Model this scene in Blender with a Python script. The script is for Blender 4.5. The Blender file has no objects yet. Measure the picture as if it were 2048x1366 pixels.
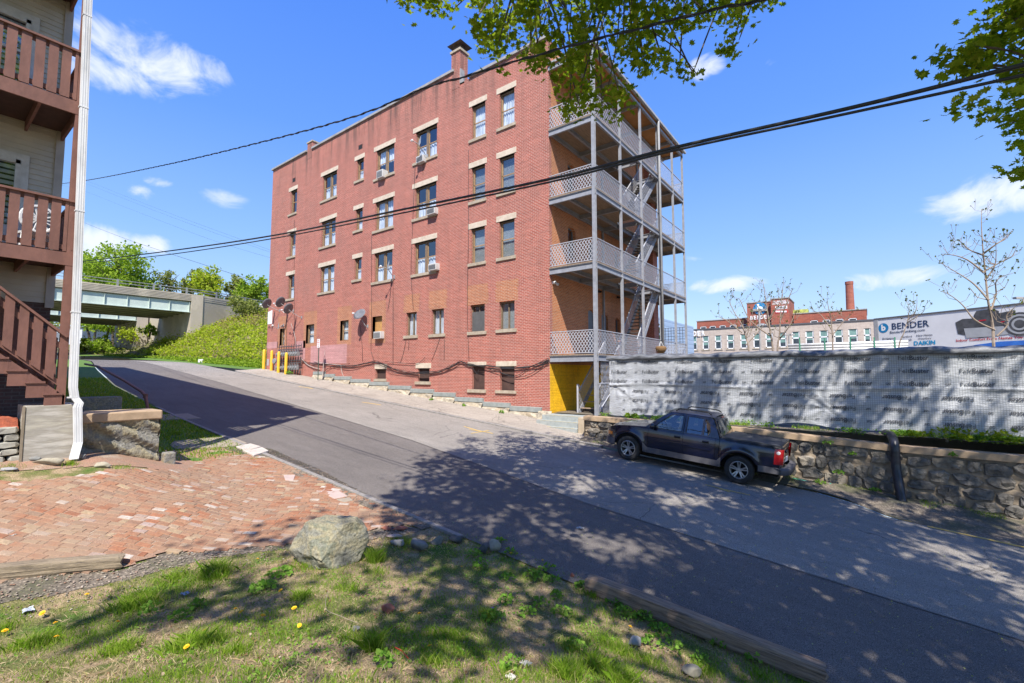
import bpy, math, random
import numpy as np
from mathutils import Vector, Matrix
random.seed(7); RS=np.random.RandomState(7)
S=bpy.context.scene; COL=S.collection
# ---------------------------------------------------------------- camera
F=930.; CX,CY=1024.,683.
PITCH=math.atan(65/F); YAW=math.atan(1222/(F/math.cos(PITCH))); ANG=math.pi-YAW
fh=np.array([math.cos(ANG),math.sin(ANG),0]); rt=np.array([math.sin(ANG),-math.cos(ANG),0])
fw=fh*math.cos(PITCH)+np.array([0,0,math.sin(PITCH)]); upv=np.cross(rt,fw)
cam=bpy.data.cameras.new('camera'); co=bpy.data.objects.new('camera',cam); COL.objects.link(co)
cam.sensor_width=36; cam.lens=F/2048*36; cam.clip_start=.05; cam.clip_end=3000
co.location=(0,0,0); co.rotation_euler=(math.pi/2+PITCH,0,ANG-math.pi/2); S.camera=co
S.render.resolution_x=1024; S.render.resolution_y=683
S.view_settings.view_transform='Standard'; S.view_settings.look='None'; S.view_settings.gamma=1
S.view_settings.exposure=1.12
S.cycles.max_bounces=6; S.cycles.transparent_max_bounces=12
# ---------------------------------------------------------------- sun and sky
LD=np.array([-.7,1.,-1.57]); LD/=np.linalg.norm(LD)      # direction the light travels
TS=-LD
sun=bpy.data.lights.new('sun','SUN'); so=bpy.data.objects.new('sun',sun); COL.objects.link(so)
sun.energy=3.75; sun.angle=math.radians(.53); sun.color=(1,.95,.87)
so.rotation_euler=Vector(LD).to_track_quat('-Z','Y').to_euler(); so.location=(0,0,60)
W=bpy.data.worlds.new('World'); S.world=W; W.use_nodes=True
nt=W.node_tree; nt.nodes.clear(); N=nt.nodes.new; Lk=nt.links.new
out=N('ShaderNodeOutputWorld'); bg=N('ShaderNodeBackground'); bg.inputs[1].default_value=.1185
sky=N('ShaderNodeTexSky'); sky.sky_type='NISHITA'; sky.sun_disc=False
sky.sun_elevation=math.asin(TS[2]); sky.sun_rotation=math.atan2(TS[0],TS[1]); sky.air_density=1.0; sky.dust_density=.35; sky.ozone_density=2.0
hs=N('ShaderNodeHueSaturation'); hs.inputs['Hue'].default_value=.512; hs.inputs['Saturation'].default_value=1.28; hs.inputs['Value'].default_value=1.0
Lk(sky.outputs[0],hs.inputs['Color'])
tc=N('ShaderNodeTexCoord')
def dirpx(u,v):
    d=rt*(u-CX)/F+upv*(CY-v)/F+fw; return d/np.linalg.norm(d)
def wm(op,a,b=None,clamp=False):
    m=N('ShaderNodeMath'); m.operation=op; m.use_clamp=clamp
    for i,x in enumerate((a,b)):
        if x is None: continue
        if isinstance(x,(int,float)): m.inputs[i].default_value=x
        else: Lk(x,m.inputs[i])
    return m.outputs[0]
nz=N('ShaderNodeTexNoise'); nz.inputs['Scale'].default_value=10.; nz.inputs['Detail'].default_value=9; nz.inputs['Roughness'].default_value=.58; nz.inputs['Distortion'].default_value=.7
mp=N('ShaderNodeMapping'); mp.inputs['Scale'].default_value=(1,1,1.7); mp.inputs['Location'].default_value=(3.3,1.2,.4)
Lk(tc.outputs['Generated'],mp.inputs[0]); Lk(mp.outputs[0],nz.inputs['Vector'])
tot=None
# patches of fair-weather cloud: direction, width, height (in radians), density
for (u,v,w,h,dn) in [(285,112,.115,.055,1.0),(375,140,.07,.04,1.),(225,145,.08,.035,1.),(330,180,.10,.02,.7),(450,398,.055,.022,.95),(330,365,.05,.02,.5),(270,385,.07,.02,.7),(320,365,.03,.012,.8),(195,485,.07,.035,1.),(300,488,.04,.02,1.),
                     (1412,135,.045,.024,1.15),(1540,125,.025,.018,.7),(1490,152,.03,.015,.7),(1460,568,.08,.022,.95),(1800,554,.12,.022,.95),(2000,390,.11,.04,1.15),(1960,480,.09,.02,.75),(1380,520,.05,.02,.5),(1370,640,.08,.03,.5),(900,700,.9,.05,.25),(1500,655,.5,.03,.3)]:
    d=dirpx(u,v); th=np.cross([0,0,1],d); th/=np.linalg.norm(th); tv=np.cross(d,th)
    def dot(vec):
        n=N('ShaderNodeVectorMath'); n.operation='DOT_PRODUCT'; Lk(tc.outputs['Generated'],n.inputs[0]); n.inputs[1].default_value=tuple(float(x) for x in vec); return n.outputs['Value']
    a=wm('MULTIPLY',dot(th),1/w); b=wm('MULTIPLY',wm('SUBTRACT',dot(tv),0.),1/h); f=wm('GREATER_THAN',dot(d),.2)
    r2=wm('ADD',wm('MULTIPLY',a,a),wm('MULTIPLY',b,b)); g=wm('MULTIPLY',wm('SUBTRACT',1.0,wm('MULTIPLY',r2,.55),True),f); g=wm('MULTIPLY',g,dn)
    tot=g if tot is None else wm('MAXIMUM',tot,g)
cl=wm('SUBTRACT',wm('ADD',wm('MULTIPLY',tot,.62),nz.outputs[0]),.86)
cl=wm('MULTIPLY',cl,3.0,True)
sm=N('ShaderNodeMapRange'); sm.interpolation_type='SMOOTHSTEP'; Lk(cl,sm.inputs[0])
cm=wm('MULTIPLY',sm.outputs[0],.88)
sepz=N('ShaderNodeSeparateXYZ'); Lk(tc.outputs['Generated'],sepz.inputs[0])
rp=N('ShaderNodeValToRGB'); Lk(sepz.outputs[2],rp.inputs[0]); e=rp.color_ramp.elements
SKS=[(0.,(2.35,3.05,3.95)),(.10,(2.15,2.95,4.05)),(.25,(1.3,2.3,4.15)),(.45,(.66,1.58,4.15)),(.7,(.34,1.08,4.1)),(1.,(.18,.75,3.2))]
while len(e)<len(SKS): e.new(.5)
for i_,(p_,c_) in enumerate(SKS): e[i_].position=p_; e[i_].color=(c_[0]/4.2,c_[1]/4.2,c_[2]/4.2,1)
sc_=N('ShaderNodeVectorMath'); sc_.operation='SCALE'; sc_.inputs['Scale'].default_value=4.2; Lk(rp.outputs[0],sc_.inputs[0])
m0=N('ShaderNodeMixRGB'); m0.inputs[0].default_value=.82; Lk(hs.outputs[0],m0.inputs[1]); Lk(sc_.outputs[0],m0.inputs[2])
mx=N('ShaderNodeMixRGB'); Lk(cm,mx.inputs[0]); Lk(m0.outputs[0],mx.inputs[1]); mx.inputs[2].default_value=(4.0,4.2,4.7,1)
Lk(mx.outputs[0],bg.inputs[0]); Lk(bg.outputs[0],out.inputs[0])
# ---------------------------------------------------------------- measuring helpers (pixel of the photo -> point on a real plane)
def ray(u,v): return rt*(u-CX)/F+upv*(CY-v)/F+fw
def onY(u,v,Y): d=ray(u,v); return d*(Y/d[1])
def onX(u,v,X): d=ray(u,v); return d*(X/d[0])
def proj(p):
    p=np.asarray(p,float); z=p@fw; return CX+F*(p@rt)/z, CY-F*(p@upv)/z, z
def c2w(x,y,z): return np.array([x*rt[0]+y*fh[0], x*rt[1]+y*fh[1], z])
# ---------------------------------------------------------------- mesh builder
def origin(o):
    v=Vector((0,0,0))
    while o is not None: v=v+Vector(o.location); o=o.parent
    return v
def setup(o,label=None,cat=None,group=None,kind=None):
    if label: o['label']=label
    if cat: o['category']=cat
    if group: o['group']=group
    if kind: o['kind']=kind
    return o
def empty(name,loc,label,cat,group=None,rz=0):
    o=bpy.data.objects.new(name,None); COL.objects.link(o); o.location=tuple(float(x) for x in loc); o.rotation_euler=(0,0,rz); o.empty_display_size=.2
    return setup(o,label,cat,group)
class MB:
    def __init__(s): s.v=[]; s.f=[]; s.m=[]; s.n=0
    def add(s,vs,fs,mi=0):
        s.v.append(np.asarray(vs,float).reshape(-1,3)); n=s.n
        s.f.extend([tuple(i+n for i in f) for f in fs]); s.m.extend([mi]*len(fs)); s.n+=len(s.v[-1])
    def box(s,x0,x1,y0,y1,z0,z1,mi=0):
        s.add([(x0,y0,z0),(x1,y0,z0),(x1,y1,z0),(x0,y1,z0),(x0,y0,z1),(x1,y0,z1),(x1,y1,z1),(x0,y1,z1)],
              [(0,3,2,1),(4,5,6,7),(0,1,5,4),(1,2,6,5),(2,3,7,6),(3,0,4,7)],mi)
    def beam(s,a,b,w,h,mi=0,upd=(0,0,1)):
        a=np.asarray(a,float); b=np.asarray(b,float); d=b-a; d/=np.linalg.norm(d)
        u=np.asarray(upd,float); sd=np.cross(d,u)
        if np.linalg.norm(sd)<1e-4: sd=np.cross(d,(1,0,0))
        sd/=np.linalg.norm(sd); u=np.cross(sd,d); vs=[]
        for p in (a,b):
            for (i,j) in ((-1,-1),(1,-1),(1,1),(-1,1)): vs.append(p+sd*i*w/2+u*j*h/2)
        s.add(vs,[(0,3,2,1),(4,5,6,7),(0,1,5,4),(1,2,6,5),(2,3,7,6),(3,0,4,7)],mi)
    def tube(s,pts,r,n=8,mi=0,cap=True):
        pts=[np.asarray(p,float) for p in pts]; k=len(pts); rr=r if hasattr(r,'__len__') else [r]*k; vs=[]
        t0=pts[1]-pts[0]; ref=np.array([0,0,1.]) if abs(t0[2])<.9*np.linalg.norm(t0) else np.array([1.,0,0])
        for i,p in enumerate(pts):
            t=pts[min(i+1,k-1)]-pts[max(i-1,0)]; t/=max(np.linalg.norm(t),1e-9)
            u=np.cross(t,ref); u/=max(np.linalg.norm(u),1e-9); w=np.cross(u,t)
            for j in range(n):
                a=2*math.pi*j/n; vs.append(p+(u*math.cos(a)+w*math.sin(a))*rr[i])
        fs=[(i*n+j,i*n+(j+1)%n,(i+1)*n+(j+1)%n,(i+1)*n+j) for i in range(k-1) for j in range(n)]
        if cap: fs+= [tuple(range(n))[::-1],tuple((k-1)*n+j for j in range(n))]
        s.add(vs,fs,mi)
    def prism(s,poly,axis,a0,a1,mi=0):
        # poly = 2D points; axis the extrusion axis ('x','y','z')
        n=len(poly); vs=[]
        for a in (a0,a1):
            for (p,q) in poly: vs.append({'x':(a,p,q),'y':(p,a,q),'z':(p,q,a)}[axis])
        fs=[(i,(i+1)%n,n+(i+1)%n,n+i) for i in range(n)]+[tuple(range(n))[::-1],tuple(range(n,2*n))]
        s.add(vs,fs,mi)
    def grid(s,P,mi=0,closed=False):
        P=np.asarray(P,float); a,b=P.shape[:2]
        s.add(P.reshape(-1,3),[(i*b+j,(i+1)*b+j,(i+1)*b+j+1,i*b+j+1) for i in range(a-1) for j in range(b-1)],mi)
    def lathe(s,prof,c,axis=(0,0,1),n=16,mi=0):
        # prof: (radius, height) pairs about axis at c
        ax=np.asarray(axis,float); ax/=np.linalg.norm(ax); u=np.cross(ax,(1,0,0) if abs(ax[0])<.9 else (0,1,0)); u/=np.linalg.norm(u); w=np.cross(ax,u)
        c=np.asarray(c,float); vs=[c+ax*h+(u*math.cos(2*math.pi*j/n)+w*math.sin(2*math.pi*j/n))*r for (r,h) in prof for j in range(n)]
        s.add(vs,[(i*n+j,i*n+(j+1)%n,(i+1)*n+(j+1)%n,(i+1)*n+j) for i in range(len(prof)-1) for j in range(n)],mi)
    def build(s,name,mats,parent=None,smooth=False,bevel=0,label=None,local=False,fix=False):
        me=bpy.data.meshes.new(name); V=np.concatenate(s.v) if s.v else np.zeros((0,3))
        if parent is not None and not local: V=V-np.array(origin(parent))
        me.from_pydata(V.tolist(),[],s.f)
        for m in (mats if isinstance(mats,(list,tuple)) else [mats]): me.materials.append(m)
        if len(me.materials)>1: me.polygons.foreach_set('material_index',np.array(s.m,dtype=np.int32))
        if smooth: me.polygons.foreach_set('use_smooth',np.ones(len(me.polygons),dtype=bool))
        me.update()
        if fix:
            import bmesh
            bm=bmesh.new(); bm.from_mesh(me); bmesh.ops.remove_doubles(bm,verts=bm.verts,dist=1e-4); bmesh.ops.recalc_face_normals(bm,faces=bm.faces); bm.to_mesh(me); bm.free()
        o=bpy.data.objects.new(name,me); COL.objects.link(o)
        if parent is not None: o.parent=parent
        if bevel:
            b=o.modifiers.new('bevel','BEVEL'); b.width=bevel; b.segments=2; b.limit_method='ANGLE'
        if label: o['label']=label
        return o
def single(mb,name,mats,label,cat,group=None,base=None,**k):
    # a thing that is one mesh, its origin at its base
    V=np.concatenate(mb.v); b=base if base is not None else ((V[:,0].min()+V[:,0].max())/2,(V[:,1].min()+V[:,1].max())/2,V[:,2].min())
    mb.v=[V-np.array(b)]
    o=mb.build(name,mats,**k); o.location=tuple(float(x) for x in b); return setup(o,label,cat,group)
def struct(mb,name,mats,kind='structure',label=None,cat=None,**k):
    o=mb.build(name,mats,**k); return setup(o,label,cat,None,kind)
def copy_tree(root,loc,label=None,rz=None):
    r=root.copy(); COL.objects.link(r); r.location=tuple(float(x) for x in loc)
    if rz is not None: r.rotation_euler=(0,0,rz)
    if label: r['label']=label
    def rec(src,dst):
        for ch in list(src.children):
            c=ch.copy(); COL.objects.link(c); c.parent=dst; rec(ch,c)
    rec(root,r); return r
# ---------------------------------------------------------------- text
_tc={}
def text2d(t,bold=0.):
    k=(t,bold)
    if k in _tc: return _tc[k]
    cu=bpy.data.curves.new('t','FONT'); cu.body=t; cu.size=1; cu.offset=bold; cu.resolution_u=2; cu.align_x='CENTER'; cu.align_y='CENTER'
    o=bpy.data.objects.new('t',cu); COL.objects.link(o); dg=bpy.context.evaluated_depsgraph_get(); me=o.evaluated_get(dg).to_mesh()
    V=np.array([v.co[:] for v in me.vertices]).reshape(-1,3)[:,:2]; Fc=[tuple(p.vertices) for p in me.polygons]
    o.evaluated_get(dg).to_mesh_clear(); bpy.data.objects.remove(o); bpy.data.curves.remove(cu)
    _tc[k]=(V,Fc); return _tc[k]
def put_text(mb,t,size,fn,mi=0,bold=0.,flip=False,width=None):
    V,Fc=text2d(t,bold); V=V*size
    if width: V=V*np.array([width/(V[:,0].max()-V[:,0].min()),1])
    if flip: V=-V
    mb.add([fn(x,y) for x,y in V],Fc,mi)
# ---------------------------------------------------------------- materials
def newmat(name):
    m=bpy.data.materials.new(name); m.use_nodes=True; t=m.node_tree; t.nodes.clear(); o=t.nodes.new('ShaderNodeOutputMaterial'); b=t.nodes.new('ShaderNodeBsdfPrincipled'); t.links.new(b.outputs[0],o.inputs[0])
    return m,t,b,o
def rgb(c): return (c[0],c[1],c[2],1)
def ramp(t,src,stops):
    r=t.nodes.new('ShaderNodeValToRGB'); t.links.new(src,r.inputs[0]); e=r.color_ramp.elements
    while len(e)<len(stops): e.new(.5)
    for i,(p,c) in enumerate(stops): e[i].position=p; e[i].color=rgb(c) if hasattr(c,'__len__') else (c,c,c,1)
    return r.outputs[0]
def noise(t,scale,detail=4,rough=.55,vec=None,dist=0):
    n=t.nodes.new('ShaderNodeTexNoise'); n.inputs['Scale'].default_value=scale; n.inputs['Detail'].default_value=detail; n.inputs['Roughness'].default_value=rough; n.inputs['Distortion'].default_value=dist
    if vec is not None: t.links.new(vec,n.inputs['Vector'])
    return n
def pos(t,scale=(1,1,1),obj=False):
    if obj: g=t.nodes.new('ShaderNodeTexCoord').outputs['Object']
    else: g=t.nodes.new('ShaderNodeNewGeometry').outputs['Position']
    m=t.nodes.new('ShaderNodeMapping'); m.inputs['Scale'].default_value=scale; t.links.new(g,m.inputs[0]); return m.outputs[0]
def mixc(t,f,a,b,mode='MIX'):
    m=t.nodes.new('ShaderNodeMixRGB'); m.blend_type=mode
    for i,x in enumerate((f,a,b)):
        if isinstance(x,(int,float)): m.inputs[i].default_value=x
        elif hasattr(x,'__len__'): m.inputs[i].default_value=rgb(x)
        else: t.links.new(x,m.inputs[i])
    return m.outputs[0]
def mth(t,op,a,b=None,clamp=False):
    m=t.nodes.new('ShaderNodeMath'); m.operation=op; m.use_clamp=clamp
    for i,x in enumerate((a,b)):
        if x is None: continue
        if isinstance(x,(int,float)): m.inputs[i].default_value=x
        else: t.links.new(x,m.inputs[i])
    return m.outputs[0]
def bump(t,b,h,strength=.5,dist=.02):
    n=t.nodes.new('ShaderNodeBump'); n.inputs['Strength'].default_value=strength; n.inputs['Distance'].default_value=dist
    t.links.new(h,n.inputs['Height']); t.links.new(n.outputs[0],b.inputs['Normal']); return n
def M(name,c1,c2=None,scale=6,rough=.7,metal=0,bmp=0,bscale=40,stretch=(1,1,1),detail=5,spec=.5,coat=0,obj=True,lo=.35,hi=.65,c3=None):
    m,t,b,o=newmat(name); b.inputs['Roughness'].default_value=rough; b.inputs['Metallic'].default_value=metal; b.inputs['Specular IOR Level'].default_value=spec
    if coat: b.inputs['Coat Weight'].default_value=coat; b.inputs['Coat Roughness'].default_value=.05
    c2=c2 or tuple(min(1,x*.78) for x in c1)
    v=pos(t,stretch,obj); n=noise(t,scale,detail,.6,v)
    st=[(lo,c1),(hi,c2)] if c3 is None else [(lo,c1),((lo+hi)/2,c2),(hi,c3)]
    t.links.new(ramp(t,n.outputs[0],st),b.inputs['Base Color'])
    if bmp: bump(t,b,noise(t,bscale,4,.6,v).outputs[0],bmp,.01)
    return m
def brickmat(name,c1,c2,mortar,bw=.215,rh=.075,ms=.011,wear=.25,bstr=.5,coordvec=None,spread=1.,dirt=(.2,.15,.13),soot=14.2,dirt2=(.10,.07,.06)):
    m,t,b,o=newmat(name); b.inputs['Roughness'].default_value=.88; b.inputs['Specular IOR Level'].default_value=.25
    g=t.nodes.new('ShaderNodeNewGeometry').outputs['Position']; sx=t.nodes.new('ShaderNodeSeparateXYZ'); t.links.new(g,sx.inputs[0])
    cb=t.nodes.new('ShaderNodeCombineXYZ'); t.links.new(mth(t,'ADD',sx.outputs[0],sx.outputs[1]),cb.inputs[0]); t.links.new(sx.outputs[2],cb.inputs[1])
    br=t.nodes.new('ShaderNodeTexBrick'); t.links.new(cb.outputs[0],br.inputs['Vector']); br.inputs['Scale'].default_value=1; br.inputs['Brick Width'].default_value=bw; br.inputs['Row Height'].default_value=rh
    br.inputs['Mortar Size'].default_value=ms; br.inputs['Mortar Smooth'].default_value=.3; br.inputs['Color1'].default_value=rgb(c1); br.inputs['Color2'].default_value=rgb(c2); br.inputs['Mortar'].default_value=rgb(mortar); br.inputs['Bias'].default_value=-.1
    n=noise(t,.55,6,.62,g); n2=noise(t,14,3,.6,g)
    c=mixc(t,mth(t,'MULTIPLY',ramp(t,n.outputs[0],[(.42,0.),(.72,1.)]),wear),br.outputs[0],dirt)
    c=mixc(t,.35,c,mixc(t,1.,c,ramp(t,n2.outputs[0],[(.3,.6),(.7,1.35)]),'MULTIPLY'))
    # courses of slightly different burn, soot streaks below the parapet and sills
    mc=t.nodes.new('ShaderNodeMapping'); mc.inputs['Scale'].default_value=(.5,.5,11); t.links.new(g,mc.inputs[0]); c=mixc(t,.55,c,ramp(t,noise(t,1.,3,.6,mc.outputs[0]).outputs[0],[(.3,.78),(.7,1.2)]),'MULTIPLY')
    ms_=t.nodes.new('ShaderNodeMapping'); ms_.inputs['Scale'].default_value=(2.2,2.2,.16); t.links.new(g,ms_.inputs[0]); top=mth(t,'MULTIPLY',mth(t,'SUBTRACT',sx.outputs[2],soot),.45,True)
    st=ramp(t,noise(t,1.,5,.65,ms_.outputs[0]).outputs[0],[(.46,0.),(.68,1.)]); c=mixc(t,mth(t,'MULTIPLY',st,mth(t,'ADD',mth(t,'MULTIPLY',top,.75),.16)),c,dirt2)
    t.links.new(c,b.inputs['Base Color']); bump(t,b,mth(t,'SUBTRACT',1.,br.outputs['Fac']),bstr,.008)
    return m
# ================================================================= GROUND
def ss(t): t=np.clip(t,0,1); return t*t*(3-2*t)
def rz(X):
    X=np.asarray(X,float); e=np.clip(-X-44,0,None)
    return np.where(X>-44,-3.27-.09*X, .69+.09*9*(1-np.exp(-e/9.)))
def gl(X,Y):
    X=np.asarray(X,float); Y=np.asarray(Y,float)
    m=1.6*(1-ss(Y/5.8))*(1-ss((-X-1)/6.5)); h=.55*(1-ss((Y-2.2)/2.5))*ss((-X-6.8)/5.6)
    return rz(X)+m+h+.02*np.sin(X*3.1+Y*1.7)*ss((5.9-Y)/1.5)
def gp(u,v,f=gl):
    d=ray(u,v); t=1.
    while t<150:
        p=d*t
        if p[2]<f(p[0],p[1]): break
        t*=1.01
    a,b=t/1.01,t
    for _ in range(20):
        c=(a+b)/2; p=d*c
        if p[2]<f(p[0],p[1]): b=c
        else: a=c
    return d*b
def sheet(xs,ys,zf,mb=None,mi=0):
    mb=mb or MB(); X,Y=np.meshgrid(xs,ys,indexing='ij'); Z=zf(X,Y); mb.grid(np.stack([X,Y,Z],-1),mi); return mb
def poly_in(P,poly):
    x,y=P[...,0],P[...,1]; ins=np.zeros(x.shape,bool); n=len(poly)
    for i in range(n):
        x0,y0=poly[i][:2]; x1,y1=poly[(i+1)%n][:2]
        if y0==y1: continue
        ins^=((y0>y)!=(y1>y))&(x<(x1-x0)*(y-y0)/(y1-y0)+x0)
    return ins
# asphalt
def asphalt(name,c,sc=1.):
    m,t,b,o=newmat(name); b.inputs['Roughness'].default_value=.9; b.inputs['Specular IOR Level'].default_value=.25; v=pos(t)
    n1=noise(t,.35,6,.6,v); n2=noise(t,90,2,.5,v); n3=noise(t,2.2,6,.7,pos(t,(.35,1.6,1)))
    a=ramp(t,n1.outputs[0],[(.3,[x*.88 for x in c]),(.7,[x*1.1 for x in c])])
    a=mixc(t,.7,a,ramp(t,n2.outputs[0],[(.33,.25),(.5,1.),(.68,2.0)]),'MULTIPLY'); a=mixc(t,.4,a,ramp(t,n3.outputs[0],[(.3,.7),(.7,1.3)]),'MULTIPLY')
    vo=t.nodes.new('ShaderNodeTexVoronoi'); vo.inputs['Scale'].default_value=6.; t.links.new(v,vo.inputs['Vector'])
    sp=mth(t,'LESS_THAN',vo.outputs['Distance'],.045); a=mixc(t,mth(t,'MULTIPLY',sp,.55),a,(.35,.33,.27))
    t.links.new(a,b.inputs['Base Color']); bump(t,b,n2.outputs[0],.6,.012); return m
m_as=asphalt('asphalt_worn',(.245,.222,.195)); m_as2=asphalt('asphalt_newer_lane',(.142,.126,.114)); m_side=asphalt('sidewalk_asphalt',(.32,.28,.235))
xs=np.concatenate([np.arange(-75,-44,1.5),np.arange(-44,1,1.),np.arange(1,40,3)])
def ledge(X): return np.interp(-np.asarray(X,float),[-40,5,20,30,40,48,60,80],[5.98,5.98,6.08,6.6,7.8,9.,9.6,9.6])
def redge(X): return np.interp(-np.asarray(X,float),[-40,-2,-.3,.4,1.2,8,38,48,53,58,70],[13.8,13.9,13.9,14.6,14.95,15.,15.3,15.4,14.3,13.9,13.9])
def strip(xs,ya,yb,zf,n=8):
    mb=MB(); T=np.linspace(0,1,n); X=np.repeat(np.asarray(xs)[:,None],n,1); Y=np.asarray(ya)[:,None]*(1-T)+np.asarray(yb)[:,None]*T
    mb.grid(np.stack([X,Y,zf(X,Y)],-1)); return mb
xr=np.unique(np.concatenate([xs,np.arange(-3,3,.3)])); seam=np.interp(-xr,[-5,0,5,12,30,60],[8.7,8.9,9.2,10.3,11.5,12.5])
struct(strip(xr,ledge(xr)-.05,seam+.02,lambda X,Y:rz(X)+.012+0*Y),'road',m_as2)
struct(strip(xr,seam,redge(xr)+.05,lambda X,Y:rz(X)+.016+0*Y),'road',m_as)
mb=MB(); struct(sheet(np.arange(-75,-55,2.),np.arange(-40,14,3.),lambda X,Y:rz(X)+.004+0*Y),'road',m_as)
def cracked(m,scale,w,col=(.05,.045,.04),amt=.8):
    t=m.node_tree; b=[n for n in t.nodes if n.type=='BSDF_PRINCIPLED'][0]; src=b.inputs['Base Color'].links[0].from_socket; v=pos(t); nn=noise(t,1.6,4,.6,v); wv=mixc(t,.22,v,nn.outputs['Color'])
    vo=t.nodes.new('ShaderNodeTexVoronoi'); vo.feature='DISTANCE_TO_EDGE'; vo.inputs['Scale'].default_value=scale; t.links.new(wv,vo.inputs['Vector']); k=mth(t,'MULTIPLY',mth(t,'LESS_THAN',vo.outputs['Distance'],w),mth(t,'MULTIPLY',ramp(t,noise(t,.5,3,.6,v).outputs[0],[(.42,0.),(.55,1.)]),amt)); t.links.new(mixc(t,k,src,col),b.inputs['Base Color'])
cracked(m_side,1.3,.012,amt=.5); cracked(m_as,.42,.0035,amt=.55)
m_seam=M('tar_seam',(.085,.078,.072),(.15,.135,.12),20,.7,bmp=.3)
struct(strip(xr,seam-.018-.01*np.sin(xr*5),seam+.02+.01*np.sin(xr*7.3),lambda X,Y:rz(X)+.0205+0*Y,3),'road_seam',m_seam)
# painted marks on the road
m_yel=M('road_paint_yellow',(.75,.47,.06),(.42,.32,.16),28,.8,lo=.4,hi=.62); m_wht=M('road_paint_pale_blue',(.55,.68,.72),(.2,.22,.23),20,.8,lo=.42,hi=.62)
def mark(pts,w,mat,name='road_marking',zo=.024):
    mb=MB(); P=[np.array(onroad(*p)) for p in pts]; L=[];
    for i,p in enumerate(P):
        t=P[min(i+1,len(P)-1)]-P[max(i-1,0)]; t/=np.linalg.norm(t); n=np.array([-t[1],t[0],0]); L.append([p+n*w/2,p-n*w/2])
    G=np.array(L); G[...,2]=rz(G[...,0])+zo; mb.grid(G); return struct(mb,name,mat)
def onroad(u,v):
    d=ray(u,v); return d*(-3.27/(d[2]+.09*d[0]))
mark([(928,854),(955,862),(986,868)],.07,m_yel); mark([(938,860),(975,866)],.05,m_yel); mark([(942,868),(978,862)],.06,m_yel)
mark([(1412,971),(1450,981),(1500,992)],.06,m_yel); mark([(1428,975),(1460,986)],.06,m_yel)
mark([(724,805),(745,808),(762,811)],.10,m_yel); mark([(598,774),(615,776),(625,778)],.12,m_yel)
xm=np.arange(-1.2,.5,.2); struct(strip(xm,redge(xm)-.10,redge(xm)-.04,lambda X,Y:rz(X)+.025+0*Y,3),'road_marking',m_wht)
xm=np.arange(.9,6,.25); struct(strip(xm,redge(xm)-.12,redge(xm)-.02,lambda X,Y:rz(X)+.025+0*Y,3),'road_marking',m_yel)
xm=np.arange(-1.6,.9,.25); struct(strip(xm,redge(xm)+.0,redge(xm)+.05,lambda X,Y:rz(X)+.028+0*Y,3),'road_marking',m_yel)
# far ground
m_far=M('far_ground',(.10,.11,.045),(.16,.13,.08),.2,.95,obj=False)
struct((lambda q:(q.box(-900,900,-900,900,-6.2,-6),q)[1])(MB()),'ground',m_far)
# soil with patchy thin grass on the near side
m_soil,t,b,o=newmat('soil_and_thin_grass'); b.inputs['Roughness'].default_value=.95; b.inputs['Specular IOR Level'].default_value=.1; v=pos(t)
a=ramp(t,noise(t,1.7,7,.62,v).outputs[0],[(.34,(.09,.15,.03)),(.46,(.19,.18,.07)),(.55,(.38,.28,.17)),(.72,(.24,.17,.10))])
a=mixc(t,.8,a,ramp(t,noise(t,60,3,.6,v).outputs[0],[(.3,.5),(.5,1.),(.7,1.7)]),'MULTIPLY'); t.links.new(a,b.inputs['Base Color']); bump(t,b,noise(t,45,5,.7,v).outputs[0],.9,.03)
m_grav,t,b,o=newmat('gravel_and_litter'); b.inputs['Roughness'].default_value=.92; v=pos(t); vo=t.nodes.new('ShaderNodeTexVoronoi'); vo.inputs['Scale'].default_value=32; t.links.new(v,vo.inputs['Vector'])
a=ramp(t,vo.outputs['Color'],[(.2,(.13,.105,.075)),(.5,(.24,.19,.14)),(.8,(.34,.28,.21))]); a=mixc(t,ramp(t,noise(t,1.3,6,.6,v).outputs[0],[(.5,0.),(.62,.75)]),a,(.085,.10,.035)); a=mixc(t,ramp(t,vo.outputs['Distance'],[(.25,0.),(.5,.6)]),a,(.06,.05,.04)); t.links.new(a,b.inputs['Base Color']); bump(t,b,vo.outputs['Distance'],-.8,.03)
m_dirt,t,b,o=newmat('reddish_dirt'); b.inputs['Roughness'].default_value=.95; v=pos(t)
a=ramp(t,noise(t,2.,7,.65,v).outputs[0],[(.35,(.36,.20,.13)),(.55,(.30,.19,.125)),(.7,(.40,.32,.24))]); a=mixc(t,.8,a,ramp(t,noise(t,70,3,.6,v).outputs[0],[(.3,.55),(.5,1.),(.7,1.6)]),'MULTIPLY'); t.links.new(a,b.inputs['Base Color']); bump(t,b,noise(t,60,5,.7,v).outputs[0],.8,.02)
m_lawn=M('lawn',(.07,.14,.02),(.11,.19,.03),5,.95,bmp=1,bscale=90,obj=False,detail=8)
struct(sheet(np.arange(-13,8,.2),np.concatenate([np.arange(-7,5.9,.2),[5.93,6.06]]),lambda X,Y:gl(X,Y)-.01),'ground',m_soil)
xl=np.concatenate([np.arange(-75,-25,3.),np.arange(-25,-12.7,.4)])
struct(strip(xl,-30+0*xl,ledge(xl)-.1,lambda X,Y:gl(X,Y)-.012+.02*np.sin(X*2)*np.cos(Y*3),60),'lawn',m_lawn)
struct(sheet(np.arange(8,60,4.),np.arange(-60,6.,4.),lambda X,Y:gl(X,Y)-.05),'ground',m_soil)
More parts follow.
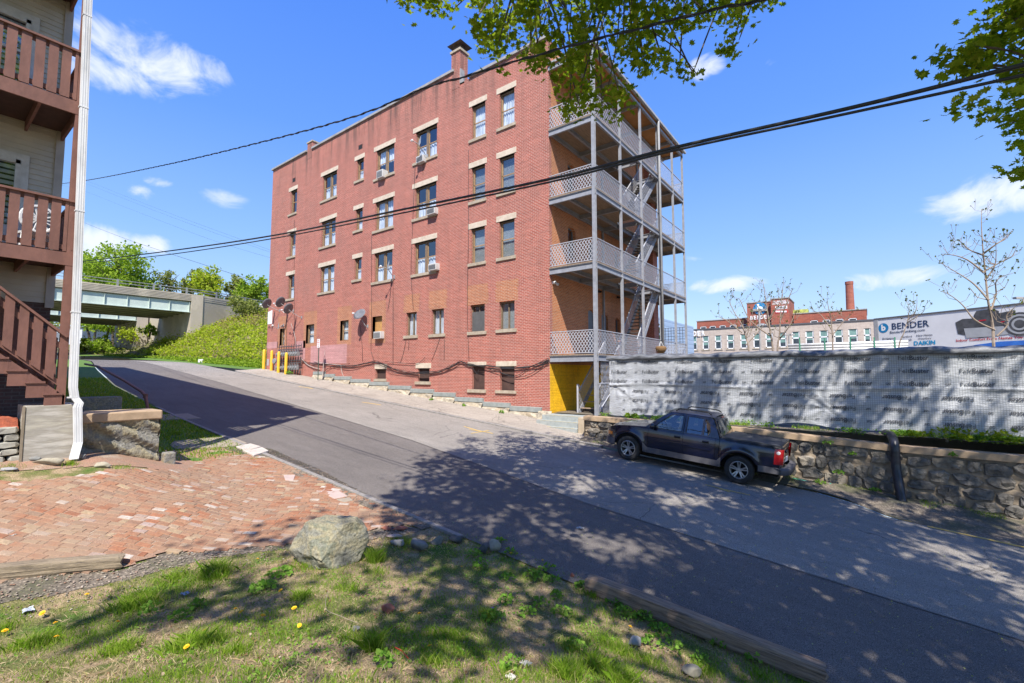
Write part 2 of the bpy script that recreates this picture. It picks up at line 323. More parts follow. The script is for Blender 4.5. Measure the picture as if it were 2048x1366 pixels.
# stone kerb along the near side of the road, many weathered lengths
m_kerb=M('kerb_stone',(.30,.27,.24),(.19,.18,.17),9,.9,bmp=.5,bscale=30,obj=False)
mb=MB(); x=-22.
while x<-5.9:
    l=random.uniform(.7,1.5); y0=float(ledge(x+l/2)); z=float(rz(x+l/2)); zt=z+random.uniform(.05,.085)
    P=[]; 
    for xx in (x+.01,x+l-.01):
        z=float(rz(xx)); P+= [(xx,y0-.14,z-.2),(xx,y0-.02,z-.2),(xx,y0-.02,z+.035),(xx,y0-.14,z+.045)]
    mb.add(P,[(0,1,2,3),(4,7,6,5),(0,4,5,1),(1,5,6,2),(2,6,7,3),(3,7,4,0)]); x+=l
struct(mb,'kerb',m_kerb,bevel=.012)
# driveway of old bricks
DR=[gp(*p)[:2] for p in [(-260,1215),(0,1160),(240,1140),(330,1106),(480,1096),(575,1088),(700,1068),(790,1052),(862,1048),(800,1018),(700,985),(640,962),(585,930),(520,912),(440,905),(400,925),(380,945),(150,955),(-260,975)]]
m_brk,t,b,o=newmat('old_paving_brick'); b.inputs['Roughness'].default_value=.9; b.inputs['Specular IOR Level'].default_value=.2
g=t.nodes.new('ShaderNodeNewGeometry'); a=ramp(t,g.outputs['Random Per Island'],[(0,(.23,.085,.045)),(.2,(.33,.14,.075)),(.4,(.28,.15,.09)),(.6,(.35,.19,.115)),(.78,(.20,.12,.085)),(.88,(.38,.28,.17)),(.95,(.34,.25,.22)),(.994,(.50,.45,.39))]); v=pos(t)
a=mixc(t,.75,a,ramp(t,noise(t,25,5,.65,v).outputs[0],[(.3,.6),(.7,1.35)]),'MULTIPLY'); a=mixc(t,ramp(t,noise(t,1.1,6,.6,v).outputs[0],[(.40,.12),(.62,.78)]),a,(.29,.20,.135)); t.links.new(a,b.inputs['Base Color']); bump(t,b,noise(t,60,4,.6,v).outputs[0],.6,.01)
DA=np.array(DR); mb=MB(); y=DA[:,1].min(); mb2=MB(); rng=RS
jn=lambda X,Y:.010*np.sin(X*2.3+1)*np.cos(Y*2.9)+.003*np.sin(X*7+Y*5)
BA=math.atan2(rt[1],rt[0])+.05; bc,bs_=math.cos(BA),math.sin(BA); DB=np.stack([DA[:,0]*bc+DA[:,1]*bs_,-DA[:,0]*bs_+DA[:,1]*bc],1)
def brickrow():
    y=DB[:,1].min()-.1; r=0
    while y<DB[:,1].max()+.1:
        w=random.uniform(.093,.108); x=DB[:,0].min()-random.random()*.2
        while x<DB[:,0].max():
            L=random.choice([.2,.2,.205,.19,.2,.105,.15])+random.uniform(-.012,.012)
            px_=x+L/2; py_=y+w/2+.05*math.sin(px_*.7); cx=px_*bc-py_*bs_; cy=px_*bs_+py_*bc
            if poly_in(np.array([cx,cy]),DR) and random.random()>.015:
                a=random.gauss(0,.03)+BA; c,s=math.cos(a),math.sin(a); hl=L/2-.006-random.random()*.003; hw=w/2-.004-random.random()*.004; z=float(gl(cx,cy))+.012+jn(cx,cy)+random.gauss(0,.0016); gx=(float(gl(cx+.1,cy))-float(gl(cx-.1,cy)))/.2+(jn(cx+.05,cy)-jn(cx-.05,cy))/.1; gy=(float(gl(cx,cy+.1))-float(gl(cx,cy-.1)))/.2+(jn(cx,cy+.05)-jn(cx,cy-.05))/.1; tx,ty=random.gauss(0,.010),random.gauss(0,.014); sl=-.09
                vs=[]
                for k,(zz,sh) in enumerate(((-.05,1),(.0,1),(.006,.9))):
                    for (i,j) in ((-1,-1),(1,-1),(1,1),(-1,1)):
                        px=i*hl-(i*.006 if k==2 else 0); py=j*hw-(j*.006 if k==2 else 0)
                        vs.append((cx+px*c-py*s+random.gauss(0,.002),cy+px*s+py*c+random.gauss(0,.002),z+zz+(px*c-py*s)*gx+(px*s+py*c)*gy+px*tx+py*ty))
                mb.add(vs,[(8,9,10,11)]+[(k*4+i,k*4+(i+1)%4,(k+1)*4+(i+1)%4,(k+1)*4+i) for k in (0,1) for i in range(4)])
            x+=L+random.uniform(.0,.006)
        y+=w; r+=1
brickrow(); struct(mb,'driveway',m_brk)
def flat(poly,zf,name,mat,off,n=.18,kind='structure'):
    A=np.array([p[:2] for p in poly]); x0,y0=A.min(0); x1,y1=A.max(0); xs=np.arange(x0,x1+n,n); ys=np.arange(y0,y1+n,n); mb=MB(); vs=[];fs=[]; idx={}
    def vid(i,j):
        if (i,j) not in idx:
            idx[(i,j)]=len(vs); X,Y=xs[i],ys[j]; vs.append((X,Y,float(zf(X,Y))+off))
        return idx[(i,j)]
    for i in range(len(xs)-1):
        for j in range(len(ys)-1):
            if poly_in(np.array([xs[i]+n/2,ys[j]+n/2]),A): fs.append((vid(i,j),vid(i+1,j),vid(i+1,j+1),vid(i,j+1)))
    mb.add(vs,fs); return struct(mb,name,mat,kind)
flat([(p[0],p[1]) for p in DR],lambda X,Y:gl(X,Y)+jn(X,Y),'driveway_bed',m_dirt,.011,.06)
dp=[gp(*p) for p in [(-400,975),(-400,870),(60,905),(150,908),(320,905),(345,895),(450,890),(560,905),(620,945),(500,930),(400,935),(380,950)]]
flat(dp,gl,'dirt_strip',m_dirt,.002,.07)
gpoly=[gp(*p) for p in [(430,890),(540,898),(640,940),(760,1005),(872,1052),(840,1060),(640,975),(560,935)]]
flat(gpoly,gl,'gravel_strip',m_grav,.012,.05)
gpoly=[gp(*p) for p in [(-300,1260),(-300,1215),(0,1160),(240,1140),(330,1106),(575,1088),(700,1068),(800,1050),(850,1060),(720,1084),(560,1099),(400,1120),(250,1160),(100,1190),(0,1205)]]
flat(gpoly,gl,'gravel_strip',m_grav,-.004,.05)
# loose stones of the gravel
m_peb,t,b,o=newmat('pebble'); b.inputs['Roughness'].default_value=.85; g=t.nodes.new('ShaderNodeNewGeometry'); t.links.new(ramp(t,g.outputs['Random Per Island'],[(0,(.10,.085,.07)),(.3,(.22,.18,.14)),(.6,(.30,.25,.2)),(.85,(.24,.13,.08)),(1,(.42,.38,.32))]),b.inputs['Base Color'])
mb=MB()
def pebble(mb,x,y,z,r):
    a=random.random()*6.28; ico=[(1,0,0),(-1,0,0),(0,1,0),(0,-1,0),(0,0,.7),(0,0,-.5),(.65,.65,.3),(-.65,.6,.3),(.6,-.7,.25),(-.6,-.6,.35)]
    c,s=math.cos(a),math.sin(a); q=[(x+r*(p[0]*c-p[1]*s)*random.uniform(.7,1.1),y+r*(p[0]*s+p[1]*c)*random.uniform(.6,1),z+r*p[2]*.8) for p in ico]
    mb.add(q,[(4,0,6),(4,6,2),(4,2,7),(4,7,1),(4,1,9),(4,9,3),(4,3,8),(4,8,0),(0,6,5),(6,2,5),(2,7,5),(7,1,5),(1,9,5),(9,3,5),(3,8,5),(8,0,5)])
def scatter(poly,n,f):
    A=np.array([p[:2] for p in poly]); lo=A.min(0); hi=A.max(0); k=0
    while k<n:
        P=lo+RS.rand(2)*(hi-lo)
        if poly_in(P,A): f(P[0],P[1]); k+=1
scatter(gpoly,800,lambda x,y:pebble(mb,x,y,float(gl(x,y))+.004,random.uniform(.006,.022)))
ge=[gp(*p) for p in [(-200,1260),(-200,1215),(0,1195),(240,1155),(400,1115),(575,1095),(720,1080),(850,1056),(1000,1075),(980,1100),(860,1085),(720,1110),(560,1125),(400,1150),(250,1195),(0,1245)]]
scatter(ge,1300,lambda x,y:pebble(mb,x,y,float(gl(x,y))+.000,random.uniform(.005,.016)))
gp2=[gp(*p) for p in [(430,890),(540,898),(640,940),(760,1005),(872,1052),(840,1060),(640,975),(560,935)]]
scatter(gp2,700,lambda x,y:pebble(mb,x,y,float(gl(x,y))+.016,random.uniform(.006,.02)))
scatter([(-13,5.9),(-6,5.9),(-6,6.25),(-13,6.3)],350,lambda x,y:pebble(mb,x,y,float(rz(x))+.016,random.uniform(.004,.011)))
struct(mb,'gravel_stones',m_peb,'stuff')
# right-hand pavement, kerb and gravel verge
def gs(X,Y): return rz(X)+.09+.13*ss((np.asarray(Y,float)-15.1)/2.6)*ss((-np.asarray(X,float)-8)/6)
xs2=np.arange(-38.5,-8.2,.5); struct(strip(xs2,redge(xs2)+.13,17.9+0*xs2,lambda X,Y:gs(X,Y)+.015*np.sin(X*1.9)*np.sin(Y*3),14),'pavement',m_side)
xs3=np.arange(-8.6,30,.35); struct(strip(xs3,redge(xs3)-.01,16.12+0*xs3,lambda X,Y:rz(X)+.02+.13*ss((Y-14)/2.2)+.02*np.sin(X*3)*np.sin(Y*5),12),'gravel_verge',m_grav)
mb=MB(); x=-38.
while x<-8.2:
    l=random.uniform(1.2,2.1); P=[]
    for xx in (x+.008,x+l-.008):
        y0=float(redge(xx)); z=float(rz(xx)); P+=[(xx,y0,z-.2),(xx,y0+.15,z-.2),(xx,y0+.15,z+.095),(xx,y0,z+.085)]
    mb.add(P,[(3,2,1,0),(5,6,7,4),(1,5,4,0),(2,6,5,1),(3,7,6,2),(0,4,7,3)]); x+=l
struct(mb,'kerb',m_kerb,bevel=.012)
# ground behind the retaining wall and round the buildings
def glot(X,Y): return -1.66-.05*np.clip(X,-8,6)*0+1.5*ss((Y-18)/14)*1.0+.03*np.sin(X*4)*np.sin(Y*6)
struct(sheet(np.concatenate([np.arange(-8.5,14,.3),np.arange(14,160,8)]),np.concatenate([np.arange(16.3,20,.3),np.arange(20,160,6)]),glot),'lot_ground',m_grav)
struct(sheet(np.arange(-11.3,-8,.4),np.arange(17.8,60,1.5),lambda X,Y:-1.72+0*X),'yard_ground',m_grav)
# hillside beyond the apartment block, up to the bridge approach
def hilltop(X,Y): return 0
# ================================================================= APARTMENT BLOCK
FY=17.73; SX=-11.38; LX=-38.35; BY=30.3
ZT1=15.92; ZT2=16.76; XS=-17.0
m_red=brickmat('red_painted_brick',(.41,.106,.074),(.29,.070,.052),(.54,.36,.29),wear=.22,spread=1)
m_org=brickmat('orange_brick',(.56,.19,.07),(.44,.135,.05),(.50,.34,.22),wear=.25)
m_patch=brickmat('orange_patch_brick',(.44,.15,.065),(.34,.10,.05),(.52,.38,.27),wear=.1)
m_pink=brickmat('faded_pink_brick',(.50,.24,.24),(.44,.2,.2),(.52,.34,.32),wear=.15)
m_yellow=brickmat('yellow_painted_brick',(.90,.52,.015),(.82,.45,.012),(.74,.40,.014),wear=.1)
m_ch=M('limestone',(.62,.53,.42),(.50,.41,.31),5,.85,bmp=.25,obj=False); m_sill=M('weathered_sill_stone',(.44,.37,.28),(.32,.26,.19),7,.9,bmp=.3,obj=False)
m_blue=M('bluestone',(.30,.32,.30),(.22,.24,.23),6,.85,bmp=.3,obj=False)
m_frame=M('window_frame_brown',(.22,.155,.095),(.16,.11,.07),9,.6,obj=False); m_framel=M('window_sash_tan',(.42,.26,.13),(.30,.19,.10),9,.55,obj=False)
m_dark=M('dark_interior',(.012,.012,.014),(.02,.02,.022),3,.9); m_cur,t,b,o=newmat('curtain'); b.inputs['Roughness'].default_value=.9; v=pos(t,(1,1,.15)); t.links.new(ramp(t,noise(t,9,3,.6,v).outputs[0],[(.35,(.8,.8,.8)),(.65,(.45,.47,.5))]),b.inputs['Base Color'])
m_blind=M('blind',(.50,.50,.46),(.36,.37,.35),30,.8,stretch=(.2,.2,6),obj=False)
def glassmat(name,tint=(.9,.95,1.),f0=.10,rough=.02):
    m=bpy.data.materials.new(name); m.use_nodes=True; t=m.node_tree; t.nodes.clear(); o=t.nodes.new('ShaderNodeOutputMaterial'); x=t.nodes.new('ShaderNodeMixShader'); a=t.nodes.new('ShaderNodeBsdfTransparent'); g=t.nodes.new('ShaderNodeBsdfGlossy')
    a.inputs[0].default_value=rgb(tint); g.inputs['Roughness'].default_value=rough; g.inputs[0].default_value=(1,1,1,1)
    lw=t.nodes.new('ShaderNodeLayerWeight'); lw.inputs['Blend'].default_value=.35; t.links.new(mth(t,'ADD',mth(t,'MULTIPLY',lw.outputs['Facing'],.3),f0,True),x.inputs[0]); t.links.new(a.outputs[0],x.inputs[1]); t.links.new(g.outputs[0],x.inputs[2]); t.links.new(x.outputs[0],o.inputs[0])
    v=pos(t); n=t.nodes.new('ShaderNodeBump'); n.inputs['Strength'].default_value=.12; n.inputs['Distance'].default_value=.02; t.links.new(noise(t,1.6,2,.5,v).outputs[0],n.inputs['Height']); t.links.new(n.outputs[0],g.inputs['Normal'])
    return m
m_glass=glassmat('window_glass'); m_board=M('painted_board',(.085,.045,.035),(.06,.032,.026),4,.8,obj=False); m_ply=M('plywood',(.50,.27,.09),(.38,.2,.07),5,.85,obj=False)
B=empty('brick_apartment_building',(SX,FY,-1.7),'four storey red brick apartment block with stone lintels on the sloping street','apartment building')
def fx(u,v): return float(onY(u,v,FY)[0])
def fz(u,v): return float(onY(u,v,FY)[2])
opens=[]   # x0,x1,z0,z1
wins=[]
cols=[('A',993.4,1032.6,999,1028.8,161.5,1),('B',938.3,974.2,943.6,970.6,190,1),('C',827,877,832,874,235,2),('D',748.8,791.6,753,788.6,275.7,2),('E',709.9,729.7,713.5,727.4,304.4,0),('F',642.7,676.6,645.6,673.6,330,2),('G',578.4,595.9,581.4,593.9,368.3,1)]
for c,(n,l0,l1,o0,o1,vt,ty) in enumerate(cols):
    X0,X1=fx(l0,vt),fx(l1,vt); O0,O1=fx(o0,vt+30),fx(o1,vt+30)
    for r,zt in enumerate((14.56,11.17,7.88)):
        zs=zt-2.3+(.42 if ty==0 else 0); wins.append((O0,O1,zs+.16,zt-.30,ty,X0,X1,zt,zs,r,n))
OP=[(w[0],w[1],w[2],w[3]) for w in wins]
row1=[(559.5,568.8,657,690.7),(612,628,649,686.8),(680.4,696.8,640.9,680.7),(744.7,764,632.7,676.6),(812.3,833.2,624.4,671),(863,887.6,617.7,668),(940.8,969.4,609,662.9),(998.3,1029,602.3,658)]
r1=[]
for i,(a,b_,vt,vb) in enumerate(row1):
    x0,x1=fx(a,vt+20),fx(b_,vt+20); r1.append((x0,x1,fz((a+b_)/2,vb),fz((a+b_)/2,vt))); OP.append(r1[-1])
bas=[(751,772,738,757.5,749.8,774,728,737,757.5,763),(836,859,736.5,763,831.7,862.4,726,736,763,769),(944,969.4,732.6,779,936.2,973,723.4,732.6,779.5,785.5),(1000,1029,732.6,781,992,1033,722.4,732.6,781,787)]
bs=[]
for (a,b_,vt,vb,l0,l1,lt,lb,s0,s1) in bas:
    x0,x1=fx(a,vt),fx(b_,vt); m=(a+b_)/2; bs.append((x0,x1,fz(m,vb),fz(m,vt),fx(l0,lt),fx(l1,lt),fz(m,lt),fz(m,s1),fz(m,s0))); OP.append(bs[-1][:4])
def wallholes(mb,rect,ops,y,depth,mi=0,axis='y',sgn=1):
    s0,s1,z0,z1=rect; S_=sorted(set([s0,s1]+[o[0] for o in ops]+[o[1] for o in ops])); Z=sorted(set([z0,z1]+[o[2] for o in ops]+[o[3] for o in ops]))
    P=(lambda s,z,d:(s,y+d,z)) if axis=='y' else (lambda s,z,d:(y-d,s,z))
    for i in range(len(S_)-1):
        if S_[i]<s0-1e-6 or S_[i+1]>s1+1e-6: continue
        for j in range(len(Z)-1):
            if Z[j]<z0-1e-6 or Z[j+1]>z1+1e-6: continue
            cs,cz=(S_[i]+S_[i+1])/2,(Z[j]+Z[j+1])/2
            if any(o[0]<cs<o[1] and o[2]<cz<o[3] for o in ops): continue
            mb.add([P(S_[i],Z[j],0),P(S_[i+1],Z[j],0),P(S_[i+1],Z[j+1],0),P(S_[i],Z[j+1],0)],[(0,1,2,3)],mi)
    for o in ops:
        a,b_,c,d=o[:4]; D=depth
        mb.add([P(a,c,0),P(a,c,D),P(a,d,D),P(a,d,0)],[(0,1,2,3)],mi); mb.add([P(b_,c,0),P(b_,c,D),P(b_,d,D),P(b_,d,0)],[(0,1,2,3)],mi)
        mb.add([P(a,c,0),P(b_,c,0),P(b_,c,D),P(a,c,D)],[(0,1,2,3)],mi); mb.add([P(a,d,0),P(b_,d,0),P(b_,d,D),P(a,d,D)],[(0,1,2,3)],mi)
mb=MB(); wallholes(mb,(LX,SX,-2.4,ZT1),OP,FY,.3)
mb.add([(LX,FY,ZT1),(XS-.55,FY,ZT1),(XS-.55,FY,ZT2),(LX,FY,ZT2)],[(0,1,2,3)])     # higher parapet to the left of the chimney
mb.add([(LX,FY,-2.4),(LX,BY,-2.4),(LX,BY,ZT2),(LX,FY,ZT2)],[(0,1,2,3)]); mb.add([(LX,BY,-2.4),(SX,BY,-2.4),(SX,BY,ZT1),(LX,BY,ZT1)],[(0,1,2,3)])
# red return of the facade at the corner and the pier at the far end of the side wall
mb.add([(SX,FY,.45),(SX,FY+.24,.45),(SX,FY+.24,ZT1),(SX,FY,ZT1)],[(0,1,2,3)]); mb.box(SX-.2,SX+.5,29.5,BY+.01,-2.4,ZT1-.5)
mb.box(LX,XS-.55,FY+.3,FY+.35,ZT1-.6,ZT2-.1)
mb.build('wall',m_red,B)
# orange side wall with doors and arched windows
sops=[]
for k,dz in enumerate((0,4.07,7.3,10.55)):
    zf=.85+dz
    if k<3 and k>0 or k==3: sops.append((19.45,20.2,zf+.75,zf+2.35,'w'))
    if k==0: sops+= [(21.42,22.2,zf,zf+2.5,'d'),(22.95,23.75,zf,zf+2.45,'e'),(24.7,25.35,zf+.6,zf+2.4,'w')]
    else: sops+= [(21.6,22.4,zf,zf+2.1,'d'),(24.7,25.4,zf+.6,zf+2.3,'w')]
mb=MB(); wallholes(mb,(FY+.24,BY-.8,.45,ZT1),sops,SX,.28,axis='x'); mb.build('side_wall',m_org,B)
mb=MB(); mb.add([(SX,FY,-2.4),(SX,BY-.8,-2.4),(SX,BY-.8,.45),(SX,FY,.45)],[(0,1,2,3)]); mb.add([(SX+.004,FY-.003,-2.4),(SX+.004,FY,-2.4),(SX+.004,FY,.45),(SX+.004,FY-.003,.45)],[(0,1,2,3)]); mb.build('basement_wall',m_yellow,B)
m_door=M('grey_door',(.17,.19,.22),(.14,.155,.18),3,.5,obj=False)
for (y0,y1,z0,z1,ty) in sops:
    if ty=='w':
        f=MB(); x=SX-.2
        for (a,b_,c,d) in ((y0,y0+.06,z0,z1),(y1-.06,y1,z0,z1),(y0,y1,z0,z0+.06),(y0,y1,z1-.07,z1),(y0,y1,(z0+z1)/2-.03,(z0+z1)/2+.03)): f.box(x-.03,x+.03,a,b_,c,d)
        fo=f.build('window',m_door,B); g=MB(); g.box(x-.012,x-.006,y0,y1,z0,z1); g.build('pane',m_glass,fo)
        g=MB(); g.box(x-.35,x-.3,y0-.1,y1+.1,z0-.1,z1+.1); g.build('blind',m_blind if random.random()<.5 else m_dark,fo)
    else:
        f=MB(); x=SX-.12; f.box(x-.05,x,y0,y1,z0,z1); 
        for q in (0,1):
            a=z0+.15+q*(z1-z0)*.45; f.box(x,x+.015,y0+.12,y1-.12,a,a+(z1-z0)*.35)
        f.build('door',m_door,B)
    # arched brick head, segmental
    ah=MB(); n=8; R=(y1-y0)/2; pts=[]
    for i in range(n+1):
        th=math.pi*i/n; pts.append(((y0+y1)/2-R*math.cos(th),z1-.22+ .22*math.sin(th)))
    for i in range(n):
        ah.add([(SX-.02,pts[i][0],pts[i][1]),(SX-.02,pts[i+1][0],pts[i+1][1]),(SX-.02,pts[i+1][0],z1+.001),(SX-.02,pts[i][0],z1+.001)],[(0,1,2,3)])
        ah.add([(SX-.02,pts[i][0],pts[i][1]),(SX-.02,pts[i+1][0],pts[i+1][1]),(SX-.26,pts[i+1][0],pts[i+1][1]),(SX-.26,pts[i][0],pts[i][1])],[(0,1,2,3)])
    ah.build('arch_head',m_org,B)
# windows of the facade
def win(x0,x1,z0,z1,ty,cur,mull=None,y=FY+.17):
    f=MB(); fr=.055
    def sash(a,b_):
        for (p,q,r,s_) in ((a,a+.045,z0,z1),(b_-.045,b_,z0,z1),(a,b_,z0,z0+.06),(a,b_,z1-.05,z1),(a,b_,(z0+z1)/2-.025,(z0+z1)/2+.025)): f.box(p,q,y-.012,y+.03,r,s_,1)
    for (p,q,r,s_) in ((x0,x0+fr,z0,z1),(x1-fr,x1,z0,z1),(x0+fr,x1-fr,z1-.07,z1),(x0+fr,x1-fr,z0,z0+.04)): f.box(p,q,y-.05,y+.05,r,s_,0)
    if ty==2: m=(x0+x1)/2; f.box(m-.085,m+.085,y-.045,y+.05,z0+.04,z1-.07,0); sash(x0+fr,m-.085); sash(m+.085,x1-fr)
    elif ty==3: m=(x0+x1)/2; f.box(m-.03,m+.03,y-.03,y+.04,z0+.04,z1-.07,0)
    else: sash(x0+fr,x1-fr)
    fo=f.build('window',[m_frame,m_framel],B)
    g=MB(); g.add([(x0,y+.01,z0),(x1,y+.01,z0),(x1,y+.01,z1),(x0,y+.01,z1)],[(0,1,2,3)]); g.build('pane',m_glass,fo)
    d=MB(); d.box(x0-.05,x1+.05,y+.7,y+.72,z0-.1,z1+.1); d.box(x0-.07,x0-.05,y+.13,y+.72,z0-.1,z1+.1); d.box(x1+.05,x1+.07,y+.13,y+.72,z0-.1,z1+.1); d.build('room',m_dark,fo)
    if cur:
        h0,h1=(z0,z1) if cur in('c','b') else (((z0+z1)/2,z1) if cur=='h' else (z0,(z0+z1)/2))
        c=MB(); nx=26; P=[]
        for i in range(nx+1):
            x=x0+(x1-x0)*i/nx; gap=abs(i/nx-.5); am=.03 if cur!='b' else 0
            P.append([(x,y+.1+am*math.sin(i*1.9+x0),h0),(x,y+.1+am*math.sin(i*1.9+x0+.6),h1)])
        if cur=='p':
            P=[]; 
        if cur=='b':
            for k in range(int((h1-h0)/.045)): zz=h0+k*.045; c.add([(x0,y+.085,zz),(x1,y+.085,zz),(x1,y+.11,zz+.04),(x0,y+.11,zz+.04)],[(0,1,2,3)])
        else: c.grid(P)
        c.build('curtain' if cur!='b' else 'blind',m_cur if cur!='b' else m_blind,fo)
    return fo
curs={('A',0):'c',('B',0):'c',('C',0):'l',('D',0):'h',('A',1):'b',('B',1):'b',('C',1):'l',('D',1):'c',('A',2):'b',('B',2):'b',('C',2):'l',('D',2):'l',('E',0):'l',('F',0):'l',('E',1):'l',('F',1):'l',('E',2):'l',('F',2):'c',('G',2):'l',('G',0):None,('G',1):'l'}
for (O0,O1,z0,z1,ty,X0,X1,zt,zs,r,n) in wins:
    fo=win(O0,O1,z0,z1,ty,curs.get((n,r)))
    l=MB(); l.box(X0,X1,FY-.025,FY+.28,zt-.30,zt); l.build('lintel',m_ch,fo,bevel=.01)
    l=MB(); l.box(X0+.02,X1-.02,FY-.07,FY+.2,zs,zs+.16); l.build('sill',m_sill,fo,bevel=.01)
for i,(x0,x1,z0,z1) in enumerate(r1):
    if i<4:   # whole surround rebuilt in orange brick
        p=MB(); wallholes(p,(x0-.35,x1+.35,z0-.3,z1+.95),[(x0,x1,z0,z1)],FY-.004,.25); p.build('brick_patch',m_patch,B)
    else:
        p=MB(); e=.22; n=int(1.35/.15)
        for k in range(8):
            j=random.uniform(-.06,.06); p.add([(x0-e+j,FY-.004,z1+.13*k),(x1+e+j,FY-.004,z1+.13*k),(x1+e+j,FY-.004,z1+.13*(k+1)),(x0-e+j,FY-.004,z1+.13*(k+1))],[(0,1,2,3)])
        p.build('brick_patch',m_patch,B)
    if i==3:
        f=MB(); f.box(x0+.03,x1,FY+.2,FY+.22,z0+.3,z1); f.build('plywood_panel',m_ply,B)
    else:
        fo=win(x0,x1,z0,z1,3 if i>3 else 0,{0:'c',1:'c',2:'c',4:'c',5:'c',6:None,7:'b'}.get(i),y=FY+.2)
        if i>3: l=MB(); l.box(x0-.18,x1+.14,FY-.07,FY+.2,z0-.17,z0); l.build('sill',m_sill,fo,bevel=.01)
        if i==6: g=MB(); g.box(x0+.02,x1-.1,FY+.12,FY+.13,z0+.03,z1-.35); g.build('insect_screen',M('screen',(.10,.10,.10),None,5,.8),fo)
for (x0,x1,z0,z1,l0,l1,lt,sb,st) in bs:
    f=MB(); f.box(x0,x1,FY+.15,FY+.17,z0,z1); fo=f.build('boarded_window',m_board,B)
    l=MB(); l.box(l0,l1,FY-.025,FY+.25,z1,lt); l.build('lintel',m_ch,fo,bevel=.01); l=MB(); l.box(l0,l1,FY-.08,FY+.15,sb,z0); l.build('sill',m_sill,fo,bevel=.01)
# paint patches
def fpatch(u0,v0,u1,v1,mat,d=.004,name='paint_patch'):
    x0,x1=fx(u0,v0),fx(u1,v0); za,zb=fz((u0+u1)/2,v1),fz((u0+u1)/2,v0); p=MB(); p.add([(x0,FY-d,za),(x1,FY-d,za),(x1,FY-d,zb),(x0,FY-d,zb)],[(0,1,2,3)]); return p.build(name,mat,B)
fpatch(534,684,556,697,m_pink); fpatch(591,682,611,719,m_pink); fpatch(622,690,694,727,m_pink,.005)
fpatch(534,718,538,731,M('grey_render',(.4,.4,.42),(.33,.33,.35),5,.8),.006)
x=fx(538,650); w_=MB(); w_.add([(LX+.02,FY-.01,4.0),(LX+.75,FY-.01,4.0),(LX+.75,FY-.01,5.1),(LX+.02,FY-.01,5.0)],[(0,1,2,3)]); w_.build('white_panel',M('white_metal_sheet',(.8,.8,.8),(.65,.65,.68),4,.5),B)
for (u,v) in ((721,294),(588,360)): fo=MB(); xx,zz=fx(u,v),fz(u,v); fo.box(xx-.22,xx+.22,FY-.003,FY+.002,zz-.16,zz+.16); fo.build('vent_opening',m_dark,B)
# parapet copings, eave gutter
m_cop=M('coping_metal',(.36,.34,.32),(.26,.25,.24),3,.6,obj=False)
c=MB(); c.box(XS+.6,SX+.05,FY-.10,FY+.32,ZT1,ZT1+.14); c.build('coping',m_cop,B); c=MB(); c.box(-32.3,XS-.56,FY-.10,FY+.32,ZT2,ZT2+.14); c.build('coping',m_cop,B); c=MB(); c.box(LX-.08,-33.0,FY-.12,FY+.32,ZT2,ZT2+.13); c.build('coping',m_cop,B)
c=MB(); c.box(LX,XS-.55,FY+.33,BY,ZT2-.3,ZT2-.2); c.box(XS-.55,SX,FY+.33,BY,ZT1-.35,ZT1-.2); c.build('roof',M('roof_felt',(.08,.08,.08),None,3,.9),B)
# chimney with metal cowl, small chimney to the left
x0,x1=fx(903,140),fx(920,140); c=MB(); c.box(x0,x1,FY-.01,FY+.62,ZT1-.2,17.85); ch=c.build('chimney',m_red,B)
c=MB(); c.box(x0-.06,x1+.06,FY-.07,FY+.68,17.85,17.98); c.build('cap',m_sill,ch)
mx_,my_=(x0+x1)/2,FY+.3; c=MB(); c.lathe([(.30,17.98),(.26,18.2)],(mx_,my_,0),n=12); c.add([(mx_-.52,my_-.48,18.30),(mx_+.52,my_-.48,18.30),(mx_+.52,my_+.48,18.30),(mx_-.52,my_+.48,18.30),(mx_,my_,18.72)],[(0,1,4),(1,2,4),(2,3,4),(3,0,4),(3,2,1,0)]); c.box(mx_-.22,mx_+.22,my_-.22,my_+.22,18.15,18.30); c.build('cowl',M('rusty_metal',(.16,.11,.09),(.09,.07,.065),6,.7,metal=.3),ch)
c=MB(); c.add([(x1+.0,FY+.0,ZT1-.1),(x1+.35,FY+.0,ZT1-.1),(x1,FY,ZT1+.6)],[(0,1,2)]); c.box(x1,x1+.06,FY-.02,FY+.3,ZT1,ZT1+.85); c.build('flashing',m_cop,ch)
c=MB(); c.box(-33.0,-32.3,FY-.012,FY+.7,ZT2-.6,ZT2+.62); ch2=c.build('chimney',m_red,B); c=MB(); c.box(-33.06,-32.24,FY-.06,FY+.76,ZT2+.62,ZT2+.72); c.build('cap',m_sill,ch2)
# stepped bluestone ledge over a rubble footing
m_rub,t,b,o=newmat('rubble_stone'); b.inputs['Roughness'].default_value=.95; v=pos(t); vo=t.nodes.new('ShaderNodeTexVoronoi'); vo.inputs['Scale'].default_value=3.2; t.links.new(pos(t,(1,1,1.9)),vo.inputs['Vector'])
a=ramp(t,vo.outputs['Color'],[(.2,(.36,.29,.2)),(.5,(.46,.4,.3)),(.8,(.3,.26,.2))]); a=mixc(t,.7,a,ramp(t,noise(t,8,6,.7,v).outputs[0],[(.3,.5),(.7,1.5)]),'MULTIPLY'); t.links.new(a,b.inputs['Base Color']); bump(t,b,noise(t,9,5,.7,v).outputs[0],.9,.06)
segs=[(626,648.6,743),(648.6,667.8,747.7),(667.8,700.6,752.8),(700.6,738.3,758.2),(738.3,776.2,763.8),(776.2,820.5,771.3),(820.5,866,778),(866,909,785),(909,965,795),(965,1019,804.9),(1019,1082,813.5)]
lb=MB(); ru=MB()
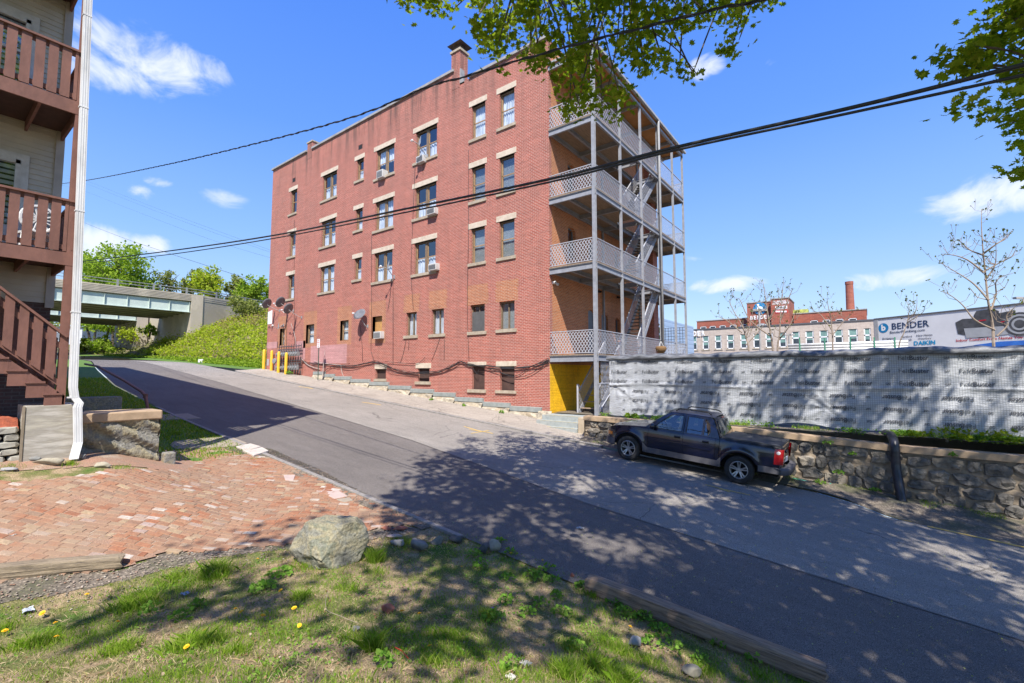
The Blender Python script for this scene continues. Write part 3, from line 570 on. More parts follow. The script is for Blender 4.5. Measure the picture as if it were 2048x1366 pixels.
for (a,b_,vt) in segs:
    p=onY((a+b_)/2,vt,FY-.12); x0=float(onY(a,vt,FY-.12)[0]); x1=float(onY(b_,vt,FY-.12)[0]); z=float(p[2]); lb.box(x0,x1-.01,FY-.13,FY+.1,z-.22,z)
    n=max(3,int((x1-x0)/.28)); zb=float(rz(x0))-.1
    G=[]; 
    for i in range(n+1):
        x=x0+(x1-x0)*i/n; G.append([(x,FY-.05-.22*k/4-random.random()*.1,z-.22-(z-.22-zb)*k/4+random.gauss(0,.01)) for k in range(5)])
    G=np.array(G); G[:,0,1]=FY-.09; ru.grid(G)
G=[]
for i in range(6):
    x=-11.9+i*.13; G.append([(x,FY-.06-.3*k/4-random.random()*.1,-1.66-.8*k/4) for k in range(5)])
ru.grid(np.array(G)); ru.box(-11.9,SX+.02,FY-.06,FY+.1,-2.6,-1.66)
lb.build('stone_ledge',m_blue,B,bevel=.012); ru.build('rubble_footing',m_rub,B)
# ================================================================= STEEL PORCH
m_steel=M('grey_painted_steel',(.31,.32,.35),(.23,.235,.26),5,.6,obj=False,bmp=.1); m_steel2=M('grey_iron_lattice',(.47,.475,.51),(.37,.375,.41),8,.6,obj=False)
m_deck=M('weathered_deck_boards',(.34,.25,.17),(.20,.15,.11),3,.9,stretch=(9,.6,1),obj=False,bmp=.4,bscale=12); m_osb=M('sheathing_plywood',(.48,.23,.08),(.38,.17,.055),1.5,.85,obj=False,detail=8)
m_gut=M('gutter_metal',(.42,.42,.42),(.33,.33,.33),3,.5,obj=False)
PX=-9.08; PY=[17.76,20.5,23.1,25.66,28.2,30.2]; DZ=[.80,4.79,8.05,11.32]
PR=empty('steel_porch',(PX,PY[0],-2.4),'grey steel gallery of four lattice railed decks and stairs on the brick block','porch')
for i,y in enumerate(PY):
    p=MB(); w=.11 if i else .15
    p.box(PX-w/2,PX+w/2,y-w/2,y-w/2+.02,-2.5 if i<2 else -1.8,14.26); p.box(PX-w/2,PX+w/2,y+w/2-.02,y+w/2,-2.5 if i<2 else -1.8,14.26); p.box(PX-.012,PX+.012,y-w/2+.02,y+w/2-.02,-2.5 if i<2 else -1.8,14.26)
    p.build('post',m_steel,PR)
    if i%2==0 and i: p=MB(); p.box(SX+.02,SX+.12,y-.05,y+.05,-1.8,14.4); p.build('post',m_steel,PR)
ST=(22.7,26.3)  # stair well along Y
def lattice(mb,a,b_,h,up=(0,0,1),sp=.15,run=.66,w=.030,nrm=None):
    a=np.asarray(a,float); b_=np.asarray(b_,float); d=b_-a; L=np.linalg.norm(d); d/=L; up=np.asarray(up,float); nr=np.cross(d,up); nr/=np.linalg.norm(nr)
    k=-run
    while k<L:
        for s in (1,-1):
            s0,s1=(k,k+run) if s==1 else (k+run,k); t0,t1=0.,1.
            # clip to 0..L
            ds=s1-s0
            lo=(0-s0)/ds; hi=(L-s0)/ds
            if lo>hi: lo,hi=hi,lo
            t0=max(0,lo); t1=min(1,hi)
            if t1-t0>.03:
                p=a+d*(s0+ds*t0)+up*h*t0; q=a+d*(s0+ds*t1)+up*h*t1; o=nr*.006*s; e=(q-p)/np.linalg.norm(q-p); sd=np.cross(e,nr)*w/2
                mb.add([p-sd+o,p+sd+o,q+sd+o,q-sd+o],[(0,1,2,3)])
        k+=sp
    # rosettes in the middle of each cell
    k=sp/2
    while k<L:
        for r in (.12,.34,.56,.78):
            c=a+d*k+up*h*r; mb.add([c-d*.018,c-up*.03,c+d*.018,c+up*.03],[(0,1,2,3)])
        k+=sp*1.0
def railing(a,b_,z0,z1,parent=PR):
    mb=MB(); a=np.array([a[0],a[1],0.]); b_=np.array([b_[0],b_[1],0.]); u=np.array([0,0,1.])
    lattice(mb,a+u*(z0+.04),b_+u*(z0+.04),z1-z0-.06)
    mb.beam(a+u*(z1-.015),b_+u*(z1-.015),.05,.03); mb.beam(a+u*(z0+.025),b_+u*(z0+.025),.04,.025); return mb.build('railing',m_steel2,parent)
for k,z in enumerate(DZ):
    d=MB(); th=.05
    if k==0: d.box(SX,PX,PY[0],PY[-1],z,z+th)
    else:
        x0,x1=-10.35,-9.25
        d.box(SX,PX,PY[0],ST[0],z,z+th); d.box(SX,PX,ST[1],PY[-1],z,z+th); d.box(SX,x0,ST[0],ST[1],z,z+th); d.box(x1,PX,ST[0],ST[1],z,z+th)
    # plank grooves are in the material; front nosing
    d.box(PX,PX+.05,PY[0]-.05,PY[-1],z+.005,z+th+.004); d.box(SX,PX+.05,PY[0]-.06,PY[0],z+.005,z+th+.004)
    d.build('deck',m_deck,PR)
    def ibeam(a,b_,h=.24,w=.1,name='beam'):
        m=MB(); a=np.array(a,float); b_=np.array(b_,float); t=.018; u=np.array([0,0,1.])
        m.beam(a-u*t/2,b_-u*t/2,w,t); m.beam(a-u*(h-t/2),b_-u*(h-t/2),w,t); m.beam(a-u*h/2,b_-u*h/2,.014,h-2*t); m.build(name,m_steel,PR)
    ibeam((PX,PY[0],z),(PX,PY[-1],z)); ibeam((SX,PY[0],z),(PX,PY[0],z),.26)
    ibeam((SX,PY[-1],z),(PX,PY[-1],z)); ibeam((-10.45,PY[0],z),(-10.45,PY[-1],z),.18); ibeam((SX+.08,PY[0],z),(SX+.08,PY[-1],z),.2)
    for y in PY[1:-1]: ibeam((SX,y,z),(PX,y,z),.22)
    zr0=z+.09; zr1=z+1.10
    railing((SX+.03,PY[0]),(PX-.08,PY[0]),zr0,zr1)
    for i in range(5): railing((PX,PY[i]+.07),(PX,PY[i+1]-.07),zr0,zr1)
    railing((SX+.6,PY[-1]),(PX,PY[-1]),zr0,zr1)
# stairs between decks: stringers, treads, lattice sides
m_tread=M('stair_tread_dark',(.10,.095,.09),(.06,.055,.055),6,.85,obj=False)
def stair(x0,x1,ya,za,yb,zb,mat=m_steel,tm=m_tread,rail=True,n=None):
    s=MB(); n=n or int(abs(zb-za)/.2)
    for x in (x0,x1): s.beam((x,ya,za-.05),(x,yb,zb-.05),.03,.22)
    so_=s.build('stair',mat,PR); s=MB()
    for i in range(n):
        t=(i+.6)/n; y=ya+(yb-ya)*t; z=za+(zb-za)*t; s.box(x0,x1,y-.13,y+.13,z-.03,z)
    s.build('treads',tm,so_)
    if rail:
        for x in (x0,x1):
            m=MB(); lattice(m,(x,ya,za+.1),(x,yb,zb+.1),.78,sp=.13,run=.28,w=.018); m.beam((x,ya,za+.92),(x,yb,zb+.92),.05,.05); m.build('stair_railing',m_steel2,so_)
for k in range(3): stair(-10.3,-9.32,ST[0]+.1,DZ[k]+.05,ST[1]-.2,DZ[k+1]+.02)
stair(-10.35,-9.45,18.55,-1.68,21.3,DZ[0]+.02,tm=M('worn_wooden_tread',(.36,.26,.18),(.22,.16,.12),8,.9,obj=False),n=9)
p=MB()
for x in (-10.35,-9.45): p.box(x-.03,x+.03,18.38,18.46,-1.75,-.45); p.beam((x,18.42,-.47),(x,18.7,-.6),.05,.05)
p.build('newel',m_steel2,PR)
# lattice screen and rusty braces behind the first post
p=MB(); lattice(p,(PX-.02,18.2,-1.7),(PX-.02,21.0,-1.7),2.3,sp=.12,run=.5,w=.022); p.beam((PX,18.1,-1.5),(PX,20.8,.3),.03,.03); p.beam((PX,18.0,-.4),(PX,19.6,-.4),.03,.03); p.build('lattice_screen',m_steel2,PR)
# roof of the top deck: plywood soffit, joists, sloping gutter and downspout
p=MB(); p.box(SX,PX+.08,PY[0]-.10,PY[-1]+.2,14.46,14.50); p.build('soffit',m_osb,PR)
p=MB(); p.box(SX,PX+.12,PY[0]-.13,PY[-1]+.25,14.50,14.60); p.build('roof',m_gut,PR)
for y in PY: p=MB(); p.box(SX,PX+.05,y-.05,y+.05,14.26,14.46); p.build('rafter',m_steel,PR)
for x in (PX,-10.3): p=MB(); p.box(x-.06,x+.06,PY[0],PY[-1],14.2,14.32); p.build('beam',m_steel,PR)
p=MB(); p.beam((PX+.15,PY[0]-.15,14.55),(PX+.15,PY[-1]+.3,14.50),.13,.12); gt=p.build('gutter',m_gut,PR)
p=MB(); p.tube([(PX+.15,25.5,14.5),(PX+.17,25.5,14.3),(PX+.16,25.5,14.15),(PX+.16,25.5,14.0),(PX+.16,25.5,-1.7)],.07,10); p.build('downspout',m_gut,gt,smooth=True)
# two floodlights and cable under the second deck
m_wht2=M('white_plastic',(.75,.75,.74),(.6,.6,.6),5,.5); m_blk=M('black_plastic',(.02,.02,.022),(.035,.035,.035),6,.5)
p=MB(); p.lathe([(.0,0),(.055,0),(.07,.1),(.05,.12)],(SX+.12,17.95,4.2),(1,-.5,-.3),10); p.lathe([(.0,0),(.055,0),(.07,.1),(.05,.12)],(SX+.12,18.15,4.15),(1,.2,-.4),10); p.box(SX,SX+.1,17.95,18.15,4.15,4.25); single(p,'floodlight',m_wht2,'small twin white floodlight fixed to the brick corner under the second porch deck','light')
for y,l in ((22.6,'small black security lamp on the orange wall beside the arched doorway'),(25.0,'small black security lamp on the orange wall nearer the porch stairs')):
    p=MB(); p.box(SX,SX+.08,y-.07,y+.07,4.38,4.5); p.lathe([(0,0),(.05,0),(.06,.12)],(SX+.1,y-.08,4.42),(1,-.3,-.2),8); single(p,'security_lamp',m_blk,l,'light')
# hanging coconut planter on the railing
HP=onX(1322,698,PX+.22); m_coir=M('coconut_fibre',(.24,.135,.055),(.14,.08,.035),30,.95,bmp=1,bscale=60)
hp=empty('hanging_planter',(HP[0],HP[1],HP[2]-.2),'round coconut fibre planter hanging in front of the ground deck railing','planter')
p=MB(); p.lathe([(0,-.24),(.14,-.22),(.26,-.1),(.30,.02),(.27,.13),(.2,.15),(0,.12)],HP,n=18); p.build('basket',m_coir,hp,smooth=True)
p=MB(); 
for a in range(3): th=a*2.1; p.tube([(HP[0]+.26*math.cos(th),HP[1]+.26*math.sin(th),HP[2]-.1),(HP[0],HP[1],HP[2]+.42)],.012,5)
p.build('hanger',m_wht2,hp)
# plant pot beyond railing
# ================================================================= CONCRETE STEPS AT THE CORNER
m_bstep=M('blue_grey_painted_concrete',(.36,.38,.36),(.27,.29,.28),6,.8,obj=False,bmp=.2); m_conc=M('tan_concrete',(.47,.38,.27),(.37,.30,.21),4,.9,bmp=.3,obj=False)
CS=empty('concrete_steps',(-10.3,17.0,-2.4),'blue painted concrete steps with yellow nosings at the corner of the brick block','steps')
for i,(y0,z1) in enumerate(((17.0,-1.76),(16.7,-1.97),(16.42,-2.18))):
    p=MB(); p.box(SX+.05-i*.1,-9.30,y0,18.6 if i==0 else y0+.32,-2.6,z1); st_=p.build('step',m_bstep,CS,bevel=.015); 
    p=MB(); p.box(SX+.15,-9.4,y0-.004,y0+.05,z1-.001,z1+.004); p.build('yellow_nosing',M('worn_yellow_paint',(.66,.52,.2),(.38,.38,.3),14,.8,obj=False),st_)
p=MB(); p.box(-9.28,-8.72,16.5,17.2,-2.7,-1.74); p.build('cheek_wall',m_conc,CS,bevel=.02)
# ================================================================= RETAINING WALL, FENCE
m_cap=M('cap_concrete',(.46,.33,.21),(.34,.24,.15),4,.9,bmp=.35,obj=False)
RW=empty('stone_retaining_wall',(-2,16.0,-3.3),'low fieldstone retaining wall with a tan cap beside the parked pickup','wall')
def capz(X): return np.interp(X,[-8.7,-3,.6,6,20],[-1.60,-1.68,-1.88,-1.95,-2.6])
xw=np.arange(-8.72,14,.5); G=[]; C_=MB()
for x in xw: G.append([(x,15.93,capz(x)-.16),(x,15.93,capz(x)),(x,16.32,capz(x)),(x,16.32,capz(x)-.16)])
G=np.array(G); C_.grid(G[:,:2]); C_.grid(G[:,1:3]); C_.grid(G[:,2:]); C_.add([G[0,0],G[0,1],G[0,2],G[0,3]],[(0,1,2,3)]); C_.build('cap',m_cap,RW,fix=True)
m_mort=M('wall_mortar',(.31,.245,.175),(.21,.165,.12),6,.95,bmp=.8,bscale=30,obj=False)
mb=MB(); G=[]
for x in np.arange(-8.7,14,.12): zt=float(capz(x))-.15; zb=float(rz(x))-.1; G.append([(x,16.03-.03*math.sin(x*5+k)*math.sin(k*2.),zt+(zb-zt)*k/14) for k in range(15)])
mb.grid(np.array(G)); mb.add([(-8.7,15.95,-3),(-8.7,16.3,-3),(-8.7,16.3,-1.6),(-8.7,15.95,-1.6)],[(0,1,2,3)]); mb.build('mortar_face',m_mort,RW)
m_fs,t,b,o=newmat('fieldstone'); b.inputs['Roughness'].default_value=.9; g=t.nodes.new('ShaderNodeNewGeometry'); v=pos(t)
a=ramp(t,g.outputs['Random Per Island'],[(0,(.08,.075,.068)),(.35,(.16,.145,.125)),(.6,(.11,.105,.10)),(.8,(.22,.19,.15)),(1,(.27,.235,.19))]); a=mixc(t,.8,a,ramp(t,noise(t,11,6,.7,v).outputs[0],[(.3,.55),(.7,1.5)]),'MULTIPLY'); t.links.new(a,b.inputs['Base Color']); bump(t,b,noise(t,14,6,.7,v).outputs[0],.9,.04)
def stone(mb,c,rx,rz_,dep,n=9,seed=0,yd=-1):
    # irregular flat-faced stone set in a wall face whose outward normal is -Y
    ph=random.random()*6; sx=[1+random.uniform(-.22,.16) for _ in range(n)]; vs=[]
    for k,(s_,d) in enumerate(((1.0,.02),(.95,-dep*.6),(.75,-dep),(.0,-dep*1.05))):
        for j in range(n):
            a=2*math.pi*j/n+ph*.1; ca,sa=math.cos(a),math.sin(a); q=(abs(ca)**4+abs(sa)**4)**(-1/4.); vs.append((c[0]+rx*ca*q*s_*sx[j]*.86,c[1]+d+random.gauss(0,.014),c[2]+rz_*sa*q*s_*sx[j]*.86))
    mb.add(vs,[(k*n+j,k*n+(j+1)%n,(k+1)*n+(j+1)%n,(k+1)*n+j) for k in range(3) for j in range(n)])
mb=MB(); x=-8.6
ys=None
for row in range(6):
    x=-8.65+random.random()*.2
    while x<13:
        zt=float(capz(x))-.18; zb=float(rz(x))+.05; H=zt-zb; rows=max(3,int(H/.30)); 
        if row>=rows: x+=.4; continue
        w=random.uniform(.28,.68); hh=H/rows; z=zb+hh*(row+.5)+random.uniform(-.05,.05)
        stone(mb,(x+w/2,16.02,z),w/2*1.06,hh/2*random.uniform(1.0,1.22),random.uniform(.03,.08)); x+=w-.01
mb.build('stonework',m_fs,RW)
# wrapped construction fence
FYN=16.9; F0=-8.05; F1=13.0
def fd(x,z):
    # folds of the sheet
    x=np.asarray(x,float); z=np.asarray(z,float)
    r=.018*np.sin(x*2.1+z*1.3)+.008*np.sin(x*5.3-z*2.7+1)+.003*np.sin(x*13+z*9)+.004*np.sin(z*13+2*np.sin(x*1.3))
    r+=.05*np.exp(-((z+.42-.04*np.sin(x*.8))/.035)**2)*(.6+.4*np.sin(x*3))
    for (cx,cz,k) in ((-7.8,-.45,1.),(-7.2,-.9,.8),(-1.0,-1.0,1.2),(3.9,-1.2,1.)):
        dx=x-cx; dz=z-cz; d=np.sqrt(dx*dx+dz*dz)+.05; r+=.022*k*np.sin(np.arctan2(dz,dx)*9)*np.exp(-d/.9)
    bel=.10*np.clip((-.5-z)/1.1,0,1)*(.5+.5*np.sin(x*.9+1)); return FYN-.04-r-bel
m_fab,t,b,o=newmat('grey_woven_wrap'); b.inputs['Roughness'].default_value=.42; b.inputs['Specular IOR Level'].default_value=.6
g=t.nodes.new('ShaderNodeNewGeometry').outputs['Position']; sx=t.nodes.new('ShaderNodeSeparateXYZ'); t.links.new(g,sx.inputs[0])
def gridline(src,per,w):
    f=mth(t,'FRACT',mth(t,'DIVIDE',src,per)); return mth(t,'LESS_THAN',mth(t,'ABSOLUTE',mth(t,'SUBTRACT',f,.5)),w)
gl_=mth(t,'MAXIMUM',gridline(sx.outputs[0],.052,.10),gridline(sx.outputs[2],.052,.10))
a=ramp(t,noise(t,.8,5,.6,g).outputs[0],[(.3,(.48,.49,.505)),(.7,(.37,.38,.395))]); a=mixc(t,mth(t,'MULTIPLY',gl_,.62),a,(.14,.145,.16))
t.links.new(a,b.inputs['Base Color']); bump(t,b,noise(t,3.5,7,.6,pos(t,(1,1,3.2)),1.2).outputs[0],.5,.05)
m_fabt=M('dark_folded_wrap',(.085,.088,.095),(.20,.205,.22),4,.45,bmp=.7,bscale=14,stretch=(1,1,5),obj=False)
WF=empty('wrapped_fence',(2,FYN,-1.7),'long construction fence wrapped in printed grey roofing underlay above the stone wall','fence')
xf=np.concatenate([np.arange(F0,6,.05),np.arange(6,F1,.1)]); zf_=np.linspace(-1.62,.60,56)
Xg,Zg=np.meshgrid(xf,zf_,indexing='ij'); bot=-1.60-.06*np.sin(xf*1.1)+.05*np.sin(xf*2.7); 
Zg=Zg+((1-(Zg+1.62)/2.22))*(bot+1.62)[:,None]
mb=MB(); mb.grid(np.stack([Xg,fd(Xg,Zg),Zg],-1)); mb.build('wrap_sheet',m_fab,WF,smooth=True)
mb=MB(); G=[]
for x in np.arange(F0-.1,F1,.07):
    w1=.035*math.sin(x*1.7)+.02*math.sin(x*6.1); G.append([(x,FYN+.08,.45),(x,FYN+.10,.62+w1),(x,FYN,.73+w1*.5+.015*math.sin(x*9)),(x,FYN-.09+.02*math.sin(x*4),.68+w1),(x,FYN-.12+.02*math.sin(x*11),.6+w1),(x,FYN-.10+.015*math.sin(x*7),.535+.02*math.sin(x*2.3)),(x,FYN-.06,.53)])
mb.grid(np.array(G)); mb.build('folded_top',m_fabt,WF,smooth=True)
m_ink=M('wrap_print',(.05,.053,.06),(.09,.09,.10),12,.7,obj=False); m_inkl=M('wrap_print_grey',(.10,.105,.11),(.14,.145,.15),12,.7,obj=False)
mb=MB()
def fm(cx,cz): return lambda x,y:(cx+x,float(fd(cx+x,cz+y))-.022,cz+y)
i=0; x=-7.72
while x<F1-1:
    for z in (.44,.08,-.27):
        put_text(mb,'Felt',.175,fm(x-.12,z),1,width=.24,bold=.004); put_text(mb,'Buster',.18,fm(x+.20,z),0,bold=.018,width=.40); put_text(mb,'GAF',.085,fm(x+.76,z-.01),0,bold=.02,width=.11)
    for z in (-.65,-.99,-1.34):
        xx=x+.75; put_text(mb,'Felt',.175,fm(xx+.36,z),1,flip=True,width=.24,bold=.004); put_text(mb,'Buster',.18,fm(xx+.06,z),0,bold=.018,flip=True,width=.40); put_text(mb,'GAF',.085,fm(xx-.46,z),0,bold=.02,flip=True,width=.11)
    x+=1.235
mb.build('print',[m_ink,m_inkl],WF)
mb=MB()
for x in np.arange(-8.0,13,2.4):
    mb2=MB(); mb2.tube([(x,FYN+.04,-1.8),(x,FYN+.04,.6)],.03,8); mb2.build('post',m_gut,WF,smooth=True)
# black corrugated pipe over the wall
pp=[onY(1772,866,16.75),onY(1783,872,16.3),onY(1789,890,15.88),onY(1793,940,15.8),onY(1805,1006,15.5)]
m_pipe=M('black_drain_pipe',(.018,.018,.022),(.035,.035,.042),5,.35,obj=False)
def smoothpath(P,n=8):
    P=[np.asarray(p,float) for p in P]; Q=[]
    for i in range(len(P)-1):
        p0=P[max(i-1,0)];p1=P[i];p2=P[i+1];p3=P[min(i+2,len(P)-1)]
        for k in range(n):
            t=k/n; Q.append(.5*((2*p1)+(p2-p0)*t+(2*p0-5*p1+4*p2-p3)*t*t+(3*p1-p0-3*p2+p3)*t**3))
    Q.append(P[-1]); return Q
mb=MB(); sp_=smoothpath(pp,14); mb.tube(sp_,[.105+.004*math.sin(i*2.2) for i in range(len(sp_))],14); single(mb,'drain_pipe',m_pipe,'thick black drain pipe hanging over the stone wall from under the wrapped fence','pipe',smooth=True)
mb=MB(); hp_=smoothpath([onY(1585,957,15.6),onY(1610,962,15.6),onY(1640,971,15.7),onY(1662,968,15.85)],8); mb.tube(hp_,.025,8); single(mb,'hose',M('green_hose',(.02,.22,.16),(.03,.28,.2),6,.5),'thin green hose lying on the verge behind the pickup','hose',smooth=True)
# ================================================================= WALL-MOUNTED THINGS ON THE FACADE
m_acw=M('ac_white',(.62,.61,.58),(.50,.49,.47),4,.5); m_acg=M('ac_grille',(.22,.22,.22),(.3,.3,.3),60,.6,stretch=(.1,.1,3))
def ac(u0,v0,u1,v1,lab):
    y=FY-.28; x0,x1=float(onY(u0,v0,y)[0]),float(onY(u1,v0,y)[0]); z0,z1=float(onY((u0+u1)/2,v1,y)[2]),float(onY((u0+u1)/2,v0,y)[2])
    r=empty('window_air_conditioner',((x0+x1)/2,FY,z0),lab,'air conditioner','air conditioners in the windows of the brick block')
    p=MB(); p.box(x0,x1,y,FY+.15,z0,z1); bo=p.build('case',m_acw,r,bevel=.012)
    p=MB(); p.box(x0+.05,x1-.05,y-.008,y,z0+.05,z1-.05)
    for k in range(6): zz=z0+.07+k*(z1-z0-.14)/6; p.box(x0+.05,x1-.05,y-.02,y-.008,zz,zz+.012)
    p.build('grille',m_acg,r)
ac(753,340,765,355,'white air conditioner on the sill of the top floor double window with a pale curtain')
ac(832,311,846,324,'white air conditioner behind the antenna arm in the top floor double window')
ac(853,415,869,428,'white air conditioner in the third floor double window just above the thick cable')
ac(856,527,872,540,'white air conditioner in the second floor double window, lowest of its column')
ac(747,663,761,677,'white air conditioner under the plywood panel in the orange bricked window')
m_dish=M('dish_grey',(.12,.125,.14),(.16,.165,.18),5,.7,obj=False); m_arm=M('galvanised_arm',(.42,.42,.42),(.3,.3,.3),8,.5,metal=.4,obj=False)
def dish(u,v,out,az,el,r,lab,foot=(.0,-.5),flipdark=False):
    c=onY(u,v,FY-out); ax=np.array([math.sin(az)*math.cos(el),-math.cos(az)*math.cos(el),math.sin(el)])
    ft=np.array([c[0]+foot[0],FY,c[2]+foot[1]])
    o=empty('satellite_dish',ft,lab,'satellite dish','satellite dishes on the brick facade')
    p=MB(); n=22; s=np.cross(ax,(0,0,1)); s/=np.linalg.norm(s); w=np.cross(s,ax); rings=[(0,-.10*r),(.35,-.085*r),(.7,-.04*r),(1,.03*r)]
    vs=[]
    for (q,h) in rings:
        for j in range(n): a=2*math.pi*j/n; vs.append(c+ax*h+(s*math.cos(a)*1.08+w*math.sin(a))*r*q)
    for (q,h) in rings[::-1]:
        for j in range(n): a=2*math.pi*j/n; vs.append(c+ax*(h-.015)+(s*math.cos(a)*1.08+w*math.sin(a))*r*q*.995)
    p.add(vs,[(k*n+j,k*n+(j+1)%n,(k+1)*n+(j+1)%n,(k+1)*n+j) for k in range(7) for j in range(n)]); p.build('reflector',m_dish,o,smooth=True)
    tip=c+ax*r*1.15-w*r*.75; p=MB(); p.tube(smoothpath([c-ax*.08-w*r*.4,c-w*r*1.0+ax*.15,tip],4),.016,6); p.build('arm',m_arm,o)
    p=MB(); p.lathe([(0,-.05),(.05,-.04),(.055,.05),(.03,.09),(0,.09)],tip,(c-tip)/np.linalg.norm(c-tip),10); p.box(tip[0]-.09,tip[0]+.09,tip[1]-.03,tip[1]+.03,tip[2]-.025,tip[2]+.04); p.build('receiver',m_wht2,o)
    p=MB(); p.tube(smoothpath([ft,ft+np.array([0,-.18,.02]),c-ax*.15-w*.1,c-ax*.08],5),.02,6); p.box(ft[0]-.07,ft[0]+.07,FY-.02,FY,ft[2]-.1,ft[2]+.1); p.build('mast',m_arm,o)
    return o
dish(719,628,.45,.25,.55,.40,'grey satellite dish alone between the two orange bricked windows',(.25,-.75))
dish(534,607,.8,-1.15,.42,.42,'grey satellite dish sticking out past the left corner of the brick block',(.4,-.5))
dish(561,604,.8,-1.15,.42,.42,'grey satellite dish in the middle of the cluster of three near the left corner',(.4,-.6))
dish(577,617,.8,-1.15,.42,.42,'grey satellite dish lowest and rightmost of the cluster above the gas meters',(.4,-.6))
def armonly(pts,lab):
    P=[onY(u,v,FY-o_) for (u,v,o_) in pts]; r=empty('antenna_arm',P[-1],lab,'antenna','bare antenna arms on the brick facade'); p=MB(); p.tube(smoothpath(P,5),.022,6); p.build('arm',m_arm,r); p=MB(); q=P[0]; p.lathe([(0,-.07),(.06,-.06),(.06,.06),(0,.08)],q,(1,0,.4),8); p.build('receiver',m_wht2,r)
    q=np.array(P[-1]); q2=np.array(P[-2]); p=MB(); s=np.array([.2,0,.98]); p.add([q2+s*.55+(.05,0,0),q2+s*.1+(.12,0,0),q2-s*.1,q2+s*.2-(.08,0,0)],[(0,1,2,3)]); p.box(q[0]-.05,q[0]+.05,FY-.05,FY,q[2]-.12,q[2]+.1); p.build('bracket',m_arm,r)
armonly([(761,533,1.0),(775,538,.6),(786,553,.12)],'bare antenna arm with a white receiver below the second floor double window')
armonly([(824,281,1.0),(838,290,.6),(852,311,.12)],'bare antenna arm with a white receiver in front of the top floor double window')
armonly([(545,651,.9),(556,657,.5),(564,650,.15)],'bare antenna arm with a white receiver over the window behind the gas meters')
# cables along the facade
m_cab=M('black_cable',(.02,.02,.022),(.035,.033,.033),9,.6,obj=False); m_cabw=M('pale_cable',(.42,.36,.32),(.3,.26,.24),9,.7,obj=False)
CB=empty('facade_cables',(-22,FY,.6),'tangle of black cables sagging along the foot of the brick facade','cables')
def fpath(pts,r,mat,off=.05,name='cable',par=CB,n=7):
    p=MB(); p.tube(smoothpath([onY(u,v,FY-off-random.random()*.04) for (u,v) in pts],n),r,6); p.build(name,mat,par,smooth=True)
base=[(600,722),(625,727),(660,730),(700,733),(730,728),(750,723),(768,730),(790,739),(820,744),(848,746),(880,742),(905,731),(922,724),(940,729),(975,733),(1010,737),(1050,735),(1075,729),(1097,720)]
for k in range(6): fpath([(u+random.uniform(-3,3),v+random.uniform(-2.5,3)) for u,v in base[k%3:]],.014 if k<4 else .010,m_cab,.04+k*.012)
for pts in ([(1097,716),(1060,735),(1030,752),(1000,745),(960,732)],[(1097,724),(1060,748),(1030,754),(1000,744)],[(945,735),(950,743),(955,748),(957,740)],[(768,728),(776,742),(800,748),(850,752)],[(605,720),(640,745),(660,735),(700,727)],[(770,723),(830,727),(850,715)]): fpath(pts,.013,m_cab,.05)
fpath([(603,717),(612,727),(622,733),(640,738)],.025,m_cabw,.06); fpath([(682,730),(684,745),(690,762),(686,770)],.02,m_cabw,.07); fpath([(628,722),(650,727),(690,731)],.022,m_cabw,.06)
for pts in ([(937,300),(937,470),(935,560),(935,640),(938,722)],[(743,470),(743,560),(743,650),(742,700),(749,723)],[(786,555),(786,640),(786,730)],[(589,440),(588,560),(589,690)],[(573,600),(573,690)],[(830,330),(824,480),(822,550),(827,620)],[(853,315),(846,330),(846,350)],[(720,650),(724,690),(725,722)],[(783,565),(779,600),(775,622)],[(812,680),(806,710),(800,726)],[(818,680),(817,700)],[(880,676),(870,705),(863,722)],[(889,678),(888,720)]): fpath(pts,.010,m_cab,.012,n=3)
fpath([(582,647),(588,665),(591,680),(590,690)],.02,m_cabw,.05)
# gas meter bank
m_met=M('meter_grey',(.25,.255,.26),(.19,.195,.2),6,.5,obj=False); m_mblk=M('meter_dark_pipe',(.055,.055,.06),(.09,.09,.095),7,.55,obj=False)
x0,x1=float(onY(556,700,17.45)[0]),float(onY(600,700,17.45)[0]); zb=float(gs(-34,17.4))
GM=empty('gas_meter_bank',((x0+x1)/2,17.45,zb),'two rows of grey gas meters on dark pipework behind the yellow bollards','gas meters')
p=MB()
for z in (zb+2.05,zb+1.82,zb+1.0,zb+.82): p.tube([(x0,17.5,z),(x1,17.5,z)],.035,8)
for x in np.linspace(x0,x1,10): p.tube([(x,17.55,zb+.0),(x,17.55,zb+2.2)],.022,6)
for x in np.linspace(x0+.1,x1-.1,18): p.tube([(x,17.45,zb+.1),(x,17.45,zb+.6)],.02,6)
p.build('pipework',m_mblk,GM)
for zr in (zb+1.45,zb+.45):
    for x in np.linspace(x0+.2,x1-.2,9):
        p=MB(); p.box(x-.10,x+.10,17.28,17.5,zr-.14,zr+.16); p.lathe([(0,-.02),(.09,0),(.09,.06),(0,.07)],(x,17.28,zr+.02),(0,-1,0),10); p.tube([(x-.06,17.4,zr+.14),(x-.06,17.4,zr+.34)],.02,6); p.tube([(x+.06,17.4,zr+.14),(x+.06,17.4,zr+.3)],.02,6); p.build('meter',m_met,GM,bevel=.01)
p=MB(); c=onY(549,722,17.3); p.lathe([(0,-.05),(.2,-.04),(.22,0),(.2,.06),(0,.08)],c,(.2,-1,0),14); p.tube([c,(c[0],17.4,zb)],.03,6); single(p,'gas_regulator',m_met,'round grey gas regulator on a short pipe behind the second yellow bollard','regulator',smooth=False)
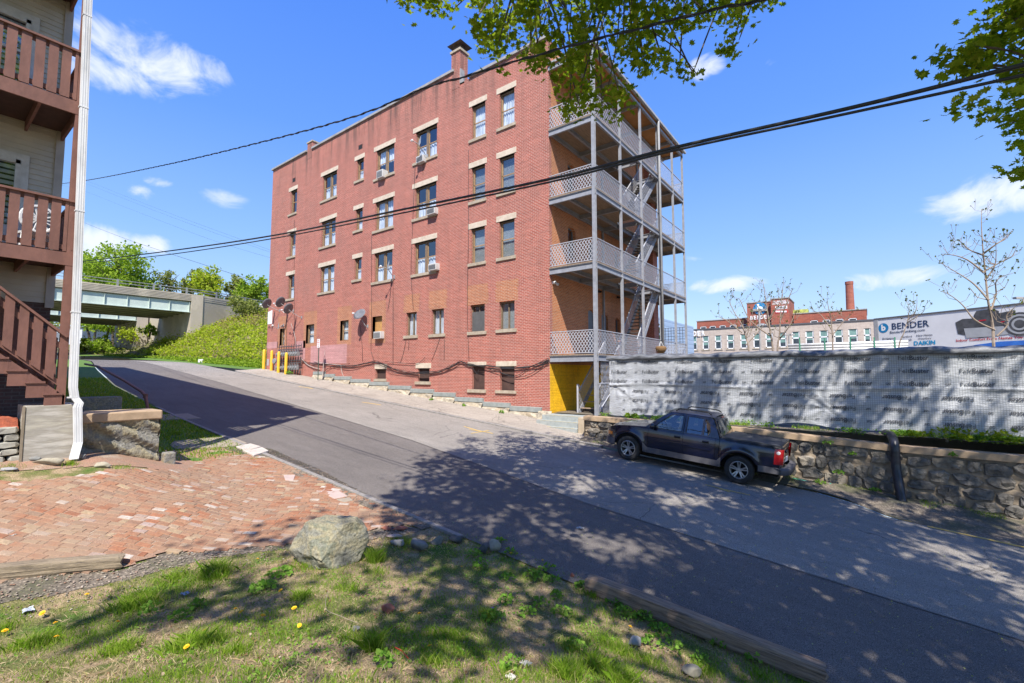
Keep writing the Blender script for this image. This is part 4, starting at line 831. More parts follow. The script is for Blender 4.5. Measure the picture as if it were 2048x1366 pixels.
# bollards
m_boly=M('bollard_yellow',(.78,.47,.03),(.66,.38,.03),4,.5,obj=True)
def bollard(u,vb,vt,lab):
    Yb=17.15 if u>550 else 17.5; c=None
    for _ in range(3):
        q=onY(u,vb,Yb)
    x=float(q[0]); z=float(q[2]); h=float(onY(u,vt,Yb)[2])-z; p=MB(); p.lathe([(.105,-.2),(.105,h-.09),(.09,h-.04),(.05,h-.005),(0,h)],(x,Yb,z),n=16)
    return single(p,'bollard',m_boly,lab,'bollard','yellow bollards in front of the gas meters',base=(x,Yb,z),smooth=True)
bollard(527,741,699,'yellow steel bollard farthest left of the four, clear of the gas meters')
bollard(542.5,743,701,'yellow steel bollard second from the left beside the round gas regulator')
bollard(556.5,746,703,'yellow steel bollard third from the left in front of the gas meters')
bollard(571.5,748,705,'yellow steel bollard nearest the camera, in front of the meter bank')
# no-parking sign
q=onY(635.5,757,16.9); x,z=float(q[0]),float(q[2]); z2=float(onY(638,678,16.9)[2])
SG=empty('parking_sign',(x,16.9,z),'small white no parking sign with red letters on a green post by the brick facade','sign')
p=MB(); p.box(x-.03,x+.03,16.9,16.93,z-.1,z2-.1); p.build('post',M('green_sign_post',(.035,.07,.05),(.05,.085,.06),6,.6),SG)
p=MB(); a_=.16; nrm=np.array([.0,-1,0]); p.box(x-.16,x+.16,16.87,16.885,z2-.58,z2); p.build('sign_plate',M('sign_white',(.8,.8,.8),None,3,.4),SG)
p=MB()
for k,(w_,s_) in enumerate((('NO',.12),('PARKING',.10),('ANY',.1),('TIME',.1))): put_text(p,w_,s_,lambda a,b_,k=k:(x+a,16.866,z2-.1-.13*k+b_),bold=.02,width=.24 if k==1 else .15)
p.build('lettering',M('sign_red',(.6,.03,.03),None,3,.5),SG)
p=MB(); p.tube([onY(650,700,17.6),onY(647,727,17.5),onY(645,756,17.4)],[.008,.03,.04],6); single(p,'cable_riser',m_cabw,'thin pale standpipe against the brick facade right of the parking sign','pipe')
# ================================================================= BROWN-PORCH HOUSE ON THE LEFT
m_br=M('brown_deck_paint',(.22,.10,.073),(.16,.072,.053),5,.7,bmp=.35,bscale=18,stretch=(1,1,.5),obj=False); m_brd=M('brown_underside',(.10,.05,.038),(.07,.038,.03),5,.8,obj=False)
m_vin=M('beige_vinyl_siding',(.58,.53,.43),(.49,.45,.37),2,.6,obj=False); m_trim=M('tan_trim',(.44,.40,.34),(.36,.33,.28),3,.6,obj=False)
m_down=M('white_downspout',(.72,.72,.71),(.50,.49,.47),5,.45,stretch=(1,1,.25),obj=False,detail=8,lo=.45,hi=.75); m_dbr=brickmat('dark_foundation_brick',(.09,.05,.045),(.06,.04,.038),(.10,.09,.085),wear=.3)
HX=-12.3; WX=-14.1; HE=1.93
H=empty('clapboard_house',(WX,0,-1.7),'beige sided three decker with brown wooden porches at the left edge','house')
def clap(mb,y0,y1,z0,z1,x):
    z=z0
    while z<z1-.01:
        h=min(.115,z1-z); mb.add([(x+.022,y0,z),(x+.022,y1,z),(x+.004,y1,z+h),(x+.004,y0,z+h)],[(0,1,2,3)]); mb.add([(x+.004,y0,z),(x+.004,y1,z),(x+.022,y1,z),(x+.022,y0,z)],[(0,1,2,3)]); z+=h
mb=MB(); zsb=float(onX(100,607,WX)[2]); clap(mb,-6,HE-.02,zsb,11.2,WX); mb.build('siding',m_vin,H)
mb=MB(); mb.box(WX-22,WX,-6,HE-.03,-2.2,zsb+.01); mb.build('foundation',m_dbr,H)
mb=MB(); mb.box(WX-22,WX,-6,HE-.05,zsb,12.4); mb.build('house_body',m_vin,H)
mb=MB(); mb.box(WX-.1,WX+.045,HE-.13,HE+.01,zsb-.1,11.2); mb.build('corner_board',m_trim,H)
mb=MB(); mb.box(WX-22.3,HX+.25,-6.3,HE+.25,11.45,11.6); mb.prism([(-6.3,11.6),(HE+.25,11.6),(-2,12.9)],'x',WX-22.3,WX); mb.build('roof',M('grey_shingles',(.12,.115,.11),None,6,.9),H)
m_wf=M('white_vinyl_frame',(.66,.65,.61),(.52,.50,.45),6,.5,obj=False)
for zc in (3.0,6.1,9.1):
    y1=float(onX(40,330,WX)[1]); y0=y1-.85; f=MB(); x=WX+.03
    for (a,b_,c,d) in ((y1-.07,y1,zc,zc+1.5),(y0,y0+.07,zc,zc+1.5),(y0,y1,zc,zc+.08),(y0,y1,zc+1.42,zc+1.5),(y0,y1,zc+.72,zc+.78)): f.box(x-.02,x+.05,a,b_,c,d)
    f.box(x-.025,x+.03,y1,y1+.13,zc-.12,zc+1.62); f.box(x-.025,x+.03,y0-.13,y0,zc-.12,zc+1.62); f.box(x-.025,x+.032,y0-.13,y1+.13,zc+1.5,zc+1.64); f.box(x-.025,x+.06,y0-.13,y1+.13,zc-.14,zc)
    fo=f.build('window',m_wf,H); g=MB(); g.box(x-.005,x,y0,y1,zc,zc+1.5); g.build('pane',m_glass,fo); g=MB(); g.box(x-.024,x-.02,y0,y1,zc,zc+1.5); g.build('dark_room',m_dark,fo)
# porch decks
for k,(zb,zt) in enumerate(((2.11,2.36),(5.16,5.42),(8.2,8.46),(11.2,11.45))):
    d=MB(); d.box(HX-.04,HX,-6,HE+.02,zb,zt); d.build('fascia_beam',m_br,H)
    d=MB(); d.box(WX,HX-.04,-6,HE,zt-.04,zt+.02); 
    d.build('deck_floor',m_brd,H)
    for y in [HE-.02-i*.56 for i in range(7)]:
        j=MB(); j.box(WX,HX-.04,y-.045,y,zb+.02,zt-.04); j.build('joist',m_br,H)
    if k<3:
        zr=zt+1.05; r=MB(); r.box(HX-.09,HX+.03,-6,HE-.02,zr-.04,zr); r.box(HX-.07,HX-.03,-6,HE-.05,zr-.13,zr-.04); r.box(HX-.07,HX-.03,-6,HE-.05,zt+.06,zt+.15)
        r.box(WX,HX,HE-.06,HE+.02,zr-.04,zr); r.box(WX,HX,HE-.05,HE-.01,zt+.06,zt+.15)
        rl=r.build('porch_rail',m_br,H)
        yb=HE-.115; i=0
        while yb>-1.2:
            b_=MB(); b_.box(HX-.03,HX-.0,yb-.135 if i else yb-.05,yb,zt+.02,zr-.042); b_.build('baluster',m_br,rl); yb-=.185 if i else .105; i+=1
        for x in np.arange(WX+.15,HX-.1,.19): b_=MB(); b_.box(x,x+.12,HE-.01,HE+.015,zt+.02,zr-.042); b_.build('baluster',m_br,rl)
p=MB(); p.box(HX-.13,HX-.005,HE-.11,HE+.015,-.62,11.2); p.build('post',m_br,H)
p=MB(); p.box(HX-.13,HX-.005,-1.8,-1.68,-1.6,11.2); p.build('post',m_br,H)
# stairs to the first deck
s=MB(); sy=lambda i:HE-.03-.245*i; sz=lambda i:-.36+.222*i
s.prism([(HE-.0,-.60),(HE-.0,-.42),(sy(11),sz(11)-.05),(sy(11),sz(11)-.42)],'x',HX-.05,HX-.005); s.prism([(HE-.0,-.60),(HE-.0,-.42),(sy(11),sz(11)-.05),(sy(11),sz(11)-.42)],'x',HX-1.0,HX-.96)
stp=s.build('stair_stringer',m_br,H)
for i in range(11):
    t_=MB(); t_.box(HX-.98,HX+.02,sy(i)-.27,sy(i),sz(i)-.035,sz(i)); t_.build('tread',m_br,stp)
    t_=MB(); t_.box(HX-.045,HX-.003,sy(i)-.245,sy(i),sz(i)-.30,sz(i)-.036); t_.build('stringer_block',m_br,stp)
r0=onX(135,675,HX); r1_=onX(0,575,HX); sl=(r1_[2]-r0[2])/(r1_[1]-r0[1])
zr=lambda y:r0[2]+sl*(y-r0[1])
for xx in (HX,HX-.95):
    r=MB(); ya,yb=HE-.02,-1.2; r.beam((xx,ya,zr(ya)),(xx,yb,zr(yb)),.11,.04); r.beam((xx-.03,ya,zr(ya)-.25),(xx-.03,yb,zr(yb)-.25),.035,.09); r.beam((xx-.03,ya,zr(ya)-.95),(xx-.03,yb,zr(yb)-.95),.035,.09); rl=r.build('stair_rail',m_br,H)
    for k in range(12):
        y=HE-.17-.19*k; q=MB(); a=zr(y)-.03; q.prism([(y,a-.0-.0),(y-.125,a-sl*.125*1.0),(y-.125,a-.93-sl*.125),(y,a-.93)],'x',xx-.012,xx+.02); q.build('baluster',m_br,rl)
p=MB(); p.box(HX-.95,HX-.85,HE-.12,HE-.02,-.6,zr(HE)+.02); p.build('newel',m_br,H)
# downspout with an offset at the pier
tp=onX(176,0,HX+.09); m1=onX(146,775,HX+.09); m2=onX(149,795,HX+.09); b1=onX(158,806,HX+.12); b2=onX(155,815,HX+.13); b3=onX(156,885,HX+.13); b4=onX(147,918,HX+.25)
tpp=m1+(tp-m1)*1.55; p=MB()
P=[tpp,m1,m2,b1,b2,b3,b4]; W_=.062; D_=.045
vs=[]
for i,q in enumerate(P):
    for (a,b_) in ((-1,-1),(1,-1),(1,1),(-1,1)): vs.append((q[0]+D_*b_,q[1]+W_*a,q[2]))
p.add(vs,[(k*4+j,k*4+(j+1)%4,(k+1)*4+(j+1)%4,(k+1)*4+j) for k in range(len(P)-1) for j in range(4)])
for f_ in (-.035,0,.035):
    for i in range(len(P)-1): p.beam(P[i]+np.array([D_,f_,0]),P[i+1]+np.array([D_,f_,0]),.012,.008,upd=(1,0,0))
ds=p.build('downspout',m_down,H); p=MB()
for z in (-.45,1.2,3.2,5.3,7.2): q=m1+(tp-m1)*((z-m1[2])/(tp[2]-m1[2])); p.box(q[0]-.05,q[0]+.052,q[1]-.075,q[1]+.067,z-.012,z+.012)
p.build('strap',m_down,ds)
# lacy white chair on the first deck
ch=empty('patio_chair',(-13.35,1.45,2.38),'white lacy patio chair behind the balusters of the lower porch','chair'); p=MB()
cy,cz=1.5,2.38
for a in range(7):
    th=a*math.pi/7; p.tube([(-13.1,cy+.24*math.cos(th),cz+.72+.24*math.sin(th)),(-13.1,cy-.24*math.cos(th),cz+.72-.24*math.sin(th))],.014,5)
p.tube([(-13.1,cy+.25*math.cos(t_),cz+.72+.26*math.sin(t_)) for t_ in np.linspace(0,2*math.pi,20)],.03,6); p.build('chair_back',m_wht2,ch)
p=MB(); p.lathe([(0,0),(.25,0),(.26,.04),(0,.05)],(-13.35,cy,cz+.42),n=14); p.build('seat',m_wht2,ch)
for (a,b_) in ((-.2,-.2),(.2,-.2),(.2,.2),(-.2,.2)): p=MB(); p.tube([(-13.35+a,cy+b_,cz+.42),(-13.35+a*1.2,cy+b_*1.2,cz)],.02,6); p.build('leg',m_wht2,ch)
# concrete pier under the stair
m_fc=M('form_board_concrete',(.46,.42,.34),(.33,.30,.25),2.5,.9,bmp=.5,bscale=7,stretch=(1,.6,3.5),obj=False,detail=8,c3=(.52,.48,.42))
p=MB(); p.box(HX-.95,HX+.0,1.42,2.16,-1.9,-.585); single(p,'concrete_pier',m_fc,'weathered board marked concrete pier under the brown stair and downspout','pier',bevel=.015)
p=MB(); p.box(HX-.04,HX+.012,1.385,1.418,-1.85,-.60); single(p,'form_board',M('old_wood_board',(.30,.24,.17),(.2,.16,.11),6,.9),'thin old board standing against the left side of the concrete pier','board')
# stone block wall with cap beside the pier
m_rk,t,b,o=newmat('rough_rock'); b.inputs['Roughness'].default_value=.92; v=pos(t)
a=ramp(t,noise(t,2.6,8,.65,v,.6).outputs[0],[(.32,(.30,.27,.2)),(.47,(.22,.21,.19)),(.56,(.35,.30,.19)),(.7,(.17,.16,.15))]); a=mixc(t,.75,a,ramp(t,noise(t,22,5,.7,v).outputs[0],[(.3,.55),(.7,1.5)]),'MULTIPLY'); t.links.new(a,b.inputs['Base Color']); bump(t,b,noise(t,7,8,.7,v,.4).outputs[0],1.,.07)
BW=empty('stone_block_wall',(-12.8,2.9,-1.9),'short rough stone wall with a flat tan cap right of the white downspout','wall')
G=[]
for i in range(27):
    y=2.2+1.36*i/26; G.append([(-12.62+.05*math.sin(y*9+k*1.3)+.035*math.sin(y*23+k*2)+.02*random.random(),y,-1.95+.95*k/13) for k in range(14)])
p=MB(); p.grid(np.array(G)); G=[]
for i in range(14): G.append([(-12.62-.9*i/13,3.56+.03*random.random(),-1.95+.95*k/9) for k in range(10)])
p.grid(np.array(G)); p.build('rough_blocks',m_rk,BW,smooth=True)
p=MB(); p.box(-13.5,-12.56,2.17,3.60,-1.0,-.80); p.build('cap',m_cap,BW,bevel=.03)
q=onX(245,800,-14.9); p=MB(); p.box(-15.4,-14.9,2.0,float(q[1]),-2.2,float(onX(240,793,-14.9)[2])); single(p,'low_stone_wall',m_rk,'low stone step behind the capped wall at the edge of the lawn','wall',bevel=.03)
p=MB(); q=gp(336,905); p.box(-12.62,-12.38,3.62,3.84,-2.15,-1.74); single(p,'small_stone',m_rk,'small square stone post leaning on the right end of the capped wall','stone',bevel=.03)
# rusty pipe rail on the lawn
m_rust=M('rust_painted_pipe',(.34,.15,.10),(.24,.10,.07),8,.7)
q0=gp(297,826); yq=float(q0[1]); P=[q0,onY(291,792,yq),onY(283,783,yq)]+[onY(u,v,yq+.0) for u,v in ((250,762),(215,743),(196,733))]+[gp(175,733)]
P[-1]=onY(170,728,yq+.2); p=MB(); p.tube(P[:2],.05,8); 
r=empty('pipe_rail',q0,'rust red pipe rail running along the edge of the left lawn','railing'); p.build('upright',m_rust,r); p=MB(); p.tube([P[1]]+P[2:],.05,8); p.build('rail',m_rust,r); p=MB(); p.lathe([(.0,-.09),(.07,-.08),(.07,.08),(0,.09)],P[1],n=10); p.build('elbow',m_rust,r)
# dry stack at the far left with red mulch on top
mb=MB()
for r_ in range(5):
    y=-1.2
    while y<1.3:
        w=random.uniform(.18,.42); z=-1.55+.13*r_; 
        n=8; vs=[]
        for k,(s_,d) in enumerate(((1.,-.25),(1.,.0),(.8,.05))):
            for j in range(n): a=2*math.pi*j/n; ca,sa=math.cos(a),math.sin(a); q_=(abs(ca)**4+abs(sa)**4)**-.25; vs.append((-12.5+d+random.gauss(0,.008),y+w/2+w/2*.97*ca*q_*s_,z+.06*sa*q_*s_+random.gauss(0,.006)))
        mb.add(vs,[(k*n+j,k*n+(j+1)%n,(k+1)*n+(j+1)%n,(k+1)*n+j) for k in (0,1) for j in range(n)]+[tuple(range(16,24))]); y+=w+.01
DS=single(mb,'dry_stone_wall',M('ledge_stone',(.40,.38,.32),(.27,.26,.23),4,.9,bmp=.6,bscale=14,obj=False),'low dry stacked stone edging at the far left beside the concrete pier','wall')
mb=MB(); G=[[(x,y,-.93+.12*math.sin(x*5)*math.sin(y*4)+.04*random.random()-(.1 if x>-12.7 else 0)) for y in np.arange(-1.2,1.4,.06)] for x in np.arange(-14,-12.45,.06)]; mb.grid(np.array(G)); struct(mb,'mulch_bed',M('red_mulch',(.38,.10,.05),(.22,.06,.035),14,.95,bmp=1,bscale=50,obj=False),'stuff')
# slabs let into the near verge
m_slab=M('worn_concrete_slab',(.34,.28,.21),(.26,.22,.17),8,.92,bmp=.6,bscale=60,obj=False); m_pst=M('pink_granite_slab',(.50,.36,.31),(.40,.32,.28),7,.85,bmp=.3,bscale=40,obj=False); m_wst=M('pale_stone_slab',(.55,.49,.42),(.42,.36,.32),7,.85,bmp=.4,bscale=20,obj=False)
def slab(pts,th,mat,lab,name='paving_slab'):
    P=[gp(*p) for p in pts]; c=sum(P)/len(P); n=len(P); z=[float(gl(p[0],p[1])) for p in P]; vs=[(p[0],p[1],z[i]-.06) for i,p in enumerate(P)]+[(p[0],p[1],z[i]+th) for i,p in enumerate(P)]
    mb=MB(); mb.add(vs,[tuple(range(n,2*n))]+[(i,(i+1)%n,n+(i+1)%n,n+i) for i in range(n)]); return single(mb,name,mat,lab,'paving slab','loose slabs beside the kerb',bevel=.012)
slab([(338,891),(348,884),(400,879),(460,874),(495,888),(464,894),(350,899)],.03,m_slab,'long tan concrete slab between the capped wall and the kerb')
slab([(320,831),(376,828),(403,838),(321,841)],.03,m_slab,'narrow shaded concrete slab at the end of the left lawn')
slab([(471,896),(501,890),(522,896),(500,902),(485,902)],.05,m_wst,'pale stone slab at the kerb, farther of the two')
slab([(485,904),(503,903),(524,898),(537,905),(507,915)],.06,m_wst,'pale stone slab at the kerb with a thick grey edge, nearer of the two')
slab([(567,952),(591,951),(587,962),(571,962)],.025,m_pst,'small pinkish slab in the gravel by the kerb'); slab([(628,982),(650,979),(669,978),(696,994),(669,999)],.025,m_pst,'larger pinkish slab at the corner of the brick driveway'); slab([(672,1000),(700,996),(706,1002),(688,1006)],.02,m_slab,'small grey slab touching the larger pinkish slab')
# rocks
import bmesh
from mathutils import noise as mnoise
def rock(u,v,dims,mat,lab,planes=6,seed=1,amp=.12,sub=4,name='stone',cat='stone',group=None,sink=.15,zrot=0,extra=()):
    rr=random.Random(seed); g=gp(u,v); bm=bmesh.new(); bmesh.ops.create_icosphere(bm,subdivisions=sub,radius=1); pl=[]
    for _ in range(planes):
        n=Vector((rr.gauss(0,1),rr.gauss(0,1),rr.gauss(0,.8))).normalized(); pl.append((n,rr.uniform(.62,.85) if sub>4 else rr.uniform(.42,.68)))
    pl+=[(Vector(a).normalized(),d) for a,d in extra]
    for vt in bm.verts:
        c=vt.co
        for n,d in pl:
            q=c.dot(n)-d
            if q>0: c-=n*q*.94
        f=1+amp*(mnoise.fractal(c*1.6+Vector((seed*3.1,0,0)),.9,2.1,5))+amp*.25*mnoise.noise(c*9); vt.co=Vector((c.x*dims[0]/2*f,c.y*dims[1]/2*f,c.z*dims[2]/2*f))
    me=bpy.data.meshes.new(name); bm.to_mesh(me); bm.free(); me.materials.append(mat); me.polygons.foreach_set('use_smooth',np.ones(len(me.polygons),dtype=bool))
    o=bpy.data.objects.new(name,me); COL.objects.link(o); zmin=min(v_.co.z for v_ in me.vertices)
    me.transform(Matrix.Translation((0,0,-zmin-dims[2]*sink))); o.location=(g[0],g[1],float(gl(g[0],g[1]))); o.rotation_euler=(0,0,ANG-math.pi/2+zrot); return setup(o,label=lab,cat=cat,group=group)
m_bld,t,b,o=newmat('boulder_rock'); b.inputs['Roughness'].default_value=.9; v=pos(t)
a=ramp(t,noise(t,3.2,8,.62,v,.5).outputs[0],[(.32,(.15,.145,.125)),(.45,(.24,.23,.18)),(.54,(.31,.27,.17)),(.62,(.19,.195,.14)),(.75,(.27,.255,.21))]); a=mixc(t,.8,a,ramp(t,noise(t,34,5,.7,v).outputs[0],[(.3,.5),(.7,1.5)]),'MULTIPLY'); t.links.new(a,b.inputs['Base Color']); bump(t,b,noise(t,12,8,.72,v,.3).outputs[0],.9,.05)
gB=gp(655,1118); sB=float(np.dot(gB,fw))/F; print('boulder',gB,sB*162)
rock(655,1122,(sB*158,sB*116,sB*108),m_bld,'large grey green boulder at the corner of the brick driveway and grass',planes=3,seed=11,amp=.09,sub=6,name='boulder',cat='boulder',sink=.16,extra=(((0,0,1),.74),((.8,-.55,.05),.62),((-.55,-.8,.25),.72),((-1,.2,.1),.82),((.1,-.9,.5),.7)))
def rk(u,v,w,h,mat,lab,seed,dep=None,planes=6,**k):
    g=gp(u,v); s_=float(np.dot(g,fw))/F; return rock(u,v,(s_*w,s_*(dep or w*.8),s_*h),mat,lab,seed=seed,sub=3,planes=planes,group='stones edging the grass',**k)
m_gr1=M('grey_stone',(.24,.23,.21),(.15,.15,.14),8,.9,bmp=.5,bscale=20); m_gr2=M('pale_slate',(.36,.345,.34),(.26,.25,.25),8,.85,bmp=.4); m_gr3=M('dark_slate',(.10,.095,.085),(.06,.06,.055),8,.85,bmp=.4); m_gr4=M('tan_stone',(.36,.32,.24),(.26,.23,.17),8,.9,bmp=.5); m_bk=M('broken_brick',(.36,.13,.08),(.28,.10,.07),8,.9,bmp=.5)
rk(796,1090,34,16,m_gr2,'pale slate chip lying flat, nearest the boulder in the row of edging stones',3,dep=24,planes=9); rk(788,1074,32,7,m_pst,'flat pink slate chip behind the pale one beside the boulder',4,dep=20)
rk(839,1098,38,34,m_gr1,'squat grey stone with a tan face in the middle of the edging row',8); rk(873,1086,26,22,m_gr1,'rounded grey stone just right of the squat one in the edging row',9)
rk(914,1082,46,14,m_gr3,'long dark slate slab lying in the edging row',10,dep=30,planes=9); rk(967,1104,32,22,m_gr3,'dark pointed slate beside the tan round stone at the road edge',11,planes=8); rk(987,1100,30,24,m_gr4,'round tan stone at the road edge beside the dark pointed slate',12,planes=2)
rk(800,1060,46,10,m_bk,'broken red brick half buried behind the edging stones, longer of two',13,dep=16,planes=9); rk(772,1059,24,10,m_bk,'broken red brick half buried near the boulder, shorter of two',14,dep=16,planes=9)
rk(776,1224,30,20,m_bk,'worn red brick stub standing in the middle of the grass',15,planes=8); rk(712,1260,20,10,m_gr1,'small grey stone lying in the grass left of the brick stub',16)
rk(1270,1290,34,28,m_gr2,'pale stone among leafy weeds below the roadside timber',17,dep=18); rk(1384,1350,40,22,m_gr4,'tan stone at the bottom edge of the grass',18); rk(1145,1155,9,12,m_bk,'small red brick fragment at the left end of the roadside timber',19)
rk(97,928,60,20,m_gr4,'flat tan stone at the foot of the concrete pier',21,dep=30); rk(70,921,22,14,m_gr1,'small brown stone left of the flat stone at the pier foot',22); rk(205,934,40,12,m_gr4,'low tan stone in the dirt below the capped wall',23,dep=22); rk(165,918,18,12,m_gr1,'small grey stone beside the downspout outlet',24); rk(15,940,36,7,m_gr2,'flat pale stone in the dirt at the far left',25,dep=22)
# timbers
m_tim,t,b,o=newmat('weathered_timber'); b.inputs['Roughness'].default_value=.92; v=pos(t,(1.2,14,14),obj=True)
n=noise(t,2.4,7,.7,v,.3); a=ramp(t,n.outputs[0],[(.3,(.06,.05,.04)),(.42,(.20,.155,.105)),(.55,(.32,.25,.165)),(.7,(.24,.19,.14))]); t.links.new(a,b.inputs['Base Color']); bump(t,b,n.outputs[0],1.,.03)
m_tim2,t,b,o=newmat('dark_timber'); b.inputs['Roughness'].default_value=.9; v=pos(t,(1.,16,16),obj=True)
n=noise(t,2.2,7,.7,v,.3); a=ramp(t,n.outputs[0],[(.3,(.045,.03,.022)),(.45,(.24,.165,.115)),(.6,(.37,.26,.175)),(.75,(.26,.19,.135))]); t.links.new(a,b.inputs['Base Color']); bump(t,b,n.outputs[0],.9,.02)
def timber(a,b_,w,h,mat,lab,grp='old landscape timbers'):
    a=np.array(a);b_=np.array(b_); L=np.linalg.norm(b_-a); nx=40; mb=MB(); G=[]
    for i in range(nx+1):
        x=L*i/nx; ring=[]
        for j in range(20):
            th=2*math.pi*j/20+math.pi/4; ca,sa=math.cos(th),math.sin(th); q=(abs(ca)**6+abs(sa)**6)**(-1/6.); k_=1+.035*math.sin(j*2.6+i*.12)+.02*random.random()-(.12 if i in(0,nx) else 0)*random.random()
            ring.append((x+(random.gauss(0,.012) if i in(0,nx) else 0),w/2*ca*q*k_,h/2*sa*q*k_+.01*math.sin(x*2)))
        ring.append(ring[0]); G.append(ring)
    mb.grid(np.array(G)); mb.add([p for p in G[0][:-1]],[tuple(range(20))]); mb.add([p for p in G[-1][:-1]],[tuple(range(20))[::-1]])
    o=mb.build('timber',mat); o.location=tuple(a); d=Vector(b_-a); o.rotation_euler=(0,-math.asin(d.z/d.length),math.atan2(d.y,d.x)); return setup(o,lab,'timber',grp)
a=gp(-60,1162)+[0,0,.07]; b_=gp(243,1132)+[0,0,.06]; timber(a,b_,.2,.16,m_tim,'weathered grey timber lying along the edge of the brick driveway at left')
a=onroad(1178,1178); b_=onroad(1652,1366); a[2]+=.10; b_[2]+=.10; a[1]-=.03; b_[1]-=.03; print('timber',a,b_); timber(a,b_,.19,.21,m_tim2,'long dark weathered timber along the near edge of the road')
a=gp(1188,1185)+[0,0,.03]; b_=gp(1222,1204)+[0,0,.02]; timber(a,b_,.06,.06,m_tim,'short thin wood offcut beside the end of the roadside timber')
# ================================================================= HILLSIDE, BRIDGE AND TREES ON THE LEFT
def pd(u,v,d): return ray(u,v)*d
m_hill=M('hillside_earth',(.13,.10,.06),(.075,.085,.025),.5,.95,bmp=.8,bscale=4,obj=False,c3=(.20,.15,.10))
hb=[(60,706,74),(170,709,66),(240,713,62),(320,717,56),(400,725,50),(480,732,45),(530,737,42),(640,745,40)]
ht=[(60,690,100),(170,690,90),(240,684,84),(310,672,74),(385,660,66),(450,646,66),(530,624,71),(640,605,78)]
def curve(c,n):
    P=np.array([pd(*q) for q in c]); t=np.linspace(0,len(P)-1,n); return np.stack([np.interp(t,range(len(P)),P[:,k]) for k in range(3)],1)
nb=60; CBs,CTs=curve(hb,nb),curve(ht,nb); G=np.zeros((nb,24,3))
for j in range(24):
    f=j/23; G[:,j]=CBs*(1-f)+CTs*f; bul=1.0*math.sin(f*math.pi)*np.clip((np.arange(nb)-24)/14,0,1); G[:,j,2]+=bul+.18*np.sin(np.arange(nb)*1.1+j*.9)*math.sin(f*math.pi)
HILL=G.copy(); mb=MB(); mb.grid(G)
P=HILL[:,-1]; mb.grid(np.stack([P,P+np.array([-8,20,0.])],1)); struct(mb,'hill',m_hill,smooth=True)
mb=MB(); Q=HILL[:,0]+np.array([0,0,.0]); q2=Q-ray(400,725)*4; q2[:,2]=Q[:,2]-.35; mb.grid(np.stack([q2,Q],1)); struct(mb,'grass_verge',m_lawn)
m_lf,t,b,o=newmat('leaf_bright'); 
def leafmat(name,stops,trans=.45):
    m=bpy.data.materials.new(name); m.use_nodes=True; t=m.node_tree; t.nodes.clear(); o=t.nodes.new('ShaderNodeOutputMaterial'); d=t.nodes.new('ShaderNodeBsdfDiffuse'); tr=t.nodes.new('ShaderNodeBsdfTranslucent'); x=t.nodes.new('ShaderNodeMixShader'); x.inputs[0].default_value=trans
    g=t.nodes.new('ShaderNodeNewGeometry'); c=ramp(t,g.outputs['Random Per Island'],stops); t.links.new(c,d.inputs[0]); c2=mixc(t,1.,c,(1.15,1.25,.6),'MULTIPLY'); t.links.new(c2,tr.inputs[0]); t.links.new(d.outputs[0],x.inputs[1]); t.links.new(tr.outputs[0],x.inputs[2]); t.links.new(x.outputs[0],o.inputs[0]); return m
m_lf=leafmat('leaves_spring_green',[(0,(.17,.26,.03)),(.5,(.27,.38,.045)),(1,(.38,.48,.08))],.5); m_lf2=leafmat('leaves_olive',[(0,(.15,.18,.05)),(.6,(.26,.29,.08)),(1,(.36,.35,.13))],.5); m_lfy=leafmat('leaves_yellow_green',[(0,(.30,.36,.03)),(.5,(.44,.50,.05)),(.85,(.34,.44,.05)),(1,(.46,.38,.18))],.5)
m_bark=M('bark',(.14,.11,.085),(.08,.065,.05),9,.95,bmp=.8,bscale=30)
def leaves(mb,C,size,jit=None,updown=.0):
    # one small two-triangle leaf per centre in C
    n=len(C); A=RS.randn(n,3); A/=np.linalg.norm(A,axis=1)[:,None]; B=RS.randn(n,3); B-=A*(A*B).sum(1)[:,None]; B/=np.linalg.norm(B,axis=1)[:,None]
    s=size*(.6+.8*RS.rand(n))[:,None]; v=np.stack([C-A*s,C+B*s*.62,C+A*s,C-B*s*.62],1).reshape(-1,3); mb.v.append(v); k=mb.n
    mb.f.extend([(k+4*i,k+4*i+1,k+4*i+2,k+4*i+3) for i in range(n)]); mb.m.extend([0]*n); mb.n+=4*n
def crownpts(c,r,nc,per,sp):
    c=np.array(c); r=np.array(r); out_=[]
    for _ in range(nc):
        d=RS.randn(3); d/=np.linalg.norm(d); q=c+d*r*(RS.rand()**.45)*(.85+.3*RS.rand()); out_.append(q+RS.randn(per,3)*np.array(sp)*(.6+.8*RS.rand()))
    return np.concatenate(out_)
def tree(u,vb,d,w,h,nl,mat,lab,name='tree',size=.28,group='trees beyond the bridge',vt=None):
    base=pd(u,vb,d); top=pd(u,vt,d)[2]; s=d/F; R=w*s/2; H_=h*s/2; zc=top-H_; zb=min(base[2],zc-H_)-3
    o=empty(name,(base[0],base[1],zb),lab,'tree',group); mb=MB(); leaves(mb,crownpts((base[0],base[1],zc),(R,R,H_),nl//45,45,(R*.13,R*.13,H_*.10)),size); mb.build('crown',mat,o)
    mb=MB(); mb.tube([(base[0],base[1],zb),(base[0]+.2,base[1],zc-H_*.6),(base[0],base[1],zc+H_*.5)],[.35,.25,.08],8)
    for _ in range(9):
        a=RS.rand()*6.28; z0=zc+H_*(RS.rand()-.8)*.8; rr_=R*(.5+.45*RS.rand()); mb.tube([(base[0],base[1],z0),(base[0]+rr_*.5*math.cos(a),base[1]+rr_*.5*math.sin(a),z0+H_*.3),(base[0]+rr_*math.cos(a),base[1]+rr_*math.sin(a),z0+H_*.6)],[.12,.08,.03],5)
    mb.build('trunk',m_bark,o); return o
tree(232,600,98,118,130,7000,m_lf,'tall light green tree beyond the bridge, tallest of the row',vt=489,size=.30)
